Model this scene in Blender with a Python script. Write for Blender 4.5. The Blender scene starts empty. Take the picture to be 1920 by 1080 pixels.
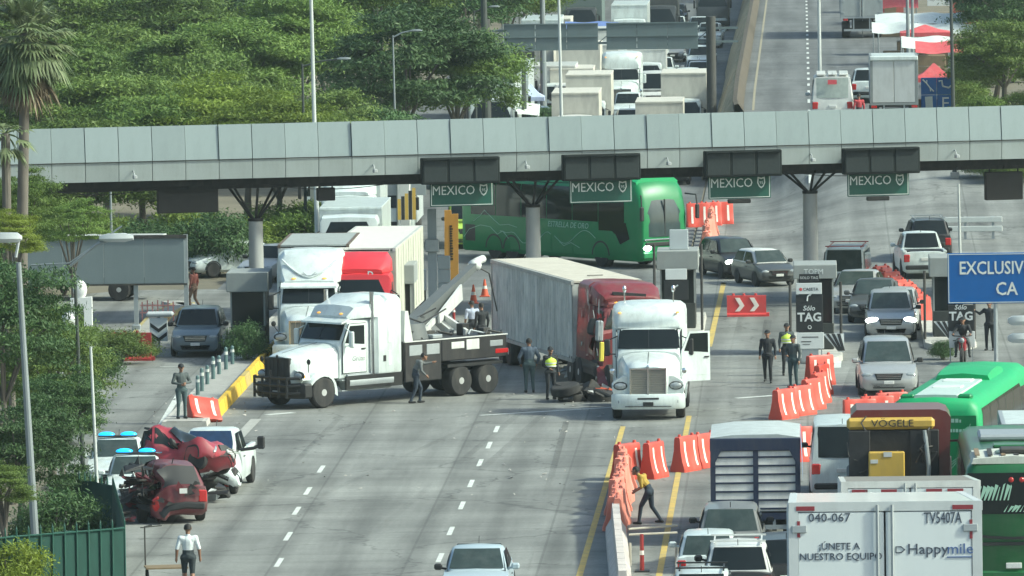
import bpy, bmesh, math, random
from mathutils import Vector, Matrix
R = math.radians
random.seed(7)
scene = bpy.context.scene
COL = scene.collection

# ---------------------------------------------------------------- camera
CAM_H, FPX, ROLL = 21.6, 15000.0, R(-0.8)
VPX, VPY = 1500.0, -468.0            # where the road's direction (+Y) vanishes
_a0, _b0 = VPX - 960, 540 - VPY
_a = _a0 * math.cos(ROLL) - _b0 * math.sin(ROLL)
_b = _a0 * math.sin(ROLL) + _b0 * math.cos(ROLL)
PITCH = math.atan(_b / FPX)
YAW = math.atan(_a / FPX * math.cos(PITCH))
cam_data = bpy.data.cameras.new('camera')
cam = bpy.data.objects.new('camera', cam_data)
COL.objects.link(cam)
cam_data.sensor_width = 36.0
cam_data.lens = 36.0 * FPX / 1920.0
cam_data.clip_start, cam_data.clip_end = 1.0, 6000.0
CM = Matrix.Translation((0, 0, CAM_H)) @ Matrix.Rotation(YAW, 4, 'Z') @ Matrix.Rotation(math.pi / 2 - PITCH, 4, 'X') @ Matrix.Rotation(ROLL, 4, 'Z')
cam.matrix_world = CM
scene.camera = cam
CMI = CM.inverted()

# ---------------------------------------------------------------- sky, sun, exposure
SUN_AZ, SUN_EL = 101.0, 40.0          # azimuth clockwise from +Y (the road ahead), elevation
world = bpy.data.worlds.new('World')
scene.world = world
world.use_nodes = True
_nt = world.node_tree
_sky = _nt.nodes.new('ShaderNodeTexSky')
_sky.sky_type = 'NISHITA'
_sky.sun_disc = False
_sky.sun_elevation = R(SUN_EL)
_sky.sun_rotation = R(SUN_AZ)
_sky.air_density, _sky.dust_density, _sky.ozone_density = 1.0, 4.0, 0.6
_bg = _nt.nodes['Background']
_bg.inputs['Strength'].default_value = 0.15
_nt.links.new(_sky.outputs['Color'], _bg.inputs['Color'])
sun_data = bpy.data.lights.new('sun', 'SUN')
sun_data.energy, sun_data.angle, sun_data.color = 3.3, R(4.0), (1.0, 0.95, 0.82)
sun = bpy.data.objects.new('sun', sun_data)
COL.objects.link(sun)
_sd = Vector((math.sin(R(SUN_AZ)) * math.cos(R(SUN_EL)), math.cos(R(SUN_AZ)) * math.cos(R(SUN_EL)), math.sin(R(SUN_EL))))
sun.rotation_euler = _sd.to_track_quat('Z', 'Y').to_euler()
sun.location = _sd * 300
scene.view_settings.view_transform = 'Standard'
scene.view_settings.look = 'None'
scene.view_settings.gamma = 1.0
scene.view_settings.use_curve_mapping = False
scene.view_settings.exposure = 0.5
scene.view_settings.use_white_balance = True          # the photograph's green-cyan white balance
scene.view_settings.white_balance_temperature = 6050
scene.view_settings.white_balance_tint = -6
scene.cycles.max_bounces = 6
scene.cycles.diffuse_bounces = 3
scene.cycles.glossy_bounces = 3
scene.cycles.volume_bounces = 0
scene.cycles.transparent_max_bounces = 6

# ---------------------------------------------------------------- where things stand
def sstep(a, b, t):
    t = max(0.0, min(1.0, (t - a) / (b - a)))
    return t * t * (3 - 2 * t)
def zroad_up(y): return 3.7 * sstep(322, 430, y)
def xe(y): return -4.6 + 1.9 * (1 - sstep(384, 406, y))
def zg(x, y):                          # height of the terrain
    z = 0.0
    if y < 196: z += 0.083 * (196 - y) * sstep(200, 170, y) if y > 170 else 0.083 * (196 - y)
    if y > 321 and x > xe(y): z += zroad_up(y) * sstep(xe(y), xe(y) + 1.4 + 6 * (1 - sstep(376, 404, y)), x)
    if x < -34 and y > 330: z += 0.10 * (min(y, 620) - 330) * sstep(-34, -70, x)
    if y > 470 and -34 <= x < -14: z += 0.0
    return z
def proj(p):
    q = CMI @ Vector(p)
    return 960 + FPX * q.x / -q.z, 540 - FPX * q.y / -q.z
def ray(u, v):
    return CM.to_3x3() @ Vector(((u - 960) / FPX, (540 - v) / FPX, -1.0))
def at_z(u, v, z):                     # the point at height z seen at (u, v)
    d = ray(u, v); t = (z - CAM_H) / d.z
    return Vector((d.x * t, d.y * t, z))
def at_y(u, v, y):                     # the point at distance y seen at (u, v)
    d = ray(u, v); t = y / d.y
    return Vector((d.x * t, y, CAM_H + d.z * t))
def G(u, v):                           # the ground point seen at (u, v)
    z = 0.0
    for _ in range(30):
        p = at_z(u, v, z); z = 0.5 * z + 0.5 * zg(p.x, p.y)
    return Vector((p.x, p.y, zg(p.x, p.y)))
def X(u, y, z=None):                   # the ground point in column u at distance y
    x = 0.0
    for _ in range(8):
        zz = zg(x, y) if z is None else z
        uu = proj((x, y, zz))[0]; x += (u - uu) * y / FPX
    return Vector((x, y, zg(x, y) if z is None else z))
def XS(u, s): return X(u, FPX / s)

# ---------------------------------------------------------------- materials
MATS = {}
def mat(name, rgb, rough=0.5, metal=0.0, var=0.12, scale=3.0, coat=0.0, bump=0.0, emit=0.0, spec=0.5, dirt=0.0, stretch=None, dirtcol=(0.13, 0.12, 0.1), objvar=0.0):
    if name in MATS: return MATS[name]
    m = bpy.data.materials.new(name); m.use_nodes = True
    nt = m.node_tree; b = nt.nodes['Principled BSDF']; L = nt.links
    b.inputs['Roughness'].default_value = rough
    b.inputs['Metallic'].default_value = metal
    b.inputs['Specular IOR Level'].default_value = spec
    b.inputs['Coat Weight'].default_value = coat
    b.inputs['Coat Roughness'].default_value = 0.08
    tc = nt.nodes.new('ShaderNodeTexCoord')
    src = tc.outputs['Object']
    if stretch:
        mp = nt.nodes.new('ShaderNodeMapping'); mp.inputs['Scale'].default_value = stretch
        L.new(src, mp.inputs['Vector']); src = mp.outputs['Vector']
    n = nt.nodes.new('ShaderNodeTexNoise'); n.inputs['Scale'].default_value = scale; n.inputs['Detail'].default_value = 5
    L.new(src, n.inputs['Vector'])
    mx = nt.nodes.new('ShaderNodeMix'); mx.data_type = 'RGBA'
    lo = [max(0, c * (1 - var)) for c in rgb]; hi = [min(1, c * (1 + var)) for c in rgb]
    mx.inputs['A'].default_value = (*lo, 1); mx.inputs['B'].default_value = (*hi, 1)
    L.new(n.outputs['Fac'], mx.inputs['Factor'])
    col = mx.outputs['Result']
    if dirt > 0:
        n2 = nt.nodes.new('ShaderNodeTexNoise'); n2.inputs['Scale'].default_value = 1.7; n2.inputs['Detail'].default_value = 8; n2.inputs['Roughness'].default_value = 0.7
        mp2 = nt.nodes.new('ShaderNodeMapping'); mp2.inputs['Scale'].default_value = (1.6, 1.6, 0.5)
        L.new(tc.outputs['Object'], mp2.inputs['Vector']); L.new(mp2.outputs['Vector'], n2.inputs['Vector'])
        cr = nt.nodes.new('ShaderNodeMapRange'); cr.inputs[1].default_value = 0.45; cr.inputs[2].default_value = 0.8; cr.inputs[4].default_value = dirt
        L.new(n2.outputs['Fac'], cr.inputs[0])
        m2 = nt.nodes.new('ShaderNodeMix'); m2.data_type = 'RGBA'
        L.new(cr.outputs[0], m2.inputs['Factor']); L.new(col, m2.inputs['A']); m2.inputs['B'].default_value = (*dirtcol, 1)
        col = m2.outputs['Result']
    if objvar > 0:
        oi = nt.nodes.new('ShaderNodeObjectInfo'); mr = nt.nodes.new('ShaderNodeMapRange'); mr.inputs[3].default_value = 1 - objvar; mr.inputs[4].default_value = 1 + objvar * .6; L.new(oi.outputs['Random'], mr.inputs[0])
        hs = nt.nodes.new('ShaderNodeHueSaturation'); L.new(mr.outputs[0], hs.inputs['Value']); L.new(col, hs.inputs['Color']); col = hs.outputs['Color']
    L.new(col, b.inputs['Base Color'])
    if bump > 0:
        bp = nt.nodes.new('ShaderNodeBump'); bp.inputs['Strength'].default_value = bump; bp.inputs['Distance'].default_value = 0.02
        L.new(n.outputs['Fac'], bp.inputs['Height']); L.new(bp.outputs['Normal'], b.inputs['Normal'])
    if emit > 0:
        b.inputs['Emission Color'].default_value = (*rgb, 1); b.inputs['Emission Strength'].default_value = emit
    MATS[name] = m
    return m
def paint(name, rgb, dirt=0.25, rough=0.35): return mat(name, rgb, rough=rough, coat=0.35, var=0.05, scale=1.2, dirt=dirt)

GLASS = mat('vehicle glass', (0.010, 0.014, 0.015), rough=0.08, var=0.4, scale=1.5, spec=0.35)
GLASS2 = mat('green tinted windshield', (0.035, 0.05, 0.047), rough=0.09, var=0.5, scale=2.2, spec=0.5, dirt=0.2, dirtcol=(0.2, 0.21, 0.19))
BLACK = mat('black plastic', (0.016, 0.017, 0.018), rough=0.55, var=0.4)
DARK = mat('grimy dark metal', (0.035, 0.034, 0.032), rough=0.7, var=0.5, scale=6, dirt=0.4)
RUBBER = mat('tyre rubber', (0.022, 0.022, 0.023), rough=0.85, var=0.3, dirt=0.45)
RIM = mat('alloy rim', (0.5, 0.51, 0.5), rough=0.35, metal=0.25, var=0.15, dirt=0.3)
CHROME = mat('chrome', (0.7, 0.71, 0.72), rough=0.14, metal=1.0, var=0.06)
STEEL = mat('galvanised steel', (0.36, 0.39, 0.4), rough=0.5, metal=0.4, var=0.15, scale=5)
LENS = mat('headlight lens', (0.3, 0.33, 0.34), rough=0.1, var=0.55, scale=14, coat=0.8)
LAMPON = mat('lit headlight', (1.0, 0.97, 0.86), rough=0.2, emit=16.0)
TAIL = mat('tail light', (0.42, 0.02, 0.02), rough=0.15, var=0.3, coat=0.6)
TAILON = mat('lit tail light', (1.0, 0.12, 0.07), rough=0.2, emit=1.6)
AMBER = mat('amber lamp', (0.9, 0.42, 0.08), rough=0.2, emit=0.6)
PLATE = mat('number plate', (0.62, 0.63, 0.6), rough=0.5, var=0.25, scale=30)
WHITE = paint('white vehicle paint', (0.64, 0.7, 0.68), dirt=0.45)
WHITE2 = paint('aged white paint', (0.62, 0.63, 0.6), dirt=0.35, rough=0.5)
SILVER = mat('silver paint', (0.44, 0.45, 0.44), rough=0.32, metal=0.35, coat=0.4, var=0.06, dirt=0.2)
CONC = mat('weathered concrete', (0.34, 0.335, 0.31), rough=0.9, var=0.25, scale=2.5, bump=0.3, dirt=0.4)

# ---------------------------------------------------------------- meshes
class B:
    def __init__(s): s.v = []; s.f = []; s.m = []; s.cur = 0
    def add(s, vs, fs):
        o = len(s.v); s.v += [tuple(p) for p in vs]
        for f in fs: s.f.append([i + o for i in f]); s.m.append(s.cur)
        return s
    def box(s, x0, x1, y0, y1, z0, z1):
        return s.add([(x0, y0, z0), (x1, y0, z0), (x1, y1, z0), (x0, y1, z0), (x0, y0, z1), (x1, y0, z1), (x1, y1, z1), (x0, y1, z1)],
                     [(3, 2, 1, 0), (4, 5, 6, 7), (0, 1, 5, 4), (1, 2, 6, 5), (2, 3, 7, 6), (3, 0, 4, 7)])
    def cbox(s, x0, x1, y0, y1, z0, z1, c=0.03):
        c = min(c, (x1 - x0) * .45, (y1 - y0) * .45, (z1 - z0) * .45)
        X_, Y_, Z_ = (x0, x1), (y0, y1), (z0, z1); vs = []; idx = {}
        for i in (0, 1):
            for j in (0, 1):
                for k in (0, 1):
                    sx, sy, sz = 1 - 2 * i, 1 - 2 * j, 1 - 2 * k
                    idx[i, j, k] = len(vs)
                    vs += [(X_[i], Y_[j] + sy * c, Z_[k] + sz * c), (X_[i] + sx * c, Y_[j], Z_[k] + sz * c), (X_[i] + sx * c, Y_[j] + sy * c, Z_[k])]
        fs = []
        for i in (0, 1):
            fs.append([idx[i, j, k] for j, k in ((0, 0), (1, 0), (1, 1), (0, 1))])
            fs.append([idx[j, i, k] + 1 for j, k in ((0, 0), (1, 0), (1, 1), (0, 1))])
            fs.append([idx[j, k, i] + 2 for j, k in ((0, 0), (1, 0), (1, 1), (0, 1))])
        for i in (0, 1):
            for j in (0, 1):
                fs.append([idx[i, j, 0], idx[i, j, 1], idx[i, j, 1] + 1, idx[i, j, 0] + 1])
                fs.append([idx[i, 0, j], idx[i, 1, j], idx[i, 1, j] + 2, idx[i, 0, j] + 2])
                fs.append([idx[0, i, j] + 1, idx[1, i, j] + 1, idx[1, i, j] + 2, idx[0, i, j] + 2])
        for q in idx.values(): fs.append([q, q + 1, q + 2])
        return s.add(vs, fs)
    def prism(s, poly, axis, lo, hi):     # poly in the other two axes (in order)
        def mk(a, b, t): return {'x': (t, a, b), 'y': (a, t, b), 'z': (a, b, t)}[axis]
        n = len(poly)
        return s.add([mk(a, b, lo) for a, b in poly] + [mk(a, b, hi) for a, b in poly],
                     [list(range(n))[::-1], list(range(n, 2 * n))] + [(i, (i + 1) % n, n + (i + 1) % n, n + i) for i in range(n)])
    def loft(s, rings, cap=True, closed=True):
        n = len(rings[0]); vs = [p for r in rings for p in r]; fs = []
        for k in range(len(rings) - 1):
            for i in range(n if closed else n - 1):
                j = (i + 1) % n
                fs.append((k * n + i, k * n + j, (k + 1) * n + j, (k + 1) * n + i))
        if cap: fs += [list(range(n))[::-1], list(range((len(rings) - 1) * n, len(rings) * n))]
        return s.add(vs, fs)
    def cyl(s, p0, p1, r0, r1=None, n=10, cap=True):
        r1 = r0 if r1 is None else r1; p0, p1 = Vector(p0), Vector(p1)
        d = (p1 - p0).normalized(); a = d.orthogonal().normalized(); b = d.cross(a)
        ring = lambda p, r: [p + (a * math.cos(2 * math.pi * i / n) + b * math.sin(2 * math.pi * i / n)) * r for i in range(n)]
        return s.loft([ring(p0, r0), ring(p1, r1)], cap)
    def tube(s, pts, r, n=6):
        pts = [Vector(p) for p in pts]; rs = r if isinstance(r, (list, tuple)) else [r] * len(pts); rings = []; a = None
        for i, p in enumerate(pts):
            d = (pts[min(i + 1, len(pts) - 1)] - pts[max(i - 1, 0)]).normalized()
            a = d.orthogonal().normalized() if a is None else (a - d * a.dot(d)).normalized()
            b = d.cross(a)
            rings.append([p + (a * math.cos(2 * math.pi * k / n) + b * math.sin(2 * math.pi * k / n)) * rs[i] for k in range(n)])
        return s.loft(rings)
    def ball(s, c, r, nu=10, nv=6):
        if not isinstance(r, (list, tuple)): r = (r, r, r)
        vs = [(c[0], c[1], c[2] - r[2])]
        for j in range(1, nv):
            t = math.pi * j / nv - math.pi / 2
            for i in range(nu):
                a = 2 * math.pi * i / nu
                vs.append((c[0] + r[0] * math.cos(t) * math.cos(a), c[1] + r[1] * math.cos(t) * math.sin(a), c[2] + r[2] * math.sin(t)))
        vs.append((c[0], c[1], c[2] + r[2])); fs = []; top = len(vs) - 1
        for i in range(nu):
            k = (i + 1) % nu
            fs.append((0, 1 + k, 1 + i)); fs.append((top, 1 + (nv - 2) * nu + i, 1 + (nv - 2) * nu + k))
            for j in range(nv - 2): fs.append((1 + j * nu + i, 1 + j * nu + k, 1 + (j + 1) * nu + k, 1 + (j + 1) * nu + i))
        return s.add(vs, fs)
    def lathe_x(s, prof, n=18, c=(0, 0, 0)):   # prof: (x, r)
        rings = [[(c[0] + x, c[1] + r * math.cos(2 * math.pi * i / n), c[2] + r * math.sin(2 * math.pi * i / n)) for i in range(n)] for x, r in prof]
        return s.loft(rings)
    def quad(s, a, b, c, d): return s.add([a, b, c, d], [(0, 1, 2, 3)])
    def poly(s, pts, th=None):
        pts = [Vector(p) for p in pts]; n = len(pts)
        if th is None: return s.add(pts, [list(range(n))])
        nn = (pts[1] - pts[0]).cross(pts[2] - pts[0]).normalized() * th
        return s.add(pts + [p + nn for p in pts], [list(range(n))[::-1], list(range(n, 2 * n))] + [(i, (i + 1) % n, n + (i + 1) % n, n + i) for i in range(n)])
    def mesh(s, name, mats, smooth=35, recalc=True):
        me = bpy.data.meshes.new(name); me.from_pydata(s.v, [], s.f)
        for m in (mats if isinstance(mats, (list, tuple)) else [mats]): me.materials.append(m)
        if any(s.m): me.polygons.foreach_set('material_index', s.m)
        if recalc:
            bm = bmesh.new(); bm.from_mesh(me); bmesh.ops.recalc_face_normals(bm, faces=bm.faces); bm.to_mesh(me); bm.free()
        if smooth:
            me.polygons.foreach_set('use_smooth', [True] * len(me.polygons)); me.set_sharp_from_angle(angle=R(smooth))
        me.update(); return me
    def build(s, name, mats, parent=None, smooth=35, recalc=True): return link(name, s.mesh(name, mats, smooth, recalc), parent)

def link(name, me, parent=None, loc=None, rot=None, scale=None):
    o = bpy.data.objects.new(name, me); COL.objects.link(o)
    if parent is not None: o.parent = parent
    if loc is not None: o.location = loc
    if rot is not None: o.rotation_euler = rot
    if scale is not None: o.scale = scale
    return o
def tag(o, label=None, cat=None, group=None, kind=None):
    if label: o['label'] = label
    if cat: o['category'] = cat
    if group: o['group'] = group
    if kind: o['kind'] = kind
    return o
def thing(name, label, cat, loc=(0, 0, 0), h=0.0, group=None, tilt=None):
    o = link(name, None, None, loc, (0, 0, R(h))); o.empty_display_size = 0.3
    if tilt: o.rotation_euler = (R(tilt[0]), R(tilt[1]), R(h))
    return tag(o, label, cat, group)
def text(body, size, m, parent, loc, rot=(math.pi / 2, 0, 0), depth=0.004, align='CENTER', sx=1.0, name='lettering', bold=0.0, shear=0.0):
    c = bpy.data.curves.new(name, 'FONT'); c.body = body; c.size = size; c.extrude = depth; c.align_x = align; c.align_y = 'CENTER'; c.offset = bold; c.shear = shear
    c.resolution_u = 2; c.materials.append(m)
    tmp = bpy.data.objects.new('tmp_text', c); COL.objects.link(tmp); bpy.context.view_layer.update()
    me = bpy.data.meshes.new_from_object(tmp.evaluated_get(bpy.context.evaluated_depsgraph_get())); bpy.data.objects.remove(tmp); bpy.data.curves.remove(c); me.name = name
    o = link(name, me, parent, loc, rot); o.scale = (sx, 1, 1); return o
ORD = ['first', 'second', 'third', 'fourth', 'fifth', 'sixth', 'seventh', 'eighth', 'ninth', 'tenth'] + ['%dth' % k for k in range(11, 80)]
def head_to(dx, dy): return math.degrees(math.atan2(-dx, dy))    # heading of a vehicle whose front points along (dx, dy)
# ---------------------------------------------------------------- vehicles: shared pieces
_WM = {}
def wheel_mesh(r, w, truck=False, rim=RIM):
    k = (round(r, 3), w, truck, rim.name)
    if k in _WM: return _WM[k]
    t = B()
    t.lathe_x([(-w / 2, r * .62), (-w / 2, r * .9), (-w * .38, r * .985), (-w * .15, r), (w * .15, r), (w * .38, r * .985), (w / 2, r * .9), (w / 2, r * .62)], 20)
    tm = t.mesh('tyre', RUBBER)
    q = B(); e = w / 2
    if truck:
        q.lathe_x([(-e * .9, r * .62), (e * .95, r * .63), (e * .98, r * .56), (e * .45, r * .5), (e * .4, r * .3), (e * 1.0, r * .22), (e * 1.02, r * .01)], 20)
        for i in range(10):
            a = 2 * math.pi * i / 10
            q.cyl((e * .4, r * .41 * math.cos(a), r * .41 * math.sin(a)), (e * .62, r * .41 * math.cos(a), r * .41 * math.sin(a)), r * .045, n=6)
    else:
        q.lathe_x([(-e * .9, r * .63), (e * .92, r * .64), (e * .9, r * .58), (e * .3, r * .55), (e * .3, r * .1), (e * .75, r * .12), (e * .78, r * .01)], 16)
        for i in range(7):
            a = 2 * math.pi * i / 7; c, s_ = math.cos(a), math.sin(a)
            q.loft([[(e * x, rr * c - ww * s_, rr * s_ + ww * c) for x, ww in ((.62, -r * .07), (.62, r * .07), (.84, r * .05), (.84, -r * .05))] for rr in (r * .1, r * .6)])
    qm = q.mesh('rim', rim)
    _WM[k] = (tm, qm); return _WM[k]
def wheel(parent, x, y, r, w, truck=False, rim=RIM, steer=0):
    tm, qm = wheel_mesh(r, w, truck, rim)
    o = link('wheel', tm, parent, (x, y, r), (0, 0, (0 if x > 0 else math.pi) + R(steer)))
    link('rim', qm, o); return o
def smooth_ring(half):                     # half: (x, z) from bottom centre to top centre
    return half + [(-x, z) for x, z in half[::-1] if x > 1e-6]
def ring_at(y, half): return [(x, y, z) for x, z in smooth_ring(half)]

CAR = {
 'sedan':   dict(L=4.5, W=1.76, H=1.46, belt=.93, hf=.72, cowl=.95, wst=.2, rrt=-.95, rrb=-1.65, tz=.99, boxy=0, r=.32),
 'hatch':   dict(L=3.95, W=1.7, H=1.5, belt=.95, hf=.74, cowl=1.0, wst=.35, rrt=-1.45, rrb=-1.85, tz=.98, boxy=1, r=.31),
 'suv':     dict(L=4.6, W=1.86, H=1.7, belt=1.06, hf=.86, cowl=1.0, wst=.35, rrt=-1.75, rrb=-2.15, tz=1.06, boxy=1, r=.36),
 'minivan': dict(L=5.1, W=1.99, H=1.78, belt=1.06, hf=.84, cowl=1.5, wst=.55, rrt=-2.05, rrb=-2.42, tz=1.06, boxy=1, r=.34),
 'pickup':  dict(L=5.3, W=1.86, H=1.8, belt=1.12, hf=.98, cowl=1.15, wst=.55, rrt=-.72, rrb=-1.0, tz=1.1, boxy=2, r=.38),
 'van':     dict(L=5.2, W=1.92, H=2.25, belt=1.22, hf=.95, cowl=2.0, wst=1.35, rrt=-2.42, rrb=-2.56, tz=1.22, boxy=1, r=.34),
}
def car(name, label, cat, kind, pos, h, paint_, group=None, lights=None, tails=None, rack=None, glass=GLASS, scale=1.0, roofmat=None, wreck=0, mirrors=True, beacon=None, plate_rear=True):
    P = CAR[kind]; L, W, H = P['L'], P['W'] / 2, P['H']; belt = P['belt']; bx = P['boxy']
    root = thing(name, label, cat, pos, h, group)
    root.scale = (scale,) * 3
    rng = random.Random(len(label) * 7 + int(pos[0] * 10))
    def half(w, zb, zt, cr=.03):
        d = zt - zb
        return [(0, zb), (.8 * w, zb), (.96 * w, zb + .1), (w, zb + .42 * d), (.985 * w, zb + .75 * d), (.93 * w, zt - .02), (.62 * w, zt + cr * .6), (0, zt + cr)]
    hf, cw, tz = P['hf'], P['cowl'], P['tz']
    rear = -L / 2
    st = [(L / 2, .78, .34, hf - .2), (L / 2 - .07, .9, .24, hf - .04), (L / 2 - .28, .965, .2, hf + .04), (L / 2 - .7, 1, .19, (hf + belt) / 2 + .03), (cw, 1, .19, belt), (0, 1, .19, belt + .01), (P['rrb'] + .25, 1, .2, tz)]
    if bx: st += [(rear + .14, .985, .22, tz), (rear + .04, .95, .28, tz - .03), (rear, .88, .36, tz - .3)]
    else: st += [(rear + .3, .97, .22, tz), (rear + .05, .91, .27, tz - .05), (rear, .84, .36, tz - .24)]
    b = B(); b.loft([ring_at(y, half(W * w, zb, zt)) for y, w, zb, zt in st])
    if wreck:
        rr = random.Random(wreck); ph = [rr.uniform(0, 6) for _ in range(6)]
        def crush(p):
            x, y, z = p; k = max(0, (wreck_dir(y, L, wreck)))
            return (x + k * (.14 * math.sin(5 * y + 7 * z + ph[0]) - .12 * x), y + k * .2 * math.sin(6 * x + 5 * z + ph[1]), z + k * (.09 * math.sin(7 * x + 4 * y + ph[2])))
    body = b.build('body', paint_, root)
    # greenhouse
    wb, wt = .93 * W, .75 * W
    if kind == 'van': wb, wt = .97 * W, .86 * W
    def gh(w0, w1, top): return [(0, belt - .06), (w0, belt - .06), (w0 - .005, belt), ((w0 + w1) / 2 + .01, belt + (top - belt) * .5), (w1, top - .06), (w1 * .86, top - .01), (0, top + .015)]
    cabz = P['H']
    g = B(); g.loft([ring_at(y, gh(w0, w1, t)) for y, w0, w1, t in (
        (cw + .02, wb * .92, wb * .9, belt + .02), (P['wst'], wb, wt * .97, H - .03), ((P['wst'] + P['rrt']) / 2, wb, wt, H), (P['rrt'], wb, wt * .95, H - .03), (P['rrb'], wb * .96, wb * .93, belt + .03))])
    g.build('roof', roofmat or paint_, root)
    # panes
    def pane(name, y0, z0, w0, y1, z1, w1, off, m=glass):
        q = B(); n = 6; dz, dy = z1 - z0, y1 - y0; ln = math.hypot(dz, dy); ny, nz = dz / ln * (1 if off > 0 else -1), -dy / ln * (1 if off > 0 else -1)
        rows = []
        for t in (.06, .5, .93):
            w = w0 + (w1 - w0) * t
            rows.append([(w * (2 * i / n - 1), y0 + dy * t + ny * (.03 - .035 * (2 * i / n - 1) ** 2), z0 + dz * t + nz * .02 + .012) for i in range(n + 1)])
        q.loft(rows, cap=False, closed=False); return q.build(name, m, root)
    pane('windshield', cw + .02, belt + .0, wb * .86, P['wst'], H - .02, wt * .86, 1)
    pane('rear_window', P['rrb'], belt + .0, wb * .84, P['rrt'], H - .02, wt * .84, -1)
    for sd in (-1, 1):
        def sp(y, t): return (sd * (wb + (wt - wb) * t * .98 + .006 + .012 * math.sin(math.pi * t)), y, belt + .02 + (H - belt - .05) * t)
        yf0, yf1 = cw - .18, P['wst'] - .06
        ym = (P['wst'] + P['rrt']) / 2 + .1
        q = B(); q.poly([sp(yf0, .05), sp(yf1, .86), sp(ym + .05, .86), sp(ym + .05, .05)]); q.build('side_window', GLASS, root)
        if kind != 'pickup' or True:
            q = B(); q.poly([sp(ym - .05, .05), sp(ym - .05, .86), sp(P['rrt'] + .06, .84), sp(P['rrb'] + (.34 if not bx else .2), .08)]); q.build('side_window', GLASS, root)
        if mirrors:
            q = B(); q.cbox(min(sd * (wb + .06), sd * (wb + .27)), max(sd * (wb + .06), sd * (wb + .27)), cw - .4, cw - .27, belt + .0, belt + .16, .04)
            q.cyl((sd * (wb - .05), cw - .34, belt + .02), (sd * (wb + .1), cw - .34, belt + .05), .03, n=6); q.build('wing_mirror', paint_ if rng.random() < .5 else BLACK, root)
        # lamps
        q = B(); k_ = 1.35 if lights else 1.0; q.ball((sd * W * .7, L / 2 - .11, hf - .1), (W * .23 * k_, .09, .085 * k_)); q.build('headlight', LAMPON if lights else LENS, root)  # lit headlights drawn larger to imitate their bloom
        q = B(); q.cbox(min(sd * W * .66, sd * W * .93), max(sd * W * .66, sd * W * .93), rear - .012, rear + .12, tz - (.3 if not bx else .42), tz - .1, .03); q.build('tail_light', TAILON if tails else TAIL, root)
        q = B(); q.ball((sd * W * .74, L / 2 - .1, .4), (.08, .05, .05), 8, 4); q.build('fog_lamp', LENS, root)
        q = B(); q.cyl((sd * W * .99, 0.12, belt - .16), (sd * W * .99, -.1, belt - .16), .018, n=5); q.build('door_handle', BLACK if rng.random() < .5 else CHROME, root)
    q = B(); q.loft([[(x, L / 2 - .02 + dy, z) for x, z in ((-W * .48, hf - .05), (W * .48, hf - .05), (W * .4, hf - .27), (-W * .4, hf - .27))] for dy in (-.1, .025)]); gr = q.build('grille', BLACK, root)
    q = B()
    for k in range(3): q.box(-W * .4, W * .4, L / 2 + .004, L / 2 + .016, hf - .1 - .055 * k, hf - .085 - .055 * k)
    q.build('grille_bar', CHROME, gr)
    q = B(); q.loft([[(x, L / 2 - .03 + dy, z) for x, z in ((-W * .6, .46), (W * .6, .46), (W * .52, .3), (-W * .52, .3))] for dy in (-.1, .03)]); q.build('lower_intake', BLACK, root)
    q = B(); q.cbox(-.17, .17, L / 2 + .0, L / 2 + .04, .44, .55, .01); q.build('number_plate', PLATE, root)
    q = B(); q.cbox(-W * .86, W * .86, rear - .05, rear + .1, .38, .56, .04); q.build('rear_bumper', paint_ if not bx else BLACK, root)
    if plate_rear: q = B(); q.cbox(-.17, .17, rear - .03, rear + .05, tz - .36, tz - .24, .01); q.build('number_plate', PLATE, root)
    r = P['r']
    for yy in (L / 2 - .85, rear + .88):
        for sd in (-1, 1):
            wheel(root, sd * (W - .09), yy, r, .21)
            q = B(); n = 12
            q.loft([[(sd * (W + dx), yy + rr * math.cos(math.pi * i / n), r + rr * math.sin(math.pi * i / n)) for i in range(n + 1)] for dx, rr in ((-.22, r + .05), (.004, r + .05), (.006, r + .005), (-.2, r + .002))], cap=False, closed=False)
            q.build('wheel_arch', BLACK, root)
    if kind == 'pickup':
        q = B(); q.cbox(-W * .8, W * .8, rear + .12, P['rrb'] - .1, tz - .02, tz + .035, .01); q.build('cargo_bed', BLACK, root)
        for sd in (-1, 1):
            q = B(); q.cbox(min(sd * W * .8, sd * W * .96), max(sd * W * .8, sd * W * .96), rear + .06, P['rrb'] - .05, tz - .05, tz + .06, .02); q.build('bed_rail', paint_, root)
    if rack:
        q = B()
        for yy in (P['wst'] - .2, P['rrt'] + .3): q.box(-wt, wt, yy - .025, yy + .025, H + .06, H + .1)
        for sd in (-1, 1): q.box(sd * wt * .85 - .02, sd * wt * .85 + .02, P['rrt'], P['wst'], H + .03, H + .06)
        q.build('roof_rack', rack, root)
    if beacon:
        yb_ = (P['wst'] + P['rrt']) / 2 + .3; q = B(); q.cbox(-.58, .58, yb_ - .12, yb_ + .12, H + .02, H + .07, .02); lb_ = q.build('light_bar', BLACK, root)
        for sx_ in (-1, 1): q = B(); q.ball((sx_ * .33, yb_, H + .1), (.25, .11, .085), 10, 6); q.build('beacon', beacon, lb_)
    # antenna and badge
    q = B(); q.cyl((0, P['rrt'] + .1, H), (0, P['rrt'] - .12, H + .16), .012, n=4); q.build('antenna', BLACK, root)
    return root
def wreck_dir(y, L, w): return 0.0

def deform(root, fn):                       # bend every part of a wrecked vehicle
    for o in [c for c in root.children if c.type == 'MESH']:
        if o.name.startswith('wheel') and 'arch' not in o.name: continue
        me = o.data
        bm = bmesh.new(); bm.from_mesh(me)
        big = [e for e in bm.edges if e.calc_length() > .25]
        if big: bmesh.ops.subdivide_edges(bm, edges=big, cuts=2, use_grid_fill=True)
        for v in bm.verts: v.co = Vector(fn(v.co))
        bm.to_mesh(me); bm.free(); me.update()

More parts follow.
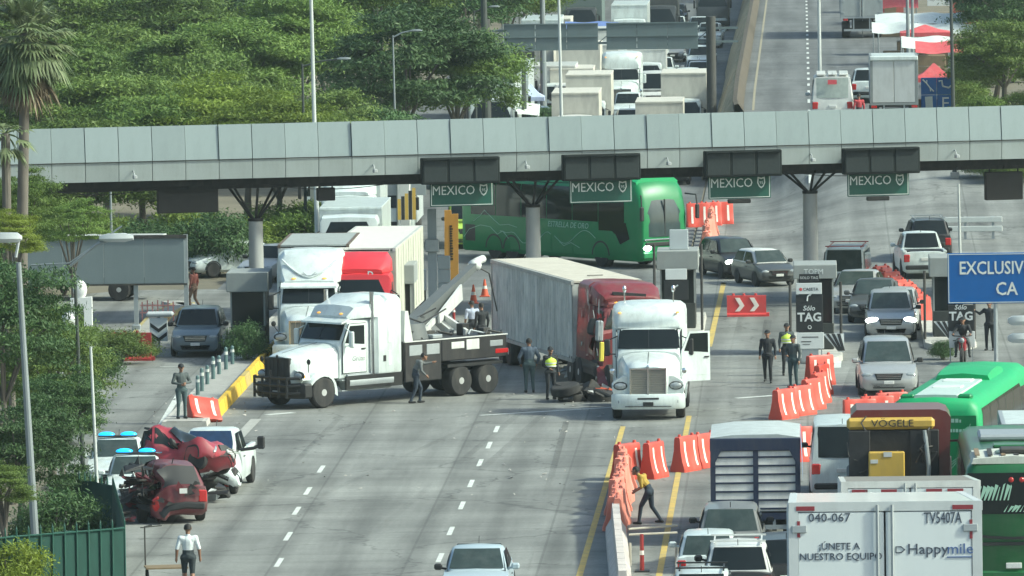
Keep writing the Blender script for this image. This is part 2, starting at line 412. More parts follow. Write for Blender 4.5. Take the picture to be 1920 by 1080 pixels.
# ---------------------------------------------------------------- bonneted lorry tractor; y = 0 at the bumper, -y back
def tractor(root, P, style='aero', roof_h=3.95, sleeper=2.0, hood=True, bumper=None, door_open=False, tail=2.6, stacks=0, grille=CHROME, guard=False, tank=CHROME, mirror=None, dark_front=None, rim=RIM, wheels=True, visor=False, steer=0):
    bumper = bumper or P; mirror = mirror or P
    yc = -1.95                              # cowl
    ye = yc - 1.5 - sleeper                 # back of cab
    # frame and drive axles
    q = B()
    for sd in (-1, 1): q.box(sd * .43 - .05, sd * .43 + .05, ye - tail, -.5, .78, 1.02)
    q.box(-.5, .5, -1.3, -1.1, .45, .7); q.build('chassis', DARK, root)
    if hood:
        def hr(y, w, zs, zt, wl, zl): return ring_at(y, [(0, zl), (wl, zl), (w, zl + .25), (w, zs), (w * .86, zt - .1), (w * .55, zt), (0, zt + .03)])
        q = B(); q.loft([hr(-.12, .6, 1.45, 1.72, .55, .8), hr(-.3, .74, 1.5, 1.8, .7, .75), hr(-1.0, .86, 1.62, 1.93, .84, .9), (hr(yc + .02, 1.0, 1.75, 2.06, 1.0, .95))]); hd = q.build('hood', P, root)
        q = B(); q.box(-.008, .008, -1.9, -.35, 1.84, 1.845); q.loft([[(-.008, y, z), (.008, y, z), (.008, y, z + .012), (-.008, y, z + .012)] for y, z in ((-.3, 1.825), (-1.0, 1.955), (-1.9, 2.085))]); q.build('hood_seam', BLACK, hd)
        for sd in (-1, 1):                  # fenders with an arch
            n = 10; out = []; yf = -1.12
            q = B(); rings = []
            for i in range(n + 1):
                a = math.pi * i / n; cy, cz = yf + .72 * math.cos(a), .42 + .78 * math.sin(a) * (1 if style != 'x' else 1)
                wo = 1.2 - .14 * abs(math.cos(a)) ** 3
                rings.append([(sd * .6, cy * 1.0, cz + .03), (sd * (wo - .1), cy, cz + .05), (sd * wo, cy, cz - .06), (sd * wo, yf + .6 * math.cos(a), .42 + .64 * math.sin(a)), (sd * .6, yf + .6 * math.cos(a), .42 + .64 * math.sin(a))])
            q.loft(rings); q.build('fender', P, root)
            q = B(); q.loft([[(sd * x, y, z) for x, z in ((.66, 1.0), (.66, 1.32), (1.02, 1.22), (1.12, .98))] for y in (-.55, -.22)])
            if style == 'aero': q.loft([[(sd * x, y, z) for x, z in ((.5, .84), (.55, 1.45), (.85, 1.42), (1.12, 1.25), (1.17, .98), (1.12, .84))] for y in (-.75, -.3, -.2)])
            q.build('nose_corner', P, root)
            q = B(); q.ball((sd * .9, -.24 if style != 'aero' else -.21, 1.12), (.22, .1, .12)); hl = q.build('headlight', LENS, root)
            q = B(); q.ball((sd * .9, -.262 if style != 'aero' else -.232, 1.12), (.26, .1, .15)); q.build('headlight_bezel', BLACK, hl)
            q = B(); q.ball((sd * 1.05, -.32, 1.08), (.06, .08, .08), 8, 4); q.build('turn_lamp', AMBER, hl)
        q = B(); q.loft([[(x, y, z) for x, z in ((-.55, .78), (.55, .78), (.6, 1.2), (.57, 1.68), (-.57, 1.68), (-.6, 1.2))] for y in (-.3, -.095)]); gr = q.build('grille', dark_front or mat('grille mesh', (.17, .165, .14), rough=.5, var=.3, scale=30), root)
        q = B()
        for k in range(7 if style != 'aero' else 0): q.box(-.54 + .18 * k - .006, -.54 + .18 * k + .006, -.1, -.085, .82, 1.64)
        for k in range(14 if style == 'aero' else 0): q.box(-.54, .54, -.097, -.092, .84 + .058 * k, .85 + .058 * k)
        for sd in (-1, 1): q.box(sd * .57 - .025, sd * .57 + .025, -.16, -.075, .8, 1.66)
        q.box(-.6, .6, -.16, -.07, 1.64, 1.7); q.box(-.028, .028, -.12, -.06, .8, 1.68); q.ball((0, -.09, 1.74), (.05, .04, .06), 8, 5)
        q.build('grille_surround', grille, gr)
    # bumper
    q = B(); q.loft([[(x, y, z) for x, y, z in ((-1.2 + e, -.55, z0), (-1.2 + e, -.25, z0), (-.85, -.03 - e, z0), (.85, -.03 - e, z0), (1.2 - e, -.25, z0), (1.2 - e, -.55, z0))] for z0, e in ((.36, .06), (.42, 0), (.8, 0), (.86, .05))]); bp = q.build('bumper', bumper, root)
    for sd in (-1, 1): q = B(); q.cbox(min(sd * .72, sd * .98), max(sd * .72, sd * .98), -.24, -.09, .55, .67, .02); q.build('fog_lamp', LENS if bumper != BLACK else DARK, bp)
    q = B(); q.cbox(-.35, .35, -.2, -.02, .68, .74, .01); q.build('bumper_slot', BLACK, bp)
    q = B(); q.cbox(-.17, .17, -.2, -.0, .48, .6, .01); q.build('number_plate', PLATE if bumper == BLACK else BLACK, bp)
    if guard:
        q = B()
        for z in (.55, .8, 1.05): q.tube([(-1.1, -.1, z), (-.8, .22, z), (.8, .22, z), (1.1, -.1, z)], .05)
        for x in (-.8, -.4, 0, .4, .8): q.cyl((x, .22, .38), (x, .22, 1.1 if abs(x) > .1 else 1.3), .045, n=6)
        q.build('bull_bar', BLACK, root)
    # cab
    def cr(y, w, zt, rt=.16, zb=.92): return ring_at(y, [(0, zb), (w - .03, zb), (w, zb + .06), (w, zt - rt - .6 * rt), (w - .04, zt - rt * .8), (w - rt, zt - .04), (w * .5, zt), (0, zt + .015)])
    cw = 1.06
    q = B(); q.loft([cr(yc, cw - .03, 2.1), cr(yc - .1, cw - .02, 2.22), cr(yc - .42, cw - .01, 2.84), cr(yc - .6, cw, 2.92), cr(yc - 1.52, cw, 2.96)]); q.build('cab', P, root)
    if visor:
        q = B(); q.loft([[(x, y, z) for y, z in ((yc - .5, 2.9), (yc - .16, 2.78), (yc - .15, 2.72), (yc - .5, 2.82))] for x in (-1.0, 0, 1.0)]); q.build('sun_visor', P, root)
    # windshield
    wk = 1.05 if style == 'aero' else 1.0
    def wsrow(t, w): w = w * wk; return [(w * (2 * i / 6 - 1), yc - .06 - .37 * t + .045 - .06 * (2 * i / 6 - 1) ** 2, 2.14 + .66 * t + .03) for i in range(7)]
    q = B(); q.loft([wsrow(.04, .96), wsrow(.5, .94), wsrow(.95, .9)], cap=False, closed=False); ws = q.build('windshield', GLASS2 if style == 'dusty' else GLASS, root)
    q = B(); q.loft([[(x - .012, y, z) for x, y, z in [(0, wsrow(t, 1)[3][1] + dd, wsrow(t, 1)[3][2]) for t in (.04, .95)]] + [(x + .012, y, z) for x, y, z in [(0, wsrow(t, 1)[3][1] + dd, wsrow(t, 1)[3][2]) for t in (.95, .04)]] for dd in (0, .012)]); q.build('wiper', BLACK, ws)
    # roof fairing and sleeper
    sw = 1.22
    if sleeper > 0:
        zr = roof_h
        q = B()
        prof = [(yc - 1.5, cw + .06, 2.99), (yc - 1.62, sw, zr - .45 if style != 'flat' else zr - .05), (yc - 2.1, sw, zr), (ye, sw, zr)]
        q.loft([cr(y, w, z, .2, 1.0) for y, w, z in prof]); q.build('sleeper', P, root)
        q = B()                              # raked fairing above the cab, with shoulders
        def fr(y, w, z0, z1): return ring_at(y, [(0, z0), (w, z0), (w + .01, z0 + (z1 - z0) * .35), (w - .06, z0 + (z1 - z0) * .78), (w - .25, z1 - .03), (0, z1)])
        q.loft([fr(yc - .42, 1.0, 2.84, zr - .5), fr(yc - .5, 1.08, 2.84, zr - .3), fr(yc - .72, 1.16, 2.86, zr - .1), fr(yc - 1.1, 1.2, 2.88, zr), fr(yc - 1.95, 1.21, 2.9, zr + .02)] if style == 'aero' else [fr(yc - .5, .92, 2.86, 2.98), fr(yc - .75, 1.02, 2.88, 3.32), fr(yc - 1.15, 1.12, 2.9, zr - .22), fr(yc - 1.64, 1.2, 2.9, zr - .02), fr(yc - 1.95, 1.2, 2.9, zr + .015)]); fa = q.build('roof_fairing', P, root)
        for sd in (-1, 1): q = B(); q.ball((sd * (.55 if style != 'aero' else .95), yc - (.56 if style != 'aero' else .5), 3.04 if style != 'aero' else zr - .28), (.09 if style != 'aero' else .06, .06, .035), 8, 4); q.build('marker_lamp', AMBER, fa)
        if style == 'swoosh':
            pts = [(x, yc - .62 - .5 * ((x / 1.0) ** 2) * .9, 3.08 + .62 * (abs(x) / 1.0) ** 1.6) for x in [i / 8 for i in range(-8, 9)]]
            q = B(); q.tube([(x, fairing_y(yc, z, zr) + .03, z) for x, y, z in pts], .03); q.build('fairing_crease', P, fa)
            q = B(); q.tube([(-.28, fairing_y(yc, 3.2, zr) + .04, 3.2), (0, fairing_y(yc, 3.1, zr) + .04, 3.1), (.28, fairing_y(yc, 3.2, zr) + .04, 3.2)], .018); q.tube([(-.22, fairing_y(yc, 3.25, zr) + .04, 3.25), (-.08, fairing_y(yc, 3.14, zr) + .04, 3.14), (.08, fairing_y(yc, 3.14, zr) + .04, 3.14), (.22, fairing_y(yc, 3.25, zr) + .04, 3.25)], .014); q.build('badge', STEEL, fa)
        for sd in (-1, 1):
            q = B(); q.cbox(min(sd * (sw - .05), sd * (sw + .006)), max(sd * (sw - .05), sd * (sw + .006)), ye + .45, ye + sleeper - .55, 1.25, 1.75, .01); lk = q.build('locker_door', P, root)
            q = B(); q.box(min(sd * (sw + .004), sd * (sw + .014)), max(sd * (sw + .004), sd * (sw + .014)), ye + .7, ye + .82, 1.4, 1.6); q.build('latch', BLACK, lk)
            q = B(); q.cbox(min(sd * (sw - .05), sd * (sw + .008)), max(sd * (sw - .05), sd * (sw + .008)), ye + .45, ye + sleeper - .55, 2.0, 2.75, .01); q.build('sleeper_panel', P, root)
            q = B(); q.loft([[(sd * x, y, z) for x, z in ((sw - .1, .55), (sw - .02, .55), (sw, 1.0), (sw - .1, 1.0))] for y in (ye - .05, yc - .15)]); q.build('side_skirt', P if style in ('aero', 'swoosh') else BLACK, root)
    # doors, side glass, mirrors, tanks
    for sd in (-1, 1):
        def sx(z): return sd * (cw + .004 - max(0, (z - 2.1)) * .03)
        op = door_open and sd == -1
        dm = B(); dm.poly([(0, 0, 1.1), (0, 0, 2.1), (0, -.3, 2.72), (0, -1.05, 2.72), (0, -1.05, 1.1)], .05 * sd)
        gq = B(); gq.poly([(sd * (cw + .002), yc - .1, 1.08), (sd * (cw + .002), yc - .1, 2.11), (sd * (cw - .005), yc - .41, 2.74), (sd * (cw - .005), yc - 1.19, 2.74), (sd * (cw + .002), yc - 1.19, 1.08)], .02 * sd); gq.build('door_gap', BLACK, root)
        d = link('door', dm.mesh('door', P), root, (sd * (cw - .02), yc - .12, 0), (0, 0, R(-62) if op else 0))
        gm = B(); gm.poly([(sd * .054, -.1, 2.1), (sd * .054, -.33, 2.66), (sd * .054, -.98, 2.66), (sd * .054, -.98, 2.02)]); gm.add([(-sd * .004, y, z) for x, y, z in gm.v[:4]], [(0, 1, 2, 3)]) if op else None
        gm.build('side_window', GLASS, d)
        q = B(); q.box(min(sd * .05, sd * .09), max(sd * .05, sd * .09), -1.0, -.84, 1.86, 1.9); q.build('door_handle', BLACK, d)
        q = B(); q.box(min(sd * .03, sd * .056), max(sd * .03, sd * .056), -.98, -.3, 1.3, 1.32); q.build('door_crease', P, d)
        q = B(); xm = sd * (cw + .3)
        q.cbox(xm - .1, xm + .1, yc - .34, yc - .2, 1.95, 2.5, .04); q.tube([(sd * (cw - .05), yc - .3, 2.6), (xm, yc - .27, 2.45)], .02); q.tube([(sd * (cw - .05), yc - .25, 2.0), (xm, yc - .27, 2.02)], .02)
        q.build('wing_mirror', mirror, root)
        if hood:
            q = B(); q.tube([(sd * .95, -.62, 1.2), (sd * 1.15, -.45, 1.5)], .015); q.ball((sd * 1.16, -.45, 1.58), (.09, .05, .1), 8, 5); q.build('hood_mirror', BLACK if style != 'aero' else CHROME, root)
        q = B(); q.cyl((sd * .92, yc - .3, .78), (sd * .92, ye + .35, .78), .31, n=14); q.build('fuel_tank', tank, root)
        q = B()
        for z in (.5, .85): q.box(min(sd * .8, sd * 1.15), max(sd * .8, sd * 1.15), yc - .25, yc - .0, z, z + .04)
        q.build('step', STEEL, root)
    for sd in range(stacks):
        s_ = -1 if sd == 0 else 1
        q = B(); q.cyl((s_ * 1.12, yc - 1.6 if sleeper == 0 else yc - 1.42, .9), (s_ * 1.12, yc - 1.42, 3.75), .075, n=10); q.build('exhaust_stack', CHROME if stacks == 2 else DARK, root)
    if wheels:
        for sd in (-1, 1):
            wheel(root, sd * 1.03, -1.12, .52, .3, True, rim, steer)
            for yy in (ye - tail + 1.75, ye - tail + .5):
                wheel(root, sd * 1.0, yy, .52, .5, True, rim)
    return ye - tail
def fairing_y(yc, z, zr):
    pts = [(2.98, yc - .5), (3.32, yc - .75), (zr - .22, yc - 1.15), (zr - .02, yc - 1.64)]
    for (z0, y0), (z1, y1) in zip(pts, pts[1:]):
        if z <= z1: return y0 + (y1 - y0) * (z - z0) / (z1 - z0)
    return yc - 1.64

# ---------------------------------------------------------------- box bodies, trailers; y = 0 at the front wall, -y back
def box_body(root, L, W, z0, z1, m, roofm=None, rib=0, doors=True, frame=None, tape=False, rods=True, corr=0, rodm=STEEL):
    w = W / 2; fr = frame or STEEL
    for sd in (-1, 1):
        q = B()
        if corr:                            # corrugated steel side
            pts = []; n = int(L / corr)
            for i in range(n): y = -L * i / n; d = L / n; pts += [(0, y), (0, y - d * .3), (-.032, y - d * .42), (-.032, y - d * .88)]
            pts.append((0, -L)); k = len(pts)
            q.add([(sd * (w + x), y, z) for z in (z0 + .12, z1 - .1) for x, y in pts], [(i, i + 1, k + i + 1, k + i) for i in range(k - 1)])
        else:
            q.box(sd * w - .02, sd * w + .02, -L + .01, -.01, z0 + .02, z1 - .02)
            if rib:
                for i in range(1, int(L / rib)): q.box(min(sd * (w + .02), sd * (w + .034)), max(sd * (w + .02), sd * (w + .034)), -i * rib - .03, -i * rib + .03, z0 + .1, z1 - .08)
        q.build('side_panel', m, root)
        q = B()
        for z in (z0, z1 - .1): q.box(sd * (w - .035) - .045, sd * (w - .035) + .065, -L - .012, .012, z - .014, z + .112)
        q.build('side_rail', fr, root)
    q = B(); q.box(-w + .04, w - .04, -L + .03, -.03, z0 + .03, z0 + .12); q.build('floor', DARK, root)
    q = B()
    if corr:
        n = int(L / .55)
        for i in range(n): q.cbox(-w + .06, w - .06, -L * (i + 1) / n + .02, -L * i / n - .02, z1 - .04, z1 + .03, .02)
    q.box(-w + .03, w - .03, -L + .02, -.02, z1 - .05, z1 + .008)
    q.build('roof', roofm or m, root)
    q = B(); q.box(-w + .02, w - .02, -.06, .0, z0 + .12, z1 - .1); q.build('front_wall', m, root)
    q = B(); q.box(-w, w, -L - .02, -L + .08, z1 - .115, z1 + .014); q.box(-w, w, -L - .02, -L + .08, z0 - .016, z0 + .114)
    for sd in (-1, 1): q.box(sd * (w - .055) - .06, sd * (w - .055) + .07, -L - .022, -L + .08, z0 + .1, z1 - .1)
    rf = q.build('rear_frame', fr, root)
    if doors:
        for sd in (-1, 1):
            q = B(); q.cbox(min(sd * .012, sd * (w - .12)), max(sd * .012, sd * (w - .12)), -L - .015, -L + .05, z0 + .125, z1 - .125, .012); d = q.build('door', m, root)
            if rods:
                q = B(); q.cyl((0, 0, z0 + .03), (0, 0, z1 - .03), .022, n=6); rm = q.mesh('lock_rod', rodm)
                for xx in (.1,): link('lock_rod', rm, d, (sd * xx, -L - .05, 0))
                q = B(); q.cbox(-.1, .1, -.016, .016, -.05, .05, .008); hm = q.mesh('hinge', rodm)
                for k in range(4): link('hinge', hm, d, (sd * (w - .14), -L - .03, z0 + .35 + (z1 - z0 - .7) * k / 3))
def trailer_gear(root, L, z0, axles=2, back=1.2, legs=True, mud=True):
    q = B()
    for sd in (-1, 1): q.box(sd * .5 - .06, sd * .5 + .06, -L + .1, -.6, z0 - .32, z0 - .02)
    for k in range(int(L / 1.2)): q.box(-1.15, 1.15, -.8 - 1.2 * k - .04, -.8 - 1.2 * k + .04, z0 - .12, z0 - .03)
    q.build('chassis', DARK, root)
    for a in range(axles):
        for sd in (-1, 1): wheel(root, sd * .98, -L + back + 1.25 * a, .5, .5, True)
        q = B(); q.cyl((-1, -L + back + 1.25 * a, .5), (1, -L + back + 1.25 * a, .5), .07, n=8); q.box(-.6, .6, -L + back + 1.25 * a - .1, -L + back + 1.25 * a + .1, .5, z0 - .2); q.build('axle', DARK, root)
    q = B(); q.box(-1.1, 1.1, -L + .02, -L + .14, .45, .57)
    for sd in (-1, 1): q.box(sd * .5 - .04, sd * .5 + .04, -L + .03, -L + .13, .57, z0)
    q.build('underride_guard', STEEL, root)
    for sd in (-1, 1): q = B(); q.cbox(sd * 1.0 - .14, sd * 1.0 + .14, -L - .03, -L + .04, z0 - .16, z0 - .03, .02); q.build('tail_light', TAIL, root)
    if legs:
        for sd in (-1, 1): q = B(); q.box(sd * .75 - .06, sd * .75 + .06, -2.9, -2.78, .18, z0); q.cbox(sd * .75 - .14, sd * .75 + .14, -2.98, -2.7, .05, .16, .02); q.build('landing_leg', DARK, root)

# ---------------------------------------------------------------- cab-over lorry front (box trucks); y = 0 at the front
def cabover(root, P, W=2.1, H=2.35, fairing=0.0, glass=GLASS, lights=False):
    w = W / 2
    def cr(y, ww, zt, zb=.55): return ring_at(y, [(0, zb), (ww - .03, zb), (ww, zb + .08), (ww, H * .58), (ww - .05, zt - .2), (ww - .14, zt - .05), (0, zt)])
    q = B(); q.loft([cr(-.0, w - .04, H * .56), cr(-.05, w, H * .6), cr(-.28, w - .01, H - .06), cr(-.5, w, H), cr(-1.7, w, H)]); q.build('cab', P, root)
    def row(t, ww): return [(ww * (2 * i / 6 - 1), -.04 - .22 * t + .03 - .04 * (2 * i / 6 - 1) ** 2, H * .59 + (H * .33) * t) for i in range(7)]
    q = B(); q.loft([row(0, w * .9), row(.5, w * .9), row(1, w * .85)], cap=False, closed=False); q.build('windshield', glass, root)
    q = B(); q.cbox(-w, w, -.35, .05, .42, .72, .04); bp = q.build('bumper', P if W < 2.2 else BLACK, root)
    q = B(); q.cbox(-w * .6, w * .6, -.1, .02, .85, 1.1, .02); q.build('grille', BLACK, root)
    q = B(); q.cbox(-.16, .16, -.1, .06, .5, .6, .01); q.build('number_plate', PLATE, bp)
    for sd in (-1, 1):
        q = B(); q.cbox(min(sd * w * .62, sd * w * .93), max(sd * w * .62, sd * w * .93), -.2, .03, .76, .94, .03); q.build('headlight', LAMPON if lights else LENS, root)
        q = B(); q.cbox(min(sd * (w + .1), sd * (w + .26)), max(sd * (w + .1), sd * (w + .26)), -.12, -.02, H * .55, H * .75, .03); q.tube([(sd * (w - .05), -.2, H * .8), (sd * (w + .18), -.06, H * .76)], .02); q.build('wing_mirror', BLACK, root)
        q = B(); q.poly([(sd * (w + .004), -.35, H * .58), (sd * (w - .03), -.5, H * .88), (sd * (w - .03), -1.3, H * .88), (sd * (w + .004), -1.3, H * .56)]); q.build('side_window', GLASS, root)
        wheel(root, sd * (w - .15), -.85, .42, .26, True)
    if fairing:
        def fr(y, ww, z1): return ring_at(y, [(0, H - .03), (ww, H - .03), (ww - .02, H + (z1 - H) * .6), (ww - .18, z1), (0, z1 + .02)])
        q = B(); q.loft([fr(-.4, w * .7, H + .1), fr(-.9, w * .9, H + fairing * .7), fr(-1.6, w * .95, H + fairing)]); q.build('roof_fairing', P, root)

# ---------------------------------------------------------------- coach; y = 0 at the front, -y back
def coach(root, P, L=13.0, W=2.55, H=3.75, glass=GLASS, roofm=None, skirtz=.32, dome=.25, rear_glass=False, front_lights=True, tails=False, hatchm=None, winlow=1.9, frontglass=None):
    w = W / 2
    def cs(y, k, zt, zb, wk=1.0): return ring_at(y, [(0, zb), ((w - .05) * wk, zb), (w * wk, zb + .1), (w * wk, 1.2), (w * wk, 2.2), ((w - .02) * wk, zt - .55), ((w - .1) * wk, zt - .2), ((w - .32) * wk, zt - .04), (0, zt)])
    st = [(.0, 1, H * .55, .45, .86), (-.02, 1, H * .62, .38, .9), (-.12, 1, H * .8, .34, .955), (-.3, 1, H * .93, skirtz, .985), (-.65, 1, H + dome * .35, skirtz, 1), (-1.3, 1, H + dome, skirtz, 1), (-2.3, 1, H + dome * .8, skirtz, 1), (-3.4, 1, H, skirtz, 1)]
    for i in range(1, 7): st.append((-3.4 - (L - 3.9) * i / 6, 1, H, skirtz, 1))
    st += [(-L + .18, 1, H - .05, skirtz, 1), (-L + .05, 1, H - .2, .38, .975), (-L, 1, H - .4, .5, .93)]
    q = B(); q.loft([cs(*s_) for s_ in st]); q.build('body', P, root, smooth=50)
    # windscreen
    def row(t, ww): 
        z = 1.35 + (H - .35 - 1.35) * t
        yb = .0 if z < H * .6 else None
        y = 0.0 - .02 - .34 * max(0, (z - 1.9) / (H - 2.2)) ** 2
        return [(ww * (2 * i / 8 - 1), y + .06 - .14 * (2 * i / 8 - 1) ** 4, z) for i in range(9)]
    q = B(); q.loft([row(t, w * .92) for t in (0, .25, .5, .75, 1)], cap=False, closed=False); ws = q.build('windshield', frontglass or GLASS, root)
    q = B(); q.box(-.02, .02, -.02, .05, 1.4, 2.9); q.build('windshield_divider', BLACK, ws)
    q = B(); q.cbox(-w * .8, w * .8, -.1, .05, .95, 1.12, .03); q.build('front_grille', BLACK, root)
    q = B(); q.cbox(-w * .86, w * .86, -.12, .06, 1.2, 1.26, .02); q.build('chrome_strip', CHROME, root)
    q = B(); q.cbox(-w * .93, w * .93, -.3, .06, .42, .72, .06); q.build('bumper', P, root)
    for sd in (-1, 1):
        q = B(); q.ball((sd * w * .72, -.02, .88), (.22, .1, .13)); q.build('headlight', LAMPON if front_lights else LENS, root)
        q = B(); q.tube([(sd * (w - .1), -.1, 3.1), (sd * (w + .18), .3, 3.05), (sd * (w + .2), .35, 2.6)], .035); q.cbox(sd * (w + .2) - .1, sd * (w + .2) + .1, .3, .42, 2.05, 2.65, .04); q.build('wing_mirror', BLACK, root)
        n = 6; y0, y1 = -1.1, -L + .7
        for i in range(n):                  # side panes
            a, b_ = y0 + (y1 - y0) * i / n - .02, y0 + (y1 - y0) * (i + 1) / n + .02
            q = B(); lo = winlow if i else winlow - .35
            xz = [(w + .008, lo), (w + .008, 2.2), (w - .012, H - .53), (w - .05, H - .38)]
            q.loft([[(sd * x, y, z) for x, z in xz] for y in (a, b_)], cap=False, closed=False); q.build('side_window', glass, root)
        for i in range(4):
            a = -3.2 - i * 1.5; q = B(); q.box(min(sd * w, sd * (w + .006)), max(sd * w, sd * (w + .006)), a - 1.4, a, .5, 1.25); q.build('luggage_door', P, root)
        for yy in (-2.75, -L + 3.6, -L + 2.35):
            wheel(root, sd * (w - .17), yy, .5, .32, True)
            q = B(); n2 = 12
            q.loft([[(sd * (w + dx), yy + rr * math.cos(math.pi * i / n2), .5 + rr * math.sin(math.pi * i / n2)) for i in range(n2 + 1)] for dx, rr in ((-.4, .62), (.008, .62), (.01, .54), (-.35, .54))], cap=False, closed=False); q.build('wheel_arch', BLACK, root)
            q = B(); q.cyl((sd * (w - .33), yy, .5), (sd * (w - .3), yy, .5), .55, n=16); q.build('wheel_well', BLACK, root)
        q = B(); q.cbox(sd * w * .8 - .1, sd * w * .8 + .1, -L - .02, -L + .1, .9, 1.5, .03); q.build('tail_light', TAIL, root)
    q = B(); q.cbox(-.75, .75, -5.6, -3.8, H - .02, H + .16, .06); q.build('air_conditioner', roofm or P, root)
    for yy in (-7.3, -9.6): q = B(); q.cbox(-.42, .42, yy - .35, yy + .35, H - .02, H + .07, .03); q.build('roof_hatch', hatchm or P, root)
    q = B(); q.cbox(-w * .93, w * .93, -L - .05, -L + .2, .42, .7, .05); q.build('rear_bumper', P, root)
    q = B(); q.cbox(-.2, .2, -L - .06, -L, .76, .9, .01); q.build('number_plate', PLATE, root)
    if rear_glass: q = B(); q.loft([[(x, -L + .03 - .045 + (.06 if z > 2.8 else 0), z) for x in (-w * .8, -w * .4, 0, w * .4, w * .8)] for z in (2.05, 2.6, 3.05)], cap=False, closed=False); q.build('rear_window', GLASS, root)
    if tails: q = B(); q.cbox(-.38, .38, -L + .06, -L + .2, H - .36, H - .3, .02); q.build('brake_light', TAILON, root)
def line_on(root, pts, r, m, name='stripe'):
    q = B(); q.tube(pts, r, 4); return q.build(name, m, root)
# ================================================================ the setting
def road_mat(name, base, tint=(1, 1, 1), slab=0, streak=.35, patch=.3, dark=(0.07, 0.07, 0.066), sy=.06):
    m = bpy.data.materials.new(name); m.use_nodes = True; nt = m.node_tree; L = nt.links; b = nt.nodes['Principled BSDF']
    N = nt.nodes.new; tc = N('ShaderNodeTexCoord')
    def noise_(scale, sc=(1, 1, 1), det=6, ro=.6):
        mp = N('ShaderNodeMapping'); mp.inputs['Scale'].default_value = sc; L.new(tc.outputs['Object'], mp.inputs['Vector'])
        n = N('ShaderNodeTexNoise'); n.inputs['Scale'].default_value = scale; n.inputs['Detail'].default_value = det; n.inputs['Roughness'].default_value = ro
        L.new(mp.outputs['Vector'], n.inputs['Vector']); return n.outputs['Fac']
    def rng_(src, a, c, lo, hi):
        r = N('ShaderNodeMapRange'); r.inputs[1].default_value = a; r.inputs[2].default_value = c; r.inputs[3].default_value = lo; r.inputs[4].default_value = hi; L.new(src, r.inputs[0]); return r.outputs[0]
    def mul(a, c):
        q = N('ShaderNodeMath'); q.operation = 'MULTIPLY'; L.new(a, q.inputs[0])
        if isinstance(c, float): q.inputs[1].default_value = c
        else: L.new(c, q.inputs[1])
        return q.outputs[0]
    v = rng_(noise_(.22), .3, .7, 1 - patch, 1 + patch * .6)                       # broad repair patches
    v = mul(v, rng_(noise_(.9, (1, .05, 1), 4), .35, .75, 1 + streak * .3, 1 - streak))   # streaks along the lanes
    v = mul(v, rng_(noise_(.5, (.12, 1.3, 1), 5), .45, .75, 1.05, .78))              # bands across the lanes
    v = mul(v, rng_(noise_(9, det=8), .3, .7, .86, 1.14))                          # aggregate
    sp = N('ShaderNodeSeparateXYZ'); L.new(tc.outputs['Object'], sp.inputs[0])
    wv = N('ShaderNodeMath'); wv.operation = 'SINE'; ws_ = N('ShaderNodeMath'); ws_.operation = 'MULTIPLY'; ws_.inputs[1].default_value = 2 * math.pi / 1.85; L.new(sp.outputs[0], ws_.inputs[0]); L.new(ws_.outputs[0], wv.inputs[0])
    tr = N('ShaderNodeMath'); tr.operation = 'MULTIPLY'; L.new(wv.outputs[0], tr.inputs[0]); L.new(noise_(.16, (1, .35, 1), 3), tr.inputs[1])
    v = mul(v, rng_(tr.outputs[0], .1, .6, 1.03, .8))                              # oil tracks where wheels run
    v = mul(v, rng_(noise_(1.6, det=9, ro=.75), .60, .72, 1.0, .62))                 # oil spots and stains
    cr = N('ShaderNodeTexVoronoi'); cr.feature = 'DISTANCE_TO_EDGE'; cr.inputs['Scale'].default_value = .16
    mp = N('ShaderNodeMapping'); mp.inputs['Scale'].default_value = (.8, 1.0, 1)
    nn = N('ShaderNodeTexNoise'); nn.inputs['Scale'].default_value = .8; nn.inputs['Detail'].default_value = 6
    L.new(tc.outputs['Object'], nn.inputs['Vector'])
    ad = N('ShaderNodeVectorMath'); ad.operation = 'MULTIPLY_ADD'; ad.inputs[1].default_value = (2.2, 2.2, 0); L.new(nn.outputs['Color'], ad.inputs[0]); L.new(tc.outputs['Object'], ad.inputs[2])
    L.new(ad.outputs[0], cr.inputs['Vector'])
    v = mul(v, rng_(cr.outputs['Distance'], 0, .012, .55, 1.0))                     # sealed cracks
    if slab:
        bk = N('ShaderNodeTexBrick'); bk.inputs['Scale'].default_value = 1; bk.inputs['Brick Width'].default_value = 3.6; bk.inputs['Row Height'].default_value = slab
        bk.inputs['Mortar Size'].default_value = .035; bk.offset = 0; bk.inputs['Color1'].default_value = (1, 1, 1, 1); bk.inputs['Color2'].default_value = (.9, .9, .9, 1); bk.inputs['Mortar'].default_value = (.72, .72, .72, 1)
        L.new(tc.outputs['Object'], bk.inputs['Vector'])
        q = N('ShaderNodeSeparateColor'); L.new(bk.outputs['Color'], q.inputs[0]); v = mul(v, q.outputs[0])
    mx = N('ShaderNodeMix'); mx.data_type = 'RGBA'; mx.blend_type = 'MULTIPLY'; mx.inputs['Factor'].default_value = 1
    mx.inputs['A'].default_value = (base * tint[0], base * tint[1], base * tint[2], 1); L.new(v, mx.inputs['B'])
    L.new(mx.outputs['Result'], b.inputs['Base Color']); b.inputs['Roughness'].default_value = .78; b.inputs['Specular IOR Level'].default_value = .35
    bp = N('ShaderNodeBump'); bp.inputs['Strength'].default_value = .25; bp.inputs['Distance'].default_value = .01; L.new(noise_(14, det=6), bp.inputs['Height']); L.new(bp.outputs['Normal'], b.inputs['Normal'])
    return m
ROADM = road_mat('worn grey carriageway', .235, (.985, 1.0, .93), slab=6.0)
ROADU = road_mat('grey asphalt of the upper road', .15, (.97, 1, .98), patch=.2)
DIRT = mat('dry roadside earth', (.16, .14, .1), rough=.95, var=.5, scale=.35, bump=.5, dirt=.5, dirtcol=(.07, .085, .045))
KERBM = mat('pale kerb concrete', (.45, .44, .4), rough=.9, var=.25, scale=1.5, dirt=.5)
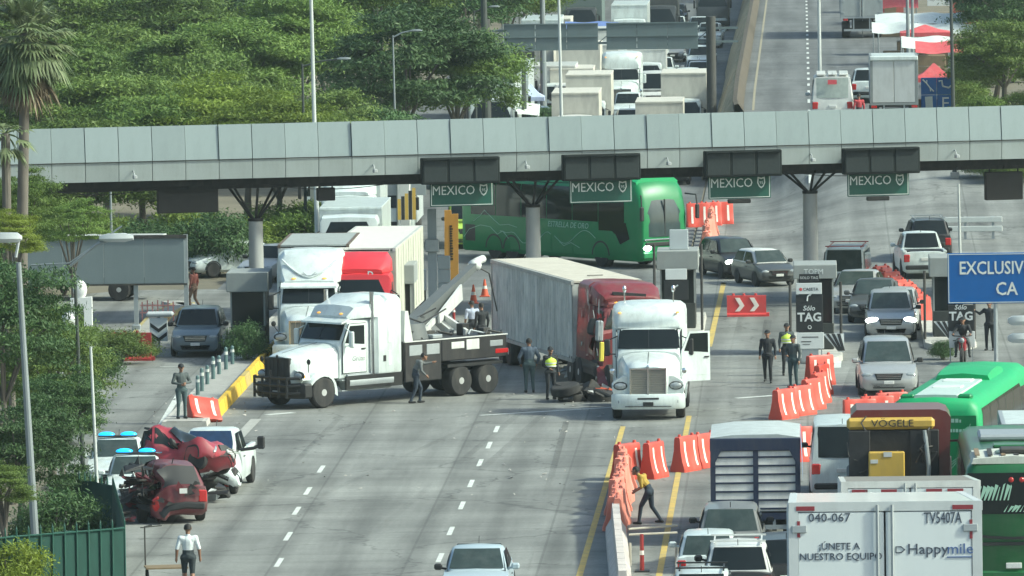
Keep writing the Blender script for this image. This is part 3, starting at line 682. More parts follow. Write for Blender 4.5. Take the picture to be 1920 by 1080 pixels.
YELLOW = mat('worn yellow road paint', (.52, .38, .1), rough=.8, var=.25, scale=2, dirt=.95, dirtcol=(.2, .19, .16))
YKERB = mat('yellow kerb paint', (.75, .48, .04), rough=.65, var=.2, scale=2, dirt=.4)
MARK = mat('white road paint', (.62, .64, .6), rough=.7, var=.15, scale=4, dirt=.8, dirtcol=(.25, .25, .23))

def grid(name, xs, ys, zf, m, parent=None):
    q = B(); nx = len(xs)
    q.v = [(x, y, zf(x, y)) for y in ys for x in xs]
    q.f = [(j * nx + i, j * nx + i + 1, (j + 1) * nx + i + 1, (j + 1) * nx + i) for j in range(len(ys) - 1) for i in range(nx - 1)]
    q.m = [0] * len(q.f)
    return q.build(name, m, parent, smooth=60, recalc=False)
def frange(a, b, s): n = max(1, int(round((b - a) / s))); return [a + (b - a) * i / n for i in range(n + 1)]
xs = [-900, -500, -300] + frange(-200, -35, 8) + frange(-34, -6, 4) + [-4.6, -4.2, -3.9, -3.5, -3.2, -2.7, -2.3, -1.9, -1.5, -1.2] + frange(0, 20, 4) + [40, 80, 150, 300, 600, 900]
ys = [-60, 0, 60, 100, 140, 168] + frange(170, 202, 4) + frange(210, 318, 12) + frange(322, 436, 3) + frange(444, 800, 12) + [900, 1100, 1500, 2200, 3200]
ground = grid('ground', xs, ys, lambda x, y: zg(x, y) - (.6 if 326 < y < 400 and -4.3 < x < 11 else .05), DIRT); tag(ground, kind='structure')
yr = [y for y in ys if y <= 325]
LEFT = [(-60, -18.5), (196, -18.5), (210, -18.6), (221, -21), (262, -25), (285, -33), (318, -33), (330, -24), (344, -20)]
def left_edge(y):
    for (y0, x0), (y1, x1) in zip(LEFT, LEFT[1:]):
        if y <= y1: return x0 + (x1 - x0) * (y - y0) / (y1 - y0)
    return LEFT[-1][1]
q = B(); cols = 13
yrr = sorted(set(yr + [214, 222, 230, 246, 262, 274, 285, 318]))
for y in yrr:
    a, b_ = left_edge(y), 17.0
    for i in range(cols + 1): x = a + (b_ - a) * i / cols; q.v.append((x, y, zg(x, y) - .0))
q.f = [(j * (cols + 1) + i, j * (cols + 1) + i + 1, (j + 1) * (cols + 1) + i + 1, (j + 1) * (cols + 1) + i) for j in range(len(yrr) - 1) for i in range(cols)]; q.m = [0] * len(q.f)
road = q.build('road', ROADM, smooth=60, recalc=False); tag(road, kind='structure')
yu = [y for y in ys if 326 <= y <= 900]
lower_road = grid('lower_road', [-24.0, -19.5, -14.6, -9.8, -5.0], [324.5] + [y for y in yu if y > 326], lambda x, y: .004, ROADU); tag(lower_road, kind='structure')
upper_road = grid('upper_road', [-4.9, -4.5, -4.2, -3.9, -3.5, -3.2, -2.7, -2.3, -1.9, -1.5, -1.2, 0, 2, 6, 10, 12], [324.5] + [y for y in yu if y < 408], lambda x, y: zg(x, y) + .008, ROADM); tag(upper_road, kind='structure'); upper_road.name = 'plaza_apron'
_q = B(); _ry = [402.0] + [y for y in yu if y > 403]
for y in _ry:
    for k in range(5): x = xe(y) + 1.5 + (7.4 - xe(y) - 1.5) * k / 4; _q.v.append((x, y, zg(x, y) + .012))
_q.f = [(j * 5 + i, j * 5 + i + 1, (j + 1) * 5 + i + 1, (j + 1) * 5 + i) for j in range(len(_ry) - 1) for i in range(4)]; _q.m = [0] * len(_q.f)
upper_road = _q.build('upper_road', ROADU, smooth=60, recalc=False); tag(upper_road, kind='structure')

def strip(name, a, b, w, m, parent, z=.008, n=None):
    a, b = Vector((a[0], a[1])), Vector((b[0], b[1])); d = (b - a).normalized(); s_ = Vector((d.y, -d.x)) * w / 2
    n = n or max(1, int((b - a).length / 6)); q = B(); rows = []
    for i in range(n + 1):
        p = a + (b - a) * i / n
        rows.append([(p.x - s_.x, p.y - s_.y, zg(p.x, p.y) + z), (p.x + s_.x, p.y + s_.y, zg(p.x, p.y) + z)])
    q.loft(rows, cap=False, closed=False); return q.build(name, m, parent, smooth=0, recalc=False)
for line in ([(523, 1055), (540, 1006), (556, 958), (577, 921), (602, 880)],
             [(825, 1046), (845, 996), (866, 948), (883, 907), (900, 868), (917, 835), (931, 805)]):
    for u, v in line:
        p = G(u, v); strip('lane_dash', (p.x, p.y - 1.2), (p.x, p.y + 1.2), .14, MARK, road)
for a, b_ in (((1082, 1095), (1168, 800)), ((1233, 1095), (1292, 780))):
    p, r_ = G(*a), G(*b_); strip('yellow_line', p, r_, .17, YELLOW, road)
strip('yellow_line', G(1330, 650), G(1357, 530), .2, YELLOW, road)
strip('stop_line', G(900, 779), G(1150, 764), .22, MARK, road)
strip('stop_line', G(436, 832), G(480, 786), .35, mat('faint old paint', (.36, .36, .33), rough=.8, var=.2, dirt=.6, dirtcol=(.22, .22, .2)), road, z=.007)
for a, b_, w in (((395, 840), (430, 800), .3), ((500, 778), (550, 774), .35), ((1380, 747), (1450, 742), .3), ((205, 690), (292, 640), .16), ((300, 800), (335, 740), .2), 
                ((1560, 745), (1640, 742), .22), ((1570, 690), (1575, 640), .25), ((300, 688), (430, 686), .12)):
    strip('paint_mark', G(*a), G(*b_), w, MARK, road, z=.009)
for k in range(34):
    y = 375 + 7.5 * k; strip('lane_dash', (.25, y), (.25, y + 2.8), .14, MARK, upper_road, z=.022)
strip('edge_line', (-2.6, 408), (-2.6, 790), .12, mat('faded yellow edge paint', (.3, .27, .19), rough=.8, dirt=.6), upper_road, z=.022, n=70)
for xx in (-15.9, -12.3, -8.7):
    for k in range(26): y = 360 + 9 * k; strip('lane_dash', (xx, y), (xx, y + 3), .14, MARK, lower_road, z=.012)

# retaining wall between the two far carriageways
q = B(); rows = []
WALLM = mat('earth-stained retaining wall', (.42, .35, .22), rough=.95, var=.6, scale=.4, bump=.5, dirt=.95, dirtcol=(.08, .07, .05))
for y in [y for y in yu if 402 <= y <= 800]:
    z = zroad_up(y); k0 = xe(y) + 4.6; k = .25 * math.sin(y * .23) + .15 * math.sin(y * .71)
    rows.append([(k0 - 5.2 + k * .3, y, -.03), (k0 - 4.7 + k * .5, y, z * .45 + .05), (k0 - 4.0 + k * .3, y, z * .92 + .12), (k0 - 3.55, y, z + .32), (k0 - 3.25, y, z + .32), (k0 - 3.2, y, z - .06)])
q.loft(rows, cap=False, closed=False); wall = q.build('retaining_wall', WALLM, smooth=40); tag(wall, 'brown earth-stained retaining wall between the two far roads', 'wall')
PARA = mat('dark parapet concrete', (.085, .07, .05), rough=.9, var=.4, scale=.6, dirt=.5)
q = B(); rows = []
for y in [y for y in yu if 402 <= y <= 800]: z = zroad_up(y); k0 = xe(y) + 4.6; rows.append([(k0 - 3.62, y, z + .30), (k0 - 3.62, y, z + .7), (k0 - 3.4, y, z + .75), (k0 - 3.1, y, z + .3), (k0 - 3.1, y, z + .01)])
q.loft(rows, cap=False, closed=False); q.build('parapet', PARA, wall)

# ---------------------------------------------------------------- toll canopy
GA, GB = at_z(0, 243, 7.7), at_z(1920, 197, 7.7)
gdir = (GB - GA).normalized(); GANG = math.degrees(math.atan2(gdir.y, gdir.x)); GLEN = (GB - GA).length
FAS = mat('sky-tinted upper cladding', (.3, .355, .355), rough=.4, metal=.1, var=.08, scale=.8, dirt=.4, dirtcol=(.19, .225, .22), objvar=.08)  # bluer upper panels carry the sky's reflection in their colour
FAS2 = mat('grey lower cladding panel', (.35, .39, .38), rough=.45, metal=.1, var=.08, scale=.8, dirt=.45, dirtcol=(.21, .225, .2), objvar=.08)
BOOTHC = mat('pale camera housing', (.4, .42, .42), rough=.5)
SHD = mat('shade-toned canopy steel', (.016, .016, .016), rough=.85, var=.4, dirt=.3)  # near-black tone paints in the shade beneath the canopy
gan = thing('toll_gantry', 'long pale grey panelled toll plaza canopy spanning all lanes', 'toll gantry', (GA.x, GA.y, 0), GANG)
PW = 1.29; npan = int((GLEN + 17) / PW); X0 = -3.2
pm1 = B(); pm1.loft([[(x, y, z) for y, z in ((.0, 6.37), (.16, 7.68), (.22, 7.68), (.06, 6.37))] for x in (.012, PW - .012)]); pm1 = pm1.mesh('fascia_panel', FAS, 0)
pm2 = B(); pm2.loft([[(x, y, z) for y, z in ((.05, 5.61), (.0, 6.345), (.06, 6.345), (.11, 5.61))] for x in (.012, PW - .012)]); pm2 = pm2.mesh('fascia_panel', FAS2, 0)
rp = random.Random(3)
for i in range(npan):
    link('fascia_panel', pm1, gan, (X0 + i * PW, rp.uniform(-.006, .006), 0), (rp.uniform(-.006, .006), 0, 0))
    link('lower_panel', pm2, gan, (X0 + i * PW, rp.uniform(-.006, .006), 0))
XE = X0 + npan * PW
q = B(); q.box(X0, XE, .26, .4, 5.66, 7.6); q.build('fascia_backing', SHD, gan)
q = B(); q.box(X0, XE, .42, 6.5, 6.55, 6.75); q.build('roof_deck', mat('canopy roof sheet', (.3, .31, .3), rough=.8, dirt=.4), gan)
q = B()
for yy in (.75, 3.3, 6.2):
    q.box(X0, XE, yy - .12, yy + .12, 5.2, 5.34); q.box(X0, XE, yy - .12, yy + .12, 6.3, 6.44)
    k = 0; xx = X0 + .4
    while xx < XE - 1: q.cyl((xx, yy, 5.3), (xx + .65, yy, 6.35), .05, n=5); q.cyl((xx + .65, yy, 6.35), (xx + 1.3, yy, 5.3), .05, n=5); xx += 1.3
q.box(X0, XE, .45, .6, 5.35, 5.75)
for k in range(24): q.box(X0 + 1 + k * 1.9, X0 + 1.12 + k * 1.9, .5, 6.3, 5.25, 5.4)
q.build('truss', SHD, gan)
def gloc(u, v=None, dy=0.0):                # local x on the canopy under column u
    lo, hi = X0, XE
    for _ in range(40):
        m_ = (lo + hi) / 2; p = gan.matrix_basis @ Vector((m_, dy, 5.6))
        if proj(p)[0] < u: lo = m_
        else: hi = m_
    return (lo + hi) / 2
COLM = mat('smooth concrete column', (.36, .37, .36), rough=.85, var=.15, scale=1.2, dirt=.3)
for u, zt in ((478, 3.95), (998, 4.2), (1518, 4.45), (25, 4.0)):
    xx = gloc(u, dy=1.5)
    q = B(); q.cyl((xx, 1.5, 0), (xx, 1.5, zt), .31, .27, n=18); c = q.build('column', COLM, gan)
    q = B(); q.cyl((xx, 1.5, zt - .06), (xx, 1.5, zt + .05), .3, n=18)
    for dx, dy in ((-.95, -.55), (.95, -.55), (-.95, .9), (.95, .9), (0, -.6)): q.tube([(xx + dx * .1, 1.5 + dy * .1, zt), (xx + dx, 1.5 + dy, 5.28)], .05)
    q.build('strut', SHD, c)
# hanging lane signal boxes and MEXICO signs
SIGB = mat('dark signal box', (.012, .016, .016), rough=.8, var=.25, spec=.2); SIGP = mat('unlit signal matrix', (.028, .035, .036), spec=.2, rough=.7, var=.25, scale=9)
GREEN = mat('green road sign sheet', (.008, .075, .052), rough=.5, var=.12, dirt=.15); SIGNW = mat('white sign legend', (.62, .66, .62), rough=.5, var=.15)
names = ['leftmost', 'second from the left', 'third from the left', 'rightmost']
def gspot(u, y): return gan.matrix_basis @ Vector((gloc(u), y, 0))
for i, (u, vt, tilt) in enumerate(((858, 295, 0), (1122, 289, 0), (1387, 282, 0), (1646, 277, 0))):
    p = gspot(u, -.62); zt = at_y(u, vt, p.y).z
    t = thing('lane_signal', f'dark three-panel signal box on the canopy, {names[i]} of four over green signs', 'signal box', (p.x, p.y, zt - 1.02), GANG, 'signal boxes over the toll lanes')
    q = B(); q.cbox(-1.53, 1.53, 0, .34, 0, 1.02, .03); q.build('housing', SIGB, t)
    for k in (-1, 0, 1):
        q = B(); q.cbox(k * 1.0 - .45, k * 1.0 + .45, -.02, .01, .08, .94, .015); pn = q.build('signal_panel', SIGP, t)
        q = B(); q.box(k * 1.0 - .48, k * 1.0 + .48, -.16, .0, .945, .965); q.build('hood', SIGB, pn)
    for k in (-1.1, 1.1): q = B(); q.box(k - .04, k + .04, .33, .66, .8, .9); q.build('bracket', SHD, t)
    us = (866, 1127, 1387, 1647)[i]; p = gspot(us, .05); vb = (386, 380, 372, 367)[i]; zb = at_y(us, vb, p.y).z
    t = thing('mexico_sign', f'green MEXICO road sign with shield under the {names[i].replace(" from the left", "")} signal box', 'road sign', (p.x, p.y - .2, zb), GANG, 'green MEXICO signs')
    q = B(); q.cbox(-1.24, 1.24, 0, .05, 0, 1.0, .02); q.build('sign_plate', GREEN, t)
    q = B()
    for z in (.04, .93): q.box(-1.2, 1.2, -.008, .002, z, z + .025)
    for x in (-1.2, 1.175): q.box(x, x + .025, -.009, .001, .04, .955)
    q.build('border', SIGNW, t)
    text('MEXICO', .50, SIGNW, t, (-.32, -.012, .60), sx=.9)
    q = B(); pts = [(.72, .83), (.86, .79), (1.0, .83), (1.02, .6), (.95, .45), (.86, .38), (.77, .45), (.7, .6)]; q.prism(pts, 'y', -.014, .0); sh = q.build('shield', SIGNW, t)
    q = B(); q.prism([(.86 + (a - .86) * .72, .6 + (b_ - .6) * .72) for a, b_ in pts], 'y', -.02, -.0145); q.build('shield_field', GREEN, sh)
    text('95', .16, SIGNW, sh, (.86, -.024, .6), name='route_number')
    q = B()
    for k in (-.9, .9): q.box(k - .03, k + .03, .02, .08, .9, 5.5 - zb + .3)
    if i > 1: q.cbox(-.45, .45, .0, .2, -.18, -.02, .03)
    q.build('hanger', SHD, t)
for u, vt, w, hh, lab in ((360, 350, 2.35, 1.0, 'plain dark signal box hanging under the left part of the canopy'), (1895, 322, 1.5, 1.1, 'dark signal box hanging at the far right end of the canopy'), (620, 352, .7, .5, 'small dark lamp box under the canopy beside the grey post')):
    p = gspot(u, .9); zt = at_y(u, vt, p.y).z
    t = thing('signal_box', lab, 'signal box', (p.x, p.y, zt - hh), GANG)
    q = B(); q.cbox(-w / 2, w / 2, 0, .3, 0, hh, .03); q.build('housing', mat('brown-black box', (.03, .028, .026), rough=.8, var=.3), t)
    q = B(); q.box(-w * .4, -w * .4 + .05, .1, .16, hh - .02, 5.4 - zt + hh); q.box(w * .4 - .05, w * .4, .1, .16, hh - .02, 5.4 - zt + hh); q.build('hanger', SHD, t)

q = B(); q.tube([(X0, -.03, 6.355), (XE, -.03, 6.355)], .018, 5); q.build('conduit', SHD, gan)
for k, u in enumerate((250, 700, 985, 1250, 1520, 1790)):
    xx = gloc(u); q = B(); q.cbox(xx - .07, xx + .07, -.5, -.2, 5.72, 5.86, .02); q.tube([(xx, -.3, 5.86), (xx, -.1, 6.0), (xx, .05, 6.0)], .025, 6); q.build('camera', BOOTHC, gan)
for k, (u0, u1) in enumerate(((90, 300), (500, 760), (960, 1200), (1480, 1700))):
    a, b_ = gloc(u0), gloc(u1); q = B(); q.tube([(a + (b_ - a) * i / 8, .4, 5.32 - .22 * math.sin(math.pi * i / 8)) for i in range(9)], .016, 5); q.build('cable', SHD, gan)
# ---------------------------------------------------------------- tyre marks on the road
TYREM = mat('dark tyre rubber mark', (.085, .085, .08), rough=.8, var=.4, scale=3)
_b = TYREM.node_tree.nodes['Principled BSDF']; _n = TYREM.node_tree.nodes.new('ShaderNodeTexNoise'); _n.inputs['Scale'].default_value = .9; _n.inputs['Detail'].default_value = 8; _r = TYREM.node_tree.nodes.new('ShaderNodeMapRange'); _r.inputs[1].default_value = .45; _r.inputs[2].default_value = .85; _r.inputs[4].default_value = .42
TYREM.node_tree.links.new(_n.outputs['Fac'], _r.inputs[0]); TYREM.node_tree.links.new(_r.outputs[0], _b.inputs['Alpha'])
for a, b_, w in (((700, 1000), (980, 770), .24), ((760, 1010), (1020, 775), .24), ((420, 1000), (640, 780), .22), ((985, 1070), (1062, 790), .2), ((600, 930), (900, 790), .22), ((1360, 720), (1400, 560), .3), ((1420, 740), (1440, 600), .3), ((300, 690), (330, 600), .25), ((1560, 800), (1600, 690), .25), ((1720, 800), (1700, 700), .25)):
    strip('tyre_mark', G(*a), G(*b_), w, TYREM, road, z=.005 + .0004 * (a[0] % 7))
# ---------------------------------------------------------------- islands, kerbs, booths
def island(label, pts, w, kerb=KERBM, top=CONC, hgt=.17, yellow=False):
    t = thing('traffic_island', label, 'traffic island', (0, 0, 0))
    for nm, m, z0, z1, ww in (('kerb', kerb, -.03, hgt, w), ('paving', top, hgt - .02, hgt + .006, w - .3)):
        q = B(); rows = []
        n = len(pts)
        for i, p in enumerate(pts):
            d = (Vector(pts[min(i + 1, n - 1)]) - Vector(pts[max(i - 1, 0)])).normalized(); s_ = Vector((d.y, -d.x)) * ww / 2
            rows.append([(p[0] - s_.x, p[1] - s_.y, z0), (p[0] - s_.x * .96, p[1] - s_.y * .96, z1), (p[0] + s_.x * .96, p[1] + s_.y * .96, z1), (p[0] + s_.x, p[1] + s_.y, z0)])
        q.loft(rows); q.build(nm, m, t, smooth=30)
    return t
def g2(u, v): p = G(u, v); return (p.x, p.y)
pa, pb = Vector(g2(345, 800)), Vector(g2(478, 660))
island('long lane island with yellow painted kerb left of the white wrecker', [tuple(pa), tuple(pa.lerp(pb, .35)), tuple(pa.lerp(pb, .7)), tuple(pb), (pb.x + .2, 296), (pb.x + .3, 312)], 1.5)
q = B(); d = (pb - pa).normalized(); s_ = Vector((d.y, -d.x))
yk = thing('yellow_kerb', 'bright yellow kerb wall along the lane island by the wrecker', 'kerb')
nb = 12
for i in range(nb):
    a = pa.lerp(pb, .12 + .88 * i / nb) + s_ * .78; b_ = pa.lerp(pb, .12 + .88 * (i + .96) / nb) + s_ * .78
    q = B(); q.loft([[(p.x + s_.x * o, p.y + s_.y * o, z) for o, z in ((-.14, .0), (-.1, .42), (.06, .42), (.14, .0))] for p in (a, b_)]); q.build('kerb_block', YKERB if i != 5 else mat('rubbed yellow paint', (.5, .38, .12), rough=.8, dirt=.6), yk, smooth=20)
BOLM = mat('blue-green bollard', (.10, .17, .17), rough=.6, var=.3, dirt=.35)
for i, (u, v) in enumerate(((371, 742), (379, 735), (389, 722), (400, 712), (411, 703), (424, 694), (436, 684))):
    p = G(u, v + 8); t = thing('bollard', ['blue-green bollard nearest the officer on the lane island', 'second blue-green bollard from the officer', 'third blue-green bollard from the officer', 'fourth blue-green bollard from the officer', 'fifth blue-green bollard from the officer', 'sixth blue-green bollard from the officer', 'blue-green bollard farthest from the officer, nearest the booth'][i], 'bollard', (p.x, p.y, .17), 0, 'bollards on the lane island')
    hh = .75 if i % 2 else .62
    q = B(); q.cyl((0, 0, 0), (0, 0, hh), .07, .06, n=10); q.ball((0, 0, hh), (.06, .06, .05), 10, 4); q.build('post', BOLM, t)
    q = B(); q.cyl((0, 0, hh * .7), (0, 0, hh * .85), .071, n=10); q.build('reflective_band', MARK, t)
BOOTHD = mat('dark booth cabin', (.03, .035, .033), rough=.5, var=.4, dirt=.2); SLAB = mat('grey booth canopy', (.27, .29, .28), rough=.75, var=.1, dirt=.25)
def booth(label, u, s, slab=True, w=1.5, cab=True, zc=2.4, zt=3.1, lw=1.9, x=0, hedge=False):
    p = XS(u, s); t = thing('toll_booth', label, 'toll booth', (p.x, p.y, 0), 0)
    q = B(); q.loft([[(x_, y, z) for x_, z in ((-lw / 2, 0), (-lw / 2 + .04, .2), (lw / 2 - .04, .2), (lw / 2, 0))] for y in (-2.6, 8.5)]); q.loft([[(x_, y, z) for x_, z in ((-lw / 2 * k, 0), (-lw / 2 * k + .02, .2), (lw / 2 * k - .02, .2), (lw / 2 * k, 0))] for y, k in ((-4.2, .3), (-3.6, .75), (-2.601, .998))])
    q.build('island_base', KERBM, t)
    if slab: q = B(); q.cbox(-w / 2, w / 2, -.2, 2.3, zc, zt, .02); q.build('booth_canopy', SLAB, t)
    if cab:
        cw_ = w / 2 - .12
        q = B(); q.cbox(-cw_, cw_, 0, 2.1, .2, 1.15, .03); q.build('booth_base', BOOTHD, t)
        q = B(); q.cbox(-cw_ + .03, cw_ - .03, .03, 2.07, 1.15, zc - .02, .02); q.build('booth_glazing', GLASS, t)
        q = B()
        for xx in (-cw_, cw_ - .06):
            for yy in (0, 1.0, 2.04): q.box(xx, xx + .06, yy, yy + .06, 1.14, zc)
        q.build('glazing_bar', SLAB, t)
    return t
booth('grey-topped dark toll booth on the island left of the white lorry', 466, 52.2)
b2 = booth('grey-topped dark toll booth behind the wrecker cab', 741, 51.6)
b3 = booth('glazed grey toll booth behind the white lorry with open door', 1272, 50.5, w=1.55)
b4 = booth('toll booth carrying the left TAG board by the police officers', 1530, 52.5, w=1.55, zc=2.75, zt=3.25)
b5 = booth('toll booth carrying the right TAG board under the blue sign', 1780, 51.5, w=1.4, slab=True)
# ================================================================ vehicles
RED = paint('dulled red lorry paint', (.17, .016, .02), dirt=.55, rough=.55); DKRED = paint('battered maroon paint', (.12, .016, .022), dirt=.6, rough=.55)
GRN = mat('coach green', (.012, .19, .058), rough=.4, var=.08, dirt=.12); GRN2 = mat('sunlit coach green', (.03, .34, .12), rough=.5, var=.1, dirt=.15); CITY = paint('city bus green', (.015, .11, .03), dirt=.25)  # second, lighter coach green has the sunlight put into its colour
NAVY = paint('navy stake body paint', (.012, .022, .06), dirt=.3, rough=.55); TARP = mat('pale blue tarpaulin', (.2, .27, .42), rough=.6, var=.15, dirt=.2)
GREYC = paint('grey car paint', (.2, .205, .2), dirt=.25); DGREY = paint('dark grey car paint', (.06, .065, .065), dirt=.3); BLKC = paint('black car paint', (.018, .018, .02), dirt=.3)
BLUEG = paint('dark blue-grey car paint', (.13, .165, .185), dirt=.15); MAROON = paint('maroon canopy paint', (.12, .018, .018), dirt=.3); VYEL = paint('machine yellow', (.55, .36, .06), dirt=.35, rough=.5)
LIME = paint('lime green van paint', (.42, .6, .1), dirt=.15); CREAM = mat('cream truck box', (.55, .53, .46), rough=.7, var=.08, scale=1, dirt=.35); TRUCKG = mat('grey-white truck box', (.5, .52, .51), rough=.6, var=.08, scale=1, dirt=.3)
def dirv(h): return Vector((-math.sin(R(h)), math.cos(R(h)), 0))

# --- white bonneted lorry with its door open
p = G(1217, 783.5); t = thing('white_lorry', 'white bonneted lorry tractor facing forward with its driver door swung open', 'lorry', (p.x, p.y - 1.1, 0), 180)
tractor(t, WHITE, 'aero', roof_h=3.62, sleeper=1.1, door_open=True, tail=2.3, grille=CHROME, tank=STEEL, mirror=BLACK)
q = B(); q.box(-.75, .75, -.02, .004, .45, .47); q.build('bumper_line', BLACK, t)
for sd in (-1, 1):
    q = B(); q.cyl((sd * .8, -3.4, 3.55), (sd * .8, -3.4, 4.0), .02, n=6); q.ball((sd * .8, -3.4, 4.05), (.07, .07, .12)); q.build('roof_horn', CHROME, t)
# --- white wrecker
fa, ra = G(603, 765), G(858, 742); hv = (fa - ra).normalized(); hw = head_to(hv.x, hv.y); rv = Vector((hv.y, -hv.x, 0))
bp_ = fa + rv * 1.03 + hv * 1.12
t = thing('wrecker_truck', 'white bonneted heavy wrecker with black bull bar and raised boom', 'tow truck', (bp_.x, bp_.y, 0), hw)
tractor(t, WHITE, 'classic', roof_h=3.62, sleeper=1.15, bumper=BLACK, tail=4.5, stacks=2, guard=True, dark_front=BLACK, grille=BLACK, mirror=WHITE, tank=STEEL, visor=True)
q = B(); q.cbox(-1.24, 1.24, -6.45, -4.75, .62, 1.98, .03); q.cbox(-1.24, 1.24, -9.5, -6.45, 1.22, 1.96, .03); q.build('wrecker_body', mat('black wrecker body', (.02, .02, .022), rough=.5, var=.4, dirt=.3), t)
for sd in (-1, 1): q = B(); q.box(min(sd * 1.2, sd * 1.26), max(sd * 1.2, sd * 1.26), -9.52, -4.73, 1.962, 2.0); q.build('deck_rail', WHITE2, t)
rr = random.Random(31)
for k in range(16):
    x, y = rr.uniform(-1.0, .9), rr.uniform(-9.2, -5.0); q = B()
    if k % 3: q.cbox(x, x + rr.uniform(.2, .5), y - rr.uniform(.2, .6), y, 1.96, 1.96 + rr.uniform(.1, .4), .02)
    else: q.tube([(x, y, 2.0), (x + .2, y - .3, 2.12), (x - .1, y - .7, 2.0), (x + .25, y - 1.0, 2.05)], .04, 6)
    q.build('deck_gear', [DARK, BLACK, STEEL, DARK][k % 4], t)
for sd in (-1, 1): q = B(); q.tube([(sd * .3, -5.2, 2.9), (sd * .35, -6.4, 2.5), (sd * .25, -7.6, 2.9)], .03, 6); q.build('hydraulic_hose', BLACK, t)
for sd in (-1, 1):
    for a, z0, z1, m in ((-4.95, 1.5, 1.85, STEEL), (-5.75, 1.5, 1.85, STEEL), (-6.9, 1.62, 1.85, WHITE2), (-7.6, 1.55, 1.9, WHITE2), (-8.7, 1.6, 1.8, STEEL), (-8.95, 1.35, 1.5, TAIL)):
        q = B(); q.cbox(min(sd * 1.2, sd * 1.252), max(sd * 1.2, sd * 1.252), a - .6, a, z0, z1, .01); q.build('side_locker', m, t)
    q = B(); q.loft([[(sd * x, y, z) for x, z in ((.75, 1.02), (1.25, 1.0), (1.25, 1.1), (.75, 1.12))] for y in (-9.3, -6.7)]); q.build('mudguard', BLACK, t)
q = B(); q.loft([[(x, y, z) for y, z in ((-4.95, 1.98), (-5.35, 1.98), (-5.15, 3.0), (-5.0, 3.0))] for x in (-1.0, -.7)]); q.loft([[(x, y, z) for y, z in ((-4.95, 1.98), (-5.35, 1.98), (-5.15, 3.0), (-5.0, 3.0))] for x in (.7, 1.0)]); q.build('headboard', WHITE2, t)
Wi = Matrix.Translation(t.location) @ Matrix.Rotation(R(hw), 4, 'Z'); Wi = Wi.inverted()
BOOM = mat('grey boom steel', (.11, .12, .12), rough=.6, metal=.1, var=.2, dirt=.35)
tipw = at_z(908, 492, 3.95); base = Vector((0, -6.0, 2.25)); tip = Wi @ Vector((tipw.x - .3, tipw.y - .8, 3.9))
def beam(q, a, b, w0, h0, w1, h1):
    a, b = Vector(a), Vector(b); d = (b - a).normalized(); s_ = d.cross(Vector((0, 0, 1))).normalized(); u_ = s_.cross(d)
    q.loft([[p + s_ * x * w + u_ * z * h for x, z in ((-.5, -.5), (.5, -.5), (.5, .5), (-.5, .5))] for p, w, h in ((a, w0, h0), (b, w1, h1))])
q = B(); beam(q, base, base.lerp(tip, .62), .42, .48, .38, .4); bo = q.build('boom', BOOM, t)
q = B(); beam(q, base.lerp(tip, .45), tip, .3, .3, .24, .24); q.build('boom_extension', BOOM, bo)
q = B(); a = base.lerp(tip, .3) + Vector((-.55, 0, -.25)); b_ = base.lerp(tip, .68) + Vector((-.4, 0, -.2)); beam(q, a, b_, .07, .34, .07, .55); q.build('boom_side_plate', WHITE2, bo)
q = B()
for sd in (-1, 1):
    beam(q, (sd * .42, -6.1, 2.0), base.lerp(tip, .33) + Vector((sd * .35, 0, -.3)), .1, .22, .1, .18); beam(q, (sd * .42, -8.4, 2.0), base.lerp(tip, .4) + Vector((sd * .35, 0, -.35)), .1, .3, .1, .2)
q.build('lift_ram', WHITE2, t)
q = B(); q.ball(tip, (.25, .25, .22), 10, 6); q.cyl(tip + Vector((0, 0, .1)), tip + Vector((.1, -.5, .2)), .14, n=10); q.build('boom_head', WHITE2, bo)
q = B(); q.cyl((0, -6.0, 1.96), (0, -6.0, 2.5), .75, .6, n=18); q.build('turntable', BOOM, t)
q = B(); q.tube([tip, Wi @ Vector((tipw.x + .15, tipw.y + .3, 3.55)), Wi @ Vector((tipw.x + .4, tipw.y + .6, 2.2))], .025); q.build('cable', DARK, bo)
text('Grúas', .24, mat('dark lettering', (.03, .03, .035), rough=.5), t, (-1.086, -2.75, 1.55), (math.pi / 2, 0, -math.pi / 2), .004, shear=.3)
# --- grey container lorry: container on its chassis, wrecked red tractor
cl0, cl1 = at_z(921, 487, 3.6), at_z(1072, 528, 3.6); hv = (cl1 - cl0).normalized(); hc = head_to(hv.x, hv.y); lv = Vector((-hv.y, hv.x, 0))
fc = cl1 + lv * 1.22; CL = (cl1 - cl0).length
CONT = mat('streaked grey container paint', (.6, .61, .57), rough=.75, var=.5, scale=2.2, stretch=(1, 2.2, .16), dirt=.85, dirtcol=(.13, .16, .17))
CROOF = mat('rusty pale container roof', (.5, .47, .4), rough=.85, var=.2, scale=1.5, dirt=.45, dirtcol=(.3, .24, .17))
t = thing('container_trailer', 'long dirty grey corrugated container trailer lifted by the wrecker boom', 'trailer', (fc.x, fc.y, 0), hc)
box_body(t, CL, 2.44, .84, 3.6, CONT, CROOF, corr=.28, frame=mat('container frame', (.4, .4, .37), rough=.8, var=.2, dirt=.5)); 
for o in list(t.children): pass
trailer_gear(t, CL, .98, back=1.4, legs=False)
q = B(); q.poly([(-.35, -2.1, 3.65), (.2, -2.1, 3.65), (.2, -2.0, 3.65), (-.35, -2.0, 3.65)], .02); q.build('roof_mark', DARK, t)
fr_ = fc + hv * 5.75
t = thing('red_lorry_tractor', 'wrecked dark red lorry tractor under the front of the grey container', 'lorry', (fr_.x, fr_.y, 0), hc, tilt=(0, -2.5))
tractor(t, RED, 'sloped', roof_h=3.68, sleeper=2.0, hood=False, tail=1.2, mirror=BLACK, tank=DARK, wheels=True)
_r = random.Random(5)
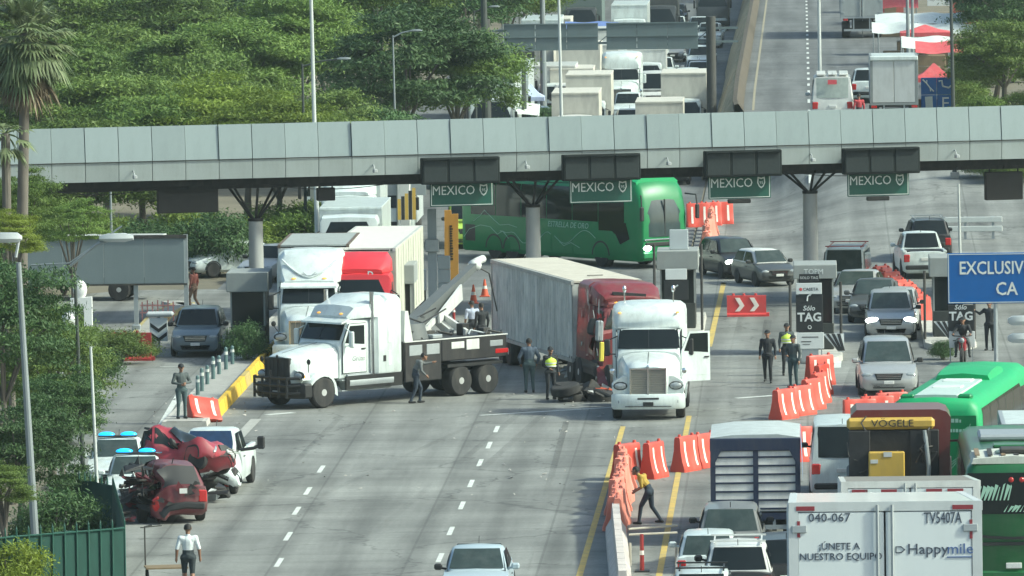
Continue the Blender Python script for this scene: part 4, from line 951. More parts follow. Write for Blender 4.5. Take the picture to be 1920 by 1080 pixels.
def crush(p):
    k = max(0, (p[1] + 3.2) / 3.2) if p[2] < 3.1 else max(0, (p[1] + 2.6) / 6)
    return (p[0] + k * .28 * math.sin(4 * p[1] + 5 * p[2]), p[1] - k * .9 + k * .25 * math.sin(7 * p[0] + 3 * p[2]), p[2] + k * .16 * math.sin(5 * p[0] + 6 * p[1]))
deform(t, crush)
q = B(); q.cbox(-.55, .45, -2.95, -2.9, 3.12, 3.2, .01); 
q = B(); q.loft([[(x, fairing_y(-1.95, 3.3, 3.68) + .05 - abs(x - .1) * .05, z) for x, z in ((-.5, 3.24), (.65, 3.3), (.65, 3.4), (-.5, 3.34))], [(x, fairing_y(-1.95, 3.3, 3.68) - .1, z) for x, z in ((-.5, 3.24), (.65, 3.3), (.65, 3.4), (-.5, 3.34))]]); q.build('roof_vent', BLACK, t)
for k in range(16):                         # torn sheet along the cab side
    q = B(); y = _r.uniform(-4.6, -1.6); z = _r.uniform(1.0, 3.0); x = 1.24 + _r.uniform(0, .03)
    q.poly([(x, y, z), (x + .02, y + _r.uniform(.05, .2), z + _r.uniform(-.1, .1)), (x + _r.uniform(0, .05), y + _r.uniform(.0, .2), z + _r.uniform(.1, .5)), (x, y - .06, z + .12)], .01)
    q.build('torn_sheet', [WHITE2, DARK, STEEL, DKRED][k % 4], t)
q = B(); q.cbox(1.1, 1.32, -2.3, -2.0, 1.75, 2.45, .04); q.build('hanging_mirror', STEEL, t)
q = B(); q.cbox(1.15, 1.29, -1.75, -1.6, 1.1, 1.75, .02); q.build('yellow_strap', mat('yellow webbing', (.7, .6, .08), rough=.6), t)
def debris(label, u, v, n, m, rad, hh, seed, name='debris_heap', tyres=0):
    p = G(u, v); t = thing(name, label, 'debris', (p.x, p.y, 0)); rr = random.Random(seed)
    for k in range(tyres):
        tm, qm = wheel_mesh(.5, .3, True); o = link('tyre', tm, t, (rr.uniform(-rad, rad) * .8, rr.uniform(-.3, .3), .16 + .26 * (k % 2)), (R(rr.uniform(-14, 14)), R(82 + rr.uniform(-10, 10)), R(rr.uniform(0, 180))))
    for k in range(n):
        q = B(); c = Vector((rr.gauss(0, rad * .55), rr.gauss(0, .4), 0)); z = rr.uniform(0, hh) * max(.15, 1 - abs(c.x) / rad / 1.3)
        pts = [c + Vector((rr.uniform(-.4, .4), rr.uniform(-.3, .3), z + rr.uniform(-.05, .3))) for _ in range(5)]
        pts = [Vector((a.x, a.y, max(.01, a.z))) for a in pts]
        q.add(pts + [a + Vector((.02, .03, .05)) for a in pts], [(0, 1, 2), (0, 2, 3), (0, 3, 4), (5, 7, 6), (5, 8, 7), (5, 9, 8), (0, 1, 6, 5), (1, 2, 7, 6), (2, 3, 8, 7), (3, 4, 9, 8), (4, 0, 5, 9)])
        q.build('fragment', m[k % len(m)], t, smooth=25)
    return t
debris('black tyres and mangled parts on the road beside the white lorry', 1092, 752, 14, [BLACK, DARK, BLACK, RUBBER], .8, .5, 3, tyres=4)
debris('small red and white fragments at the foot of the white lorry', 1128, 748, 8, [RED, WHITE2, mat('orange plastic', (.6, .12, .05), rough=.5)], .3, .4, 9, name='red_fragments')
debris('mangled pale engine parts under the red lorry cab', 1105, 715, 16, [STEEL, DARK, DARK, WHITE2], .9, 1.1, 12, name='engine_debris')
q = B(); rr = random.Random(77)
for k in range(150):
    c = G(rr.choice((1080, 1000, 320, 400, 700, 1150)) + rr.gauss(0, 90), rr.choice((760, 770, 800, 900)) + rr.gauss(0, 22)); r_ = rr.uniform(.03, .1)
    q.add([(c.x + rr.uniform(-r_, r_), c.y + rr.uniform(-r_, r_) * 2, .012 + rr.uniform(0, .06)) for _ in range(4)], [(0, 1, 2), (0, 2, 3), (0, 3, 1), (1, 3, 2)])
tag(q.build('crash_litter', mat('pale crash litter', (.35, .33, .3), rough=.7, var=.6, scale=.7), None, smooth=0), 'small crash fragments scattered over the road', None, None, 'stuff')
# --- white swoosh lorry with trailer
p = XS(574, 53.2); t = thing('tall_white_lorry', 'tall white aerodynamic lorry behind the wrecker with curved roof fairing', 'lorry', (p.x, p.y, 0), 180)
e = tractor(t, WHITE, 'swoosh', roof_h=4.0, sleeper=1.6, tail=1.8, grille=CHROME, mirror=BLACK, visor=True, tank=STEEL)
t = thing('box_trailer', 'short weathered box trailer behind the tall white lorry', 'trailer', (p.x, p.y + 5.4, 0), 180)
box_body(t, 7.0, 2.55, 1.15, 4.06, TRUCKG, mat('grey trailer roof', (.3, .33, .32), rough=.8, dirt=.4), rib=.6, frame=mat('rust-brown rail', (.12, .09, .07), rough=.8, var=.3)); trailer_gear(t, 7.0, 1.15)
# --- red-cabbed lorry with white trailer
fz = at_z(676, 466, 3.95); t = thing('red_cab_lorry', 'bright red cabbed lorry between the booths with white trailer', 'lorry', (fz.x, fz.y - 2.0, 0), 180)
RED2 = paint('bright red cab paint', (.62, .03, .04), dirt=.1)
cabover(t, RED2, 2.45, 3.2, .65); text('R', .5, WHITE, t, (-.45, -.3, 3.05), (math.pi / 2, 0, math.pi)); q = B(); q.box(-.45, .45, -4.5, -1.5, .7, .95); q.build('chassis', DARK, t)
t = thing('white_trailer', 'long pale trailer behind the bright red lorry cab', 'trailer', (fz.x, fz.y, 0), head_to(-.35, -13.5))
box_body(t, 13.5, 2.5, 1.15, 3.95, mat('pale printed trailer side', (.5, .5, .42), rough=.6, var=.35, scale=2.2, stretch=(1, 1, .5), dirt=.3), mat('cream trailer roof', (.62, .61, .55), rough=.7, dirt=.25, dirtcol=(.4, .38, .32)), rib=1.2, frame=WHITE2); trailer_gear(t, 13.5, 1.15)

# --- green coach across the lanes
p = G(1247, 503); hB = 180 + 39; t = thing('green_coach', 'green long-distance coach standing slantwise across the lanes', 'coach', (p.x, p.y, 0), hB)
GREENF = mat('green-tinted coach windscreen', (.045, .065, .07), rough=.12, var=.3, spec=.5)
coach(t, GRN, L=12.6, H=3.7, dome=.28, frontglass=GREENF, roofm=GRN2)
q = B(); q.loft([ring_at(y, [(0, 3.5), (1.05, 3.5), (1.12, 3.62 + a), (.9, 3.78 + a), (0, 3.82 + a)]) for y, a in ((-.5, .0), (-1.3, .2), (-2.6, .18), (-3.6, 0))]); q.build('roof_dome', GRN2, t, smooth=60)
q = B(); q.loft([ring_at(y, [(0, 3.58), (1.02, 3.58), (.95, 3.73), (0, 3.78)]) for y in (-3.7, -12.4)]); q.build('pale_roof_overlay', mat('pale coach roof', (.6, .64, .6), rough=.5, dirt=.2), t)
LINEM = mat('pale green line art', (.35, .55, .42), rough=.5)
def side_line(zy, name='mountain_line'): line_on(t, [(1.288, y, z) for y, z in zy], .014, LINEM, name)
side_line([(-6.2 - .2 * i * 1, 1.05 + .22 * math.sin(i * .42 + 1.2) + .08 * math.sin(i * 1.1)) for i in range(0, 19)][::-1]); side_line([(-3.1 - .15 * i, 1.2 + .3 * math.sin(i * .33)) for i in range(0, 20)])
side_line([(-9.2, .95), (-9.6, 1.25), (-10, 1.1), (-10.5, 1.4), (-11.2, 1.45), (-12, 1.25), (-12.4, .9)]); side_line([(-8.6, 1.45), (-9.2, 1.55), (-9.8, 1.5), (-10.3, 1.75), (-10.9, 2.1), (-11.2, 1.85), (-11.7, 1.6)]); side_line([(-4.2, .75), (-4.8, .95), (-5.3, .8), (-5.6, .95)])
text('ESTRELLA DE ORO', .34, LINEM, t, (1.292, -5.0, 1.68), (math.pi / 2, 0, math.pi / 2), .003, shear=.25, sx=1.0)
# swept dark glass behind the front door
q = B(); q.poly([(1.286, -.75, 1.25), (1.286, -1.4, 1.0), (1.286, -1.7, 1.4), (1.286, -2.6, 1.92), (1.286, -1.0, 1.92)]); q.build('quarter_glass', GLASS, t)
q = B(); q.box(1.27, 1.283, -12.3, -11.6, .75, 1.45); q.build('engine_grille', BLACK, t)
# --- green coach at right, seen from behind
pr = at_z(1685, 744, 3.62); hv = Vector((1.75, 12, 0)).normalized(); rgt = Vector((hv.y, -hv.x, 0)); pc = pr + rgt * 1.0 + hv * 12.6
t = thing('departing_green_coach', 'bright green coach seen from behind in the right-hand queue', 'coach', (pc.x, pc.y, 0), head_to(hv.x, hv.y))
coach(t, GRN2, L=12.6, H=3.62, dome=.12, tails=True, front_lights=False, hatchm=mat('white roof hatch', (.6, .66, .62), rough=.5))
q = B(); q.loft([[(x, -12.6 - .012 + d_, z) for x, z in ((-1.17, .75), (1.17, .75), (1.17, 3.1), (-1.17, 3.1))] for d_ in (-.012, .02)]); rp_ = q.build('shaded_rear_panel', GRN, t)  # darker green paints in the shade on the coach's rear face
q = B(); rr = random.Random(2)
for z, x0, x1 in ((2.95, -.4, .75), (2.68, -.85, 1.0)):      # worn, unreadable lettering
    x = x0
    while x < x1: w = rr.uniform(.03, .09); q.box(x, x + w, -12.632, -12.622, z - .045, z + rr.choice((.035, .045, .06))); x += w + .028
q.build('worn_lettering', LINEM, rp_)
text('rst Uno', .2, LINEM, rp_, (-.2, -12.63, 1.75), (math.pi / 2, 0, 0), .003)
for k in range(3): line_on(rp_, [(.1 + .1 * i, -12.63, 1.15 + .14 * k + .22 * math.sin(i * .5 + k * .4) + .02 * i * i) for i in range(10)], .012, LINEM, 'wave_line')
q = B(); q.loft([ring_at(y, [(0, 3.55), (.8, 3.55), (.72, 3.72 + a), (0, 3.78 + a)]) for y, a in ((-3.0, 0), (-4.2, .1), (-5.5, .08), (-6.3, 0))]); q.build('roof_spine', GRN2, t)
q = B(); q.loft([ring_at(y, [(0, 3.56), (.62, 3.56), (.58, 3.645), (0, 3.66)]) for y in (-6.6, -12.3)]); q.build('pale_roof_overlay', mat('painted roof glare', (.5, .6, .54), rough=.35, var=.1, dirt=.2), t)  # pale strip paints the glare along the roof centre
for sd in (-1, 1): q = B(); q.cbox(sd * .8 - .2, sd * .8 + .2, -12.3, -11.9, 3.5, 3.66, .05); q.build('roof_vent', GRN, t)
# --- dark green city bus at the right edge
t = thing('city_bus', 'dark green city bus with striped pale roof at the right edge', 'bus', (5.2, 214.0, 0), 0)
coach(t, CITY, L=11.0, W=2.5, H=3.55, dome=0, roofm=STEEL, front_lights=False)
q = B(); q.loft([ring_at(y, [(0, 3.42), (1.05, 3.42), (1.0, 3.55), (0, 3.62)]) for y in (-10.9, -8.4)]); rf_ = q.build('pale_roof_overlay', mat('pale bus roof', (.55, .57, .5), rough=.6, dirt=.4), t)
for k in range(6): q = B(); q.box(-.95 + .33 * k, -.83 + .33 * k, -10.7, -8.8, 3.615, 3.64); q.build('roof_stripe', [mat('brown roof stripe', (.2, .14, .08), rough=.7), DARK][k % 2], rf_)
q = B(); q.cbox(-.3, .55, -10.3, -9.5, 3.62, 3.75, .03); q.build('roof_hatch', DARK, rf_)
q = B(); q.box(-1.16, 1.16, -11.03, -10.98, 2.15, 3.2); rw = q.build('rear_window', GLASS, t)
for x0, z0, n_, hh_ in ((-.95, 2.5, 9, .45), (-.25, 2.2, 8, .2)):
    q = B(); rr = random.Random(n_)
    for k in range(n_): xa = x0 + .1 * k; q.poly([(xa, -11.04, z0), (xa + .035, -11.04, z0), (xa + .16 + rr.uniform(-.05, .05), -11.04, z0 + hh_ * rr.uniform(.7, 1)), (xa + .1, -11.04, z0 + hh_ * rr.uniform(.7, 1))], .004)
    q.build('brush_lettering', LINEM, rw)
for x in (-.05, .22, .5): q = B(); q.ball((x, -11.03, 3.02), (.07, .03, .07), 10, 6); q.build('marker_lamp', TAIL, rw)
q = B(); q.loft([ring_at(y, [(0, z0), (1.2, z0), (1.2, z0 + .08), (0, z0 + .08)]) for z0, y in ((1.35, -11.07), (1.35, -10.95))]); q.loft([[(x, -11.06, z0 + .12 * (x / 1.2) ** 2) for x in (-1.2, -.6, 0, .6, 1.2)] + [(x, -11.06, z0 + .06 + .12 * (x / 1.2) ** 2) for x in (1.2, .6, 0, -.6, -1.2)] for z0 in (1.5,)] + [[(x, -10.98, 1.5 + .12 * (x / 1.2) ** 2) for x in (-1.2, -.6, 0, .6, 1.2)] + [(x, -10.98, 1.56 + .12 * (x / 1.2) ** 2) for x in (1.2, .6, 0, -.6, -1.2)]]); q.build('rear_louvre', BLACK, t)
# --- lettered box trailer in the foreground
SL = math.degrees(math.atan(.083))
LETR = mat('dark blue-grey lettering', (.05, .06, .085), rough=.5); TAPE = mat('red reflective tape', (.22, .03, .04), rough=.4); TBLUE = mat('blue logo lettering', (.07, .12, .28), rough=.5)
p = X(1665, 108.0); TL = 13.5
hd_ = Vector((0, math.cos(R(SL)), -math.sin(R(SL)))); top = p + hd_ * TL
t = thing('lettered_trailer', 'white Happymile box trailer with double rear doors in the foreground', 'trailer', top, 0, tilt=(-SL, 0))
DOORW = mat('white trailer door sheet', (.62, .66, .66), rough=.5, var=.06, scale=1, dirt=.15, dirtcol=(.35, .36, .34))
box_body(t, TL, 2.6, 1.2, 4.1, DOORW, WHITE2, rib=.6, frame=mat('trailer frame grey', (.5, .53, .53), rough=.5, var=.1, dirt=.2)); trailer_gear(t, TL, 1.2)
yb = -TL - .02
text('040-067', .165, LETR, t, (-.75, yb, 3.9), sx=1.05); text('TV5407A', .22, LETR, t, (.79, yb, 3.88), sx=.6)
text('¡ÚNETE A', .13, LETR, t, (-.62, yb, 3.51)); text('NUESTRO EQUIPO', .135, LETR, t, (-.6, yb, 3.37)); text('Happy', .2, LETR, t, (.58, yb, 3.46), sx=1.08); text('mile', .2, TBLUE, t, (1.02, yb, 3.46), sx=1.08)
q = B(); q.box(.84, 1.18, yb - .006, yb + .002, 3.345, 3.36); q.build('logo_underline', TBLUE, t)
q = B(); q.tube([(.15, yb, 3.42), (.15, yb, 3.5), (.22, yb, 3.5), (.27, yb, 3.46), (.22, yb, 3.42), (.15, yb, 3.42)], .008, 4); q.build('logo_tag', LETR, t)
for x0, x1, z0, z1 in ((-1.2, -.95, 4.02, 4.06), (-1.19, -1.15, 3.66, 3.86), (.92, 1.2, 4.02, 4.06), (1.15, 1.19, 3.62, 3.86), (-1.19, -1.15, 2.7, 2.9), (1.15, 1.19, 2.7, 2.9)): q = B(); q.box(x0, x1, yb - .008, yb + .004, z0 - .02, z1); q.build('reflective_tape', TAPE, t)
# --- second trailer ahead of it
p = X(1711, 150.0); top = p + hd_ * 12.5
t = thing('reflective_trailer', 'white box trailer with red reflective tape just ahead of the lettered trailer', 'trailer', top, 0, tilt=(-SL, 0))
box_body(t, 12.5, 2.6, 1.2, 4.02, DOORW, mat('grimy trailer roof', (.2, .19, .17), rough=.8, var=.4, scale=1.5, dirt=.5), frame=WHITE2); trailer_gear(t, 12.5, 1.2)
for x0 in (-1.1, -.85, -.55, .3, .7): q = B(); q.box(x0, x0 + .3, -12.54, -12.525, 3.82, 3.88); q.build('reflective_tape', TAPE if x0 not in (-.85,) else WHITE, t)
# --- paver on a low loader
t = thing('road_paver', 'yellow and maroon road paver with yellow top beam on a low loader', 'paving machine', (2.2, 212.0, .95), 0)
q = B(); q.cbox(-1.17, 1.17, -.05, .25, 2.62, 2.93, .08); tb = q.build('top_beam', VYEL, t)
text('VÖGELE', .27, mat('machine lettering', (.03, .03, .03), rough=.6), tb, (.05, -.056, 2.78), sx=1.15)
q = B(); q.loft([[(x, y, z) for x, z in ((-1.1, 1.2), (1.55, 1.2), (1.6, 2.9), (1.5, 3.05), (1.3, 3.12), (-.9, 3.12), (-1.05, 2.98))] for y in (.3, 2.6)]); q.build('engine_canopy', MAROON, t)
q = B(); q.cbox(-1.17, 1.17, .1, 3.2, .3, 1.4, .05); q.cbox(-1.12, -.55, -.1, .1, 1.1, 2.6, .02); q.cbox(.5, 1.05, -.02, .12, .7, 2.6, .02); q.build('hopper', mat('greasy black machinery', (.02, .02, .022), rough=.6, var=.6, scale=5, bump=.4), t)
q = B(); q.cbox(-1.12, 1.28, .0, .32, .55, 2.6, .03); q.build('engine_bay', mat('black engine bay', (.012, .012, .013), rough=.7, var=.6, scale=5, bump=.5), t)
q = B(); q.cbox(-.6, .36, -.34, -.05, .55, 2.05, .03); cb = q.build('control_cabinet', VYEL, t)
for x in (-.35, .12): q = B(); q.ball((x, -.33, .8), (.06, .03, .04), 8, 4); q.build('latch', BLACK, cb)
q = B(); q.box(-.55, -.35, -.355, -.338, 1.75, 1.85); q.box(-.2, .02, -.355, -.338, 1.92, 2.05); q.build('sticker', WHITE2, cb)
q = B(); rr = random.Random(4)
for k in range(22): x = rr.uniform(-1.1, 1.1); z = rr.uniform(.5, 2.4); q.tube([(x, -.03, z), (x + rr.uniform(-.3, .3), rr.uniform(-.16, -.05), z + rr.uniform(.1, .5)), (x + rr.uniform(-.5, .5), -.02, z + rr.uniform(-.2, .6))], rr.uniform(.012, .03), 5)
q.build('hose', mat('dusty hoses', (.07, .065, .06), rough=.7, var=.5), t)
q = B(); q.tube([(.95, -.1, .6), (1.0, -.12, 1.6), (.9, -.1, 2.6)], .06, 8); q.tube([(-.1, .3, 2.5), (.15, .05, 2.2), (.2, 0, 1.9)], .03); q.build('grab_rail', STEEL, t)
q = B(); q.cbox(-1.17, 1.17, .2, 3.4, .0, .32, .03)
for sd in (-1, 1): q.cbox(sd * .85 - .2, sd * .85 + .2, -.0, 3.2, .0, .5, .12)
q.build('track', DARK, t)
t = thing('low_loader', 'low loader trailer carrying the road paver', 'trailer', (2.2, 216.4, 0), 0)
q = B(); q.cbox(-1.25, 1.25, -5.4, -.5, .7, .94, .03); q.build('deck', DARK, t); trailer_gear(t, 5.3, .9, axles=2, back=.9, legs=False)
# --- navy stake truck
t = thing('stake_truck', 'navy blue slatted stake truck seen from behind beside orange barriers', 'lorry', tuple(X(1418, 217.0) + Vector((0, 6.0, 0))), 0)
w = 1.225
q = B(); q.box(-w, w, -6, 0, .72, .9); q.build('deck', NAVY, t)
for x in (-w, -.06, w - .14):
    q = B(); q.box(x, x + .14, -6.03, -5.93, .72, 2.95); q.build('post', NAVY, t)
for k in range(8):
    z = 1.02 + .235 * k
    for x0, x1 in ((-w + .14, -.06), (.08, w - .14)): q = B(); q.box(x0, x1, -6.015, -5.96, z - .024, z + .024); q.build('slat', NAVY, t)
q = B(); q.cbox(-w - .01, w + .01, -6.05, -5.9, 2.6, 2.95, .02); q.build('top_rail', NAVY, t)
q = B(); q.box(-w + .03, w - .03, -5.99, -.3, .95, 2.62); q.build('cargo', mat('cargo in gap-light tone', (.78, .78, .74), rough=.8, var=.25, scale=2, dirt=.3), t)  # pale tone stands in for light showing through the slat gaps
q = B(); q.loft([[(x, y, z) for x, z in ((-w, 2.96), (-w * .5, 3.04), (w * .5, 3.05), (w, 2.96), (w, 2.9), (-w, 2.9))] for y in (-6.0, -4, -1.6)]); q.build('tarpaulin_roof', mat('dusty pale tarpaulin', (.42, .46, .46), rough=.7, var=.2, dirt=.3), t)
q = B(); q.loft([[(w + .01 + a, y, z) for z, a in ((1.75, .05), (2.3, .03), (2.94, 0))] for y in (-6.06, -5.4, -4.2, -3, -1.5, 0)], cap=False, closed=False); q.build('side_tarpaulin', TARP, t)
for sd in (-1, 1): q = B(); q.poly([(sd * w * .99, -6.06, 2.66), (sd * (w - .32), -6.06, 2.66), (sd * w * .99, -6.06, 2.05)], .01 * sd); q.build('corner_gusset', NAVY, t)
trailer_gear(t, 6.0, .72, axles=1, legs=False)
q = B(); q.cbox(-1.05, 1.05, .2, 1.9, .6, 2.4, .1); q.build('cab', NAVY, t); wheel(t, -.9, 1.2, .45, .26, True); wheel(t, .9, 1.2, .45, .26, True)
# --- grey box truck at the right edge
t = thing('grey_box_truck', 'grey box truck with white roof edge behind the city bus', 'lorry', (6.45, 220.3, 0), 0)
box_body(t, 4.6, 2.4, .95, 3.35, mat('plain grey box door', (.26, .28, .28), rough=.6, var=.06, dirt=.15), WHITE, frame=STEEL, rods=False); trailer_gear(t, 4.6, .95, axles=1, legs=False)
car('white_van', 'white van partly hidden between the stake truck and the road paver', 'van', 'van', tuple(X(1580, 232.0)), 0, WHITE)
# --- cars
def C(label, kind, u, v, h, m, name=None, off=None, y=None, **k):
    P = CAR[kind]; p = G(u, v) if y is None else X(u, y)
    if y is None: p = p - dirv(h) * (P['L'] / 2 * (1 if abs(((h + 180) % 360) - 180) > 90 else -1))
    p.z = zg(p.x, p.y)
    return car(name or {'suv': 'sport_utility_car', 'van': 'parked_van', 'pickup': 'pickup_truck', 'minivan': 'minivan'}.get(kind, 'car'), label, {'van': 'van', 'pickup': 'pickup truck', 'minivan': 'minivan', 'suv': 'suv'}.get(kind, 'car'), kind, tuple(p), h, m, **k)
PALEB = paint('pale ice-blue car paint', (.4, .48, .52), dirt=.1)
C('pale silver-blue car driving toward the viewer at the bottom edge', 'sedan', 897, 0, 180, PALEB, y=203.0, glass=GLASS2)
C('silver minivan driving out of the toll lane', 'minivan', 1667, 745, 181, SILVER, glass=GLASS2)
C('silver car with both headlights lit in the toll lane', 'suv', 1671, 640, 180, SILVER, lights=True, glass=GLASS2)
C('silver hatchback right behind the car with lit headlights', 'hatch', 1683, 0, 178, SILVER, y=298.6, glass=GLASS2, group='cars queuing in the TAG lane')
C('dark sedan third in the TAG lane queue', 'sedan', 1642, 0, 176, DGREY, scale=1.06, y=303.4, glass=GLASS2, group='cars queuing in the TAG lane')
C('silver sedan fourth in the TAG lane queue', 'sedan', 1610, 0, 172, SILVER, scale=1.06, y=308.6, glass=GLASS2, group='cars queuing in the TAG lane')
C('white van with red roof rack behind the grey toll column', 'van', 1588, 0, 176, WHITE, y=315.0, scale=.92, rack=mat('red roof rack', (.35, .05, .04), rough=.5), glass=GLASS2)
C('small dark grey hatchback turning by the toll column', 'hatch', 1464, 538, 200, DGREY, scale=.95, roofmat=WHITE2, glass=GLASS2)
C('black sport utility car beside the far orange barriers', 'suv', 1402, 524, 198, BLKC, scale=.94, glass=GLASS2, lights=True)
C('white pickup truck driving away past the right toll column', 'pickup', 1735, 524, 4, WHITE)
C('black sport utility car driving away ahead of the white pickup', 'suv', 1738, 0, 3, BLKC, y=337.0, rack=STEEL)
C('dark blue-grey sport utility car in the left service lane', 'suv', 366, 671, 180, BLUEG, scale=.98)
C('grey van directly behind the navy stake truck', 'suv', 1372, 0, 0, GREYC, y=212.0, glass=GLASS2, group='cars queuing behind the stake truck')
C('white hatchback with dark mirror in the queue by the yellow line', 'hatch', 1330, 0, 0, WHITE, y=206.6, glass=GLASS2, group='cars queuing behind the stake truck')
C('dark sport utility car with roof rack near the lettered trailer', 'suv', 1386, 0, 0, BLKC, y=201.9, rack=WHITE2, tails=True, roofmat=WHITE2, group='cars queuing behind the stake truck')
C('white hatchback with red rear lamp at the bottom edge', 'hatch', 1318, 0, 0, WHITE, y=197.0, rack=BLACK, group='cars queuing behind the stake truck')
C('black car beside the lettered trailer, mostly hidden', 'suv', 1476, 0, 0, BLKC, y=203.5, tails=True, group='cars queuing behind the stake truck')
BLUEL = mat('lit blue beacon', (.05, .45, 1.0), rough=.2, emit=1.0)
C('white police car with lit blue beacon, nearer of the two', 'sedan', 256, 0, 183, WHITE, y=231.0, beacon=BLUEL, name='police_car', glass=GLASS2)
C('white police car with lit blue beacon, farther of the two', 'sedan', 222, 0, 182, WHITE, y=236.8, beacon=BLUEL, name='police_car', glass=GLASS2)
# wrecked cars at left
w1 = C('wrecked maroon hatchback with crushed left side at the road edge', 'hatch', 330, 982, 15, DKRED, scale=1.1, name='wrecked_hatchback', glass=BLACK, plate_rear=False)
def cr1(p):
    k = max(0, (-p[0] - .15)) * 1.0
    return (p[0] + k * .5 + k * .25 * math.sin(6 * p[1] + 5 * p[2]), p[1] + k * .3 * math.sin(5 * p[2] + 4), p[2] - k * .25 + k * .2 * math.sin(6 * p[1] + 2 * p[0]) + .02 * math.sin(5 * p[0] + 3 * p[1]))
deform(w1, cr1)
rr = random.Random(8)
for k in range(26):
    q = B(); y, z, x = rr.uniform(-1.9, 1.6), rr.uniform(.25, 1.3), -rr.uniform(.45, .85)
    q.poly([(x, y, z), (x - rr.uniform(-.1, .15), y + rr.uniform(.1, .4), z + rr.uniform(-.15, .15)), (x + rr.uniform(-.1, .1), y + rr.uniform(0, .3), z + rr.uniform(.1, .4))], .012); q.build('torn_sheet', [DARK, BLACK, DKRED, BLACK, STEEL][k % 5], w1)
for k in range(12):
    q = B(); x, z = rr.uniform(-.7, .5), rr.uniform(.45, 1.0)
    q.poly([(x, -1.99, z), (x + rr.uniform(.1, .3), -2.03, z + rr.uniform(-.1, .1)), (x + rr.uniform(0, .2), -2.0, z + rr.uniform(.08, .3))], .012); q.build('bent_panel', [DARK, BLACK, DKRED][k % 3], w1)
q = B(); q.box(.06, .26, -2.06, -2.045, .8, .93); q.build('plate_scrap', WHITE2, w1)
REDW = paint('wreck red paint', (.3, .028, .045), dirt=.45, rough=.5)
w2 = C('wrecked red car heaped beside the white damaged pickup', 'sedan', 322, 0, 246, REDW, y=231.8, name='wrecked_red_car', scale=.92); w2.location.z += .72; w2.rotation_euler = (R(8), R(-10), R(246))
deform(w2, lambda p: (p[0] + .12 * math.sin(4 * p[1] + 3 * p[2]), p[1] * (.72 if p[1] < 0 else .9) + .1 * math.sin(5 * p[0] + 4 * p[2]), p[2] + .16 * math.sin(3 * p[1] + 4 * p[0]) + .06 * math.sin(9 * p[1] + 7 * p[2]) - (.25 if p[1] < -.8 and p[2] > .8 else 0)))
w3 = C('white damaged pickup with black door mirror beside the wrecked cars', 'pickup', 402, 0, 176, WHITE, y=236.0, name='damaged_pickup', mirrors=False, glass=mat('blue-dark cracked glass', (.02, .04, .09), rough=.2, var=.5, scale=4))
deform(w3, lambda p: (p[0] + max(0, p[1] - .6) * .12 * math.sin(5 * p[2] + 3), p[1] - max(0, p[1] - 1.2) * .3, p[2] + max(0, p[1] - .7) * (.05 + .08 * math.sin(4 * p[0] + 2))))
q = B(); q.tube([(-.9, .75, 1.2), (-1.3, .7, 1.25), (-1.5, .66, 1.35)], .05); q.cbox(-1.62, -1.4, .58, .72, 1.22, 1.6, .04); q.build('wing_mirror', BLACK, w3)
debris('heap of black mangled metal between the wrecked cars', 298, 930, 34, [DARK, BLACK, BLACK, DKRED, BLACK], .9, 1.9, 21, name='scrap_heap')
debris('crushed black and maroon metal at the left of the wrecked hatchback', 262, 980, 30, [DARK, BLACK, DKRED, BLACK], .42, 1.5, 27, name='crushed_side_heap')
debris('dark machinery pieces under the piled red car', 340, 925, 26, [DARK, BLACK, STEEL, BLACK], .8, 1.1, 29, name='machinery_heap')
debris('crumpled red sheet metal leaning on the damaged white pickup', 376, 922, 18, [mat('pinkish red sheet', (.6, .1, .1), rough=.5, var=.2), REDW], .4, 1.7, 22, name='red_sheet_heap')
debris('dark broken undercarriage pieces behind the maroon hatchback', 392, 938, 14, [DARK, BLACK, STEEL], .5, .7, 23, name='undercarriage_debris')

# ---------------------------------------------------------------- far traffic
def box_truck(label, pos, h, body, cabm, L=6.5, W=2.35, H=3.3, group=None, cw=2.05, ch=2.25, fairing=0, name='box_truck', lights=False):
    t = thing(name, label, 'lorry', tuple(pos), h, group)
    cabover(t, cabm, cw, ch, fairing, lights=lights)
    q = B(); q.box(-.4, .4, -L - 1.8, -1.2, .6, .85); q.build('chassis', DARK, t)
    w = W / 2; z0, z1 = .95, H
    for sd in (-1, 1): q = B(); q.box(sd * w - .02, sd * w + .02, -1.8 - L, -1.8, z0, z1 - .05); q.build('side_panel', body, t)
    q = B(); q.box(-w + .02, w - .02, -1.86, -1.8, z0, z1 - .05); q.build('front_wall', body, t)
    q = B(); q.cbox(-w - .03, w + .03, -1.82 - L, -1.76, z1 - .06, z1 + .06, .02); q.build('roof', body, t)
    q = B(); q.box(-w + .02, w - .02, -1.8 - L, -1.74 - L, z0, z1 - .05); q.build('rear_door', body, t)
    for sd in (-1, 1): wheel(t, sd * (w - .25), -1.8 - L + 1.6, .45, .5, True)
    return t
FG = 'traffic on the lower far road'
box_truck('cream box truck nearest behind the canopy on the far road', X(1078, 428), 180, CREAM, WHITE2, L=6.5, W=2.5, H=3.35, group=FG)
box_truck('second cream box truck behind the nearest one on the far road', X(1103, 446), 180, CREAM, WHITE, L=6, W=2.5, H=3.6, group=FG)
box_truck('cream box truck beside the white minibus on the far road', X(1236, 424), 180, CREAM, WHITE2, L=5.5, W=2.5, H=3.0, group=FG)
t = thing('far_white_lorry', 'tall white bonneted lorry under the grey overhead sign', 'lorry', tuple(X(1165, 474)), 180, FG)
tractor(t, WHITE, 'aero', roof_h=3.8, sleeper=1.4, tail=1.5, mirror=WHITE)
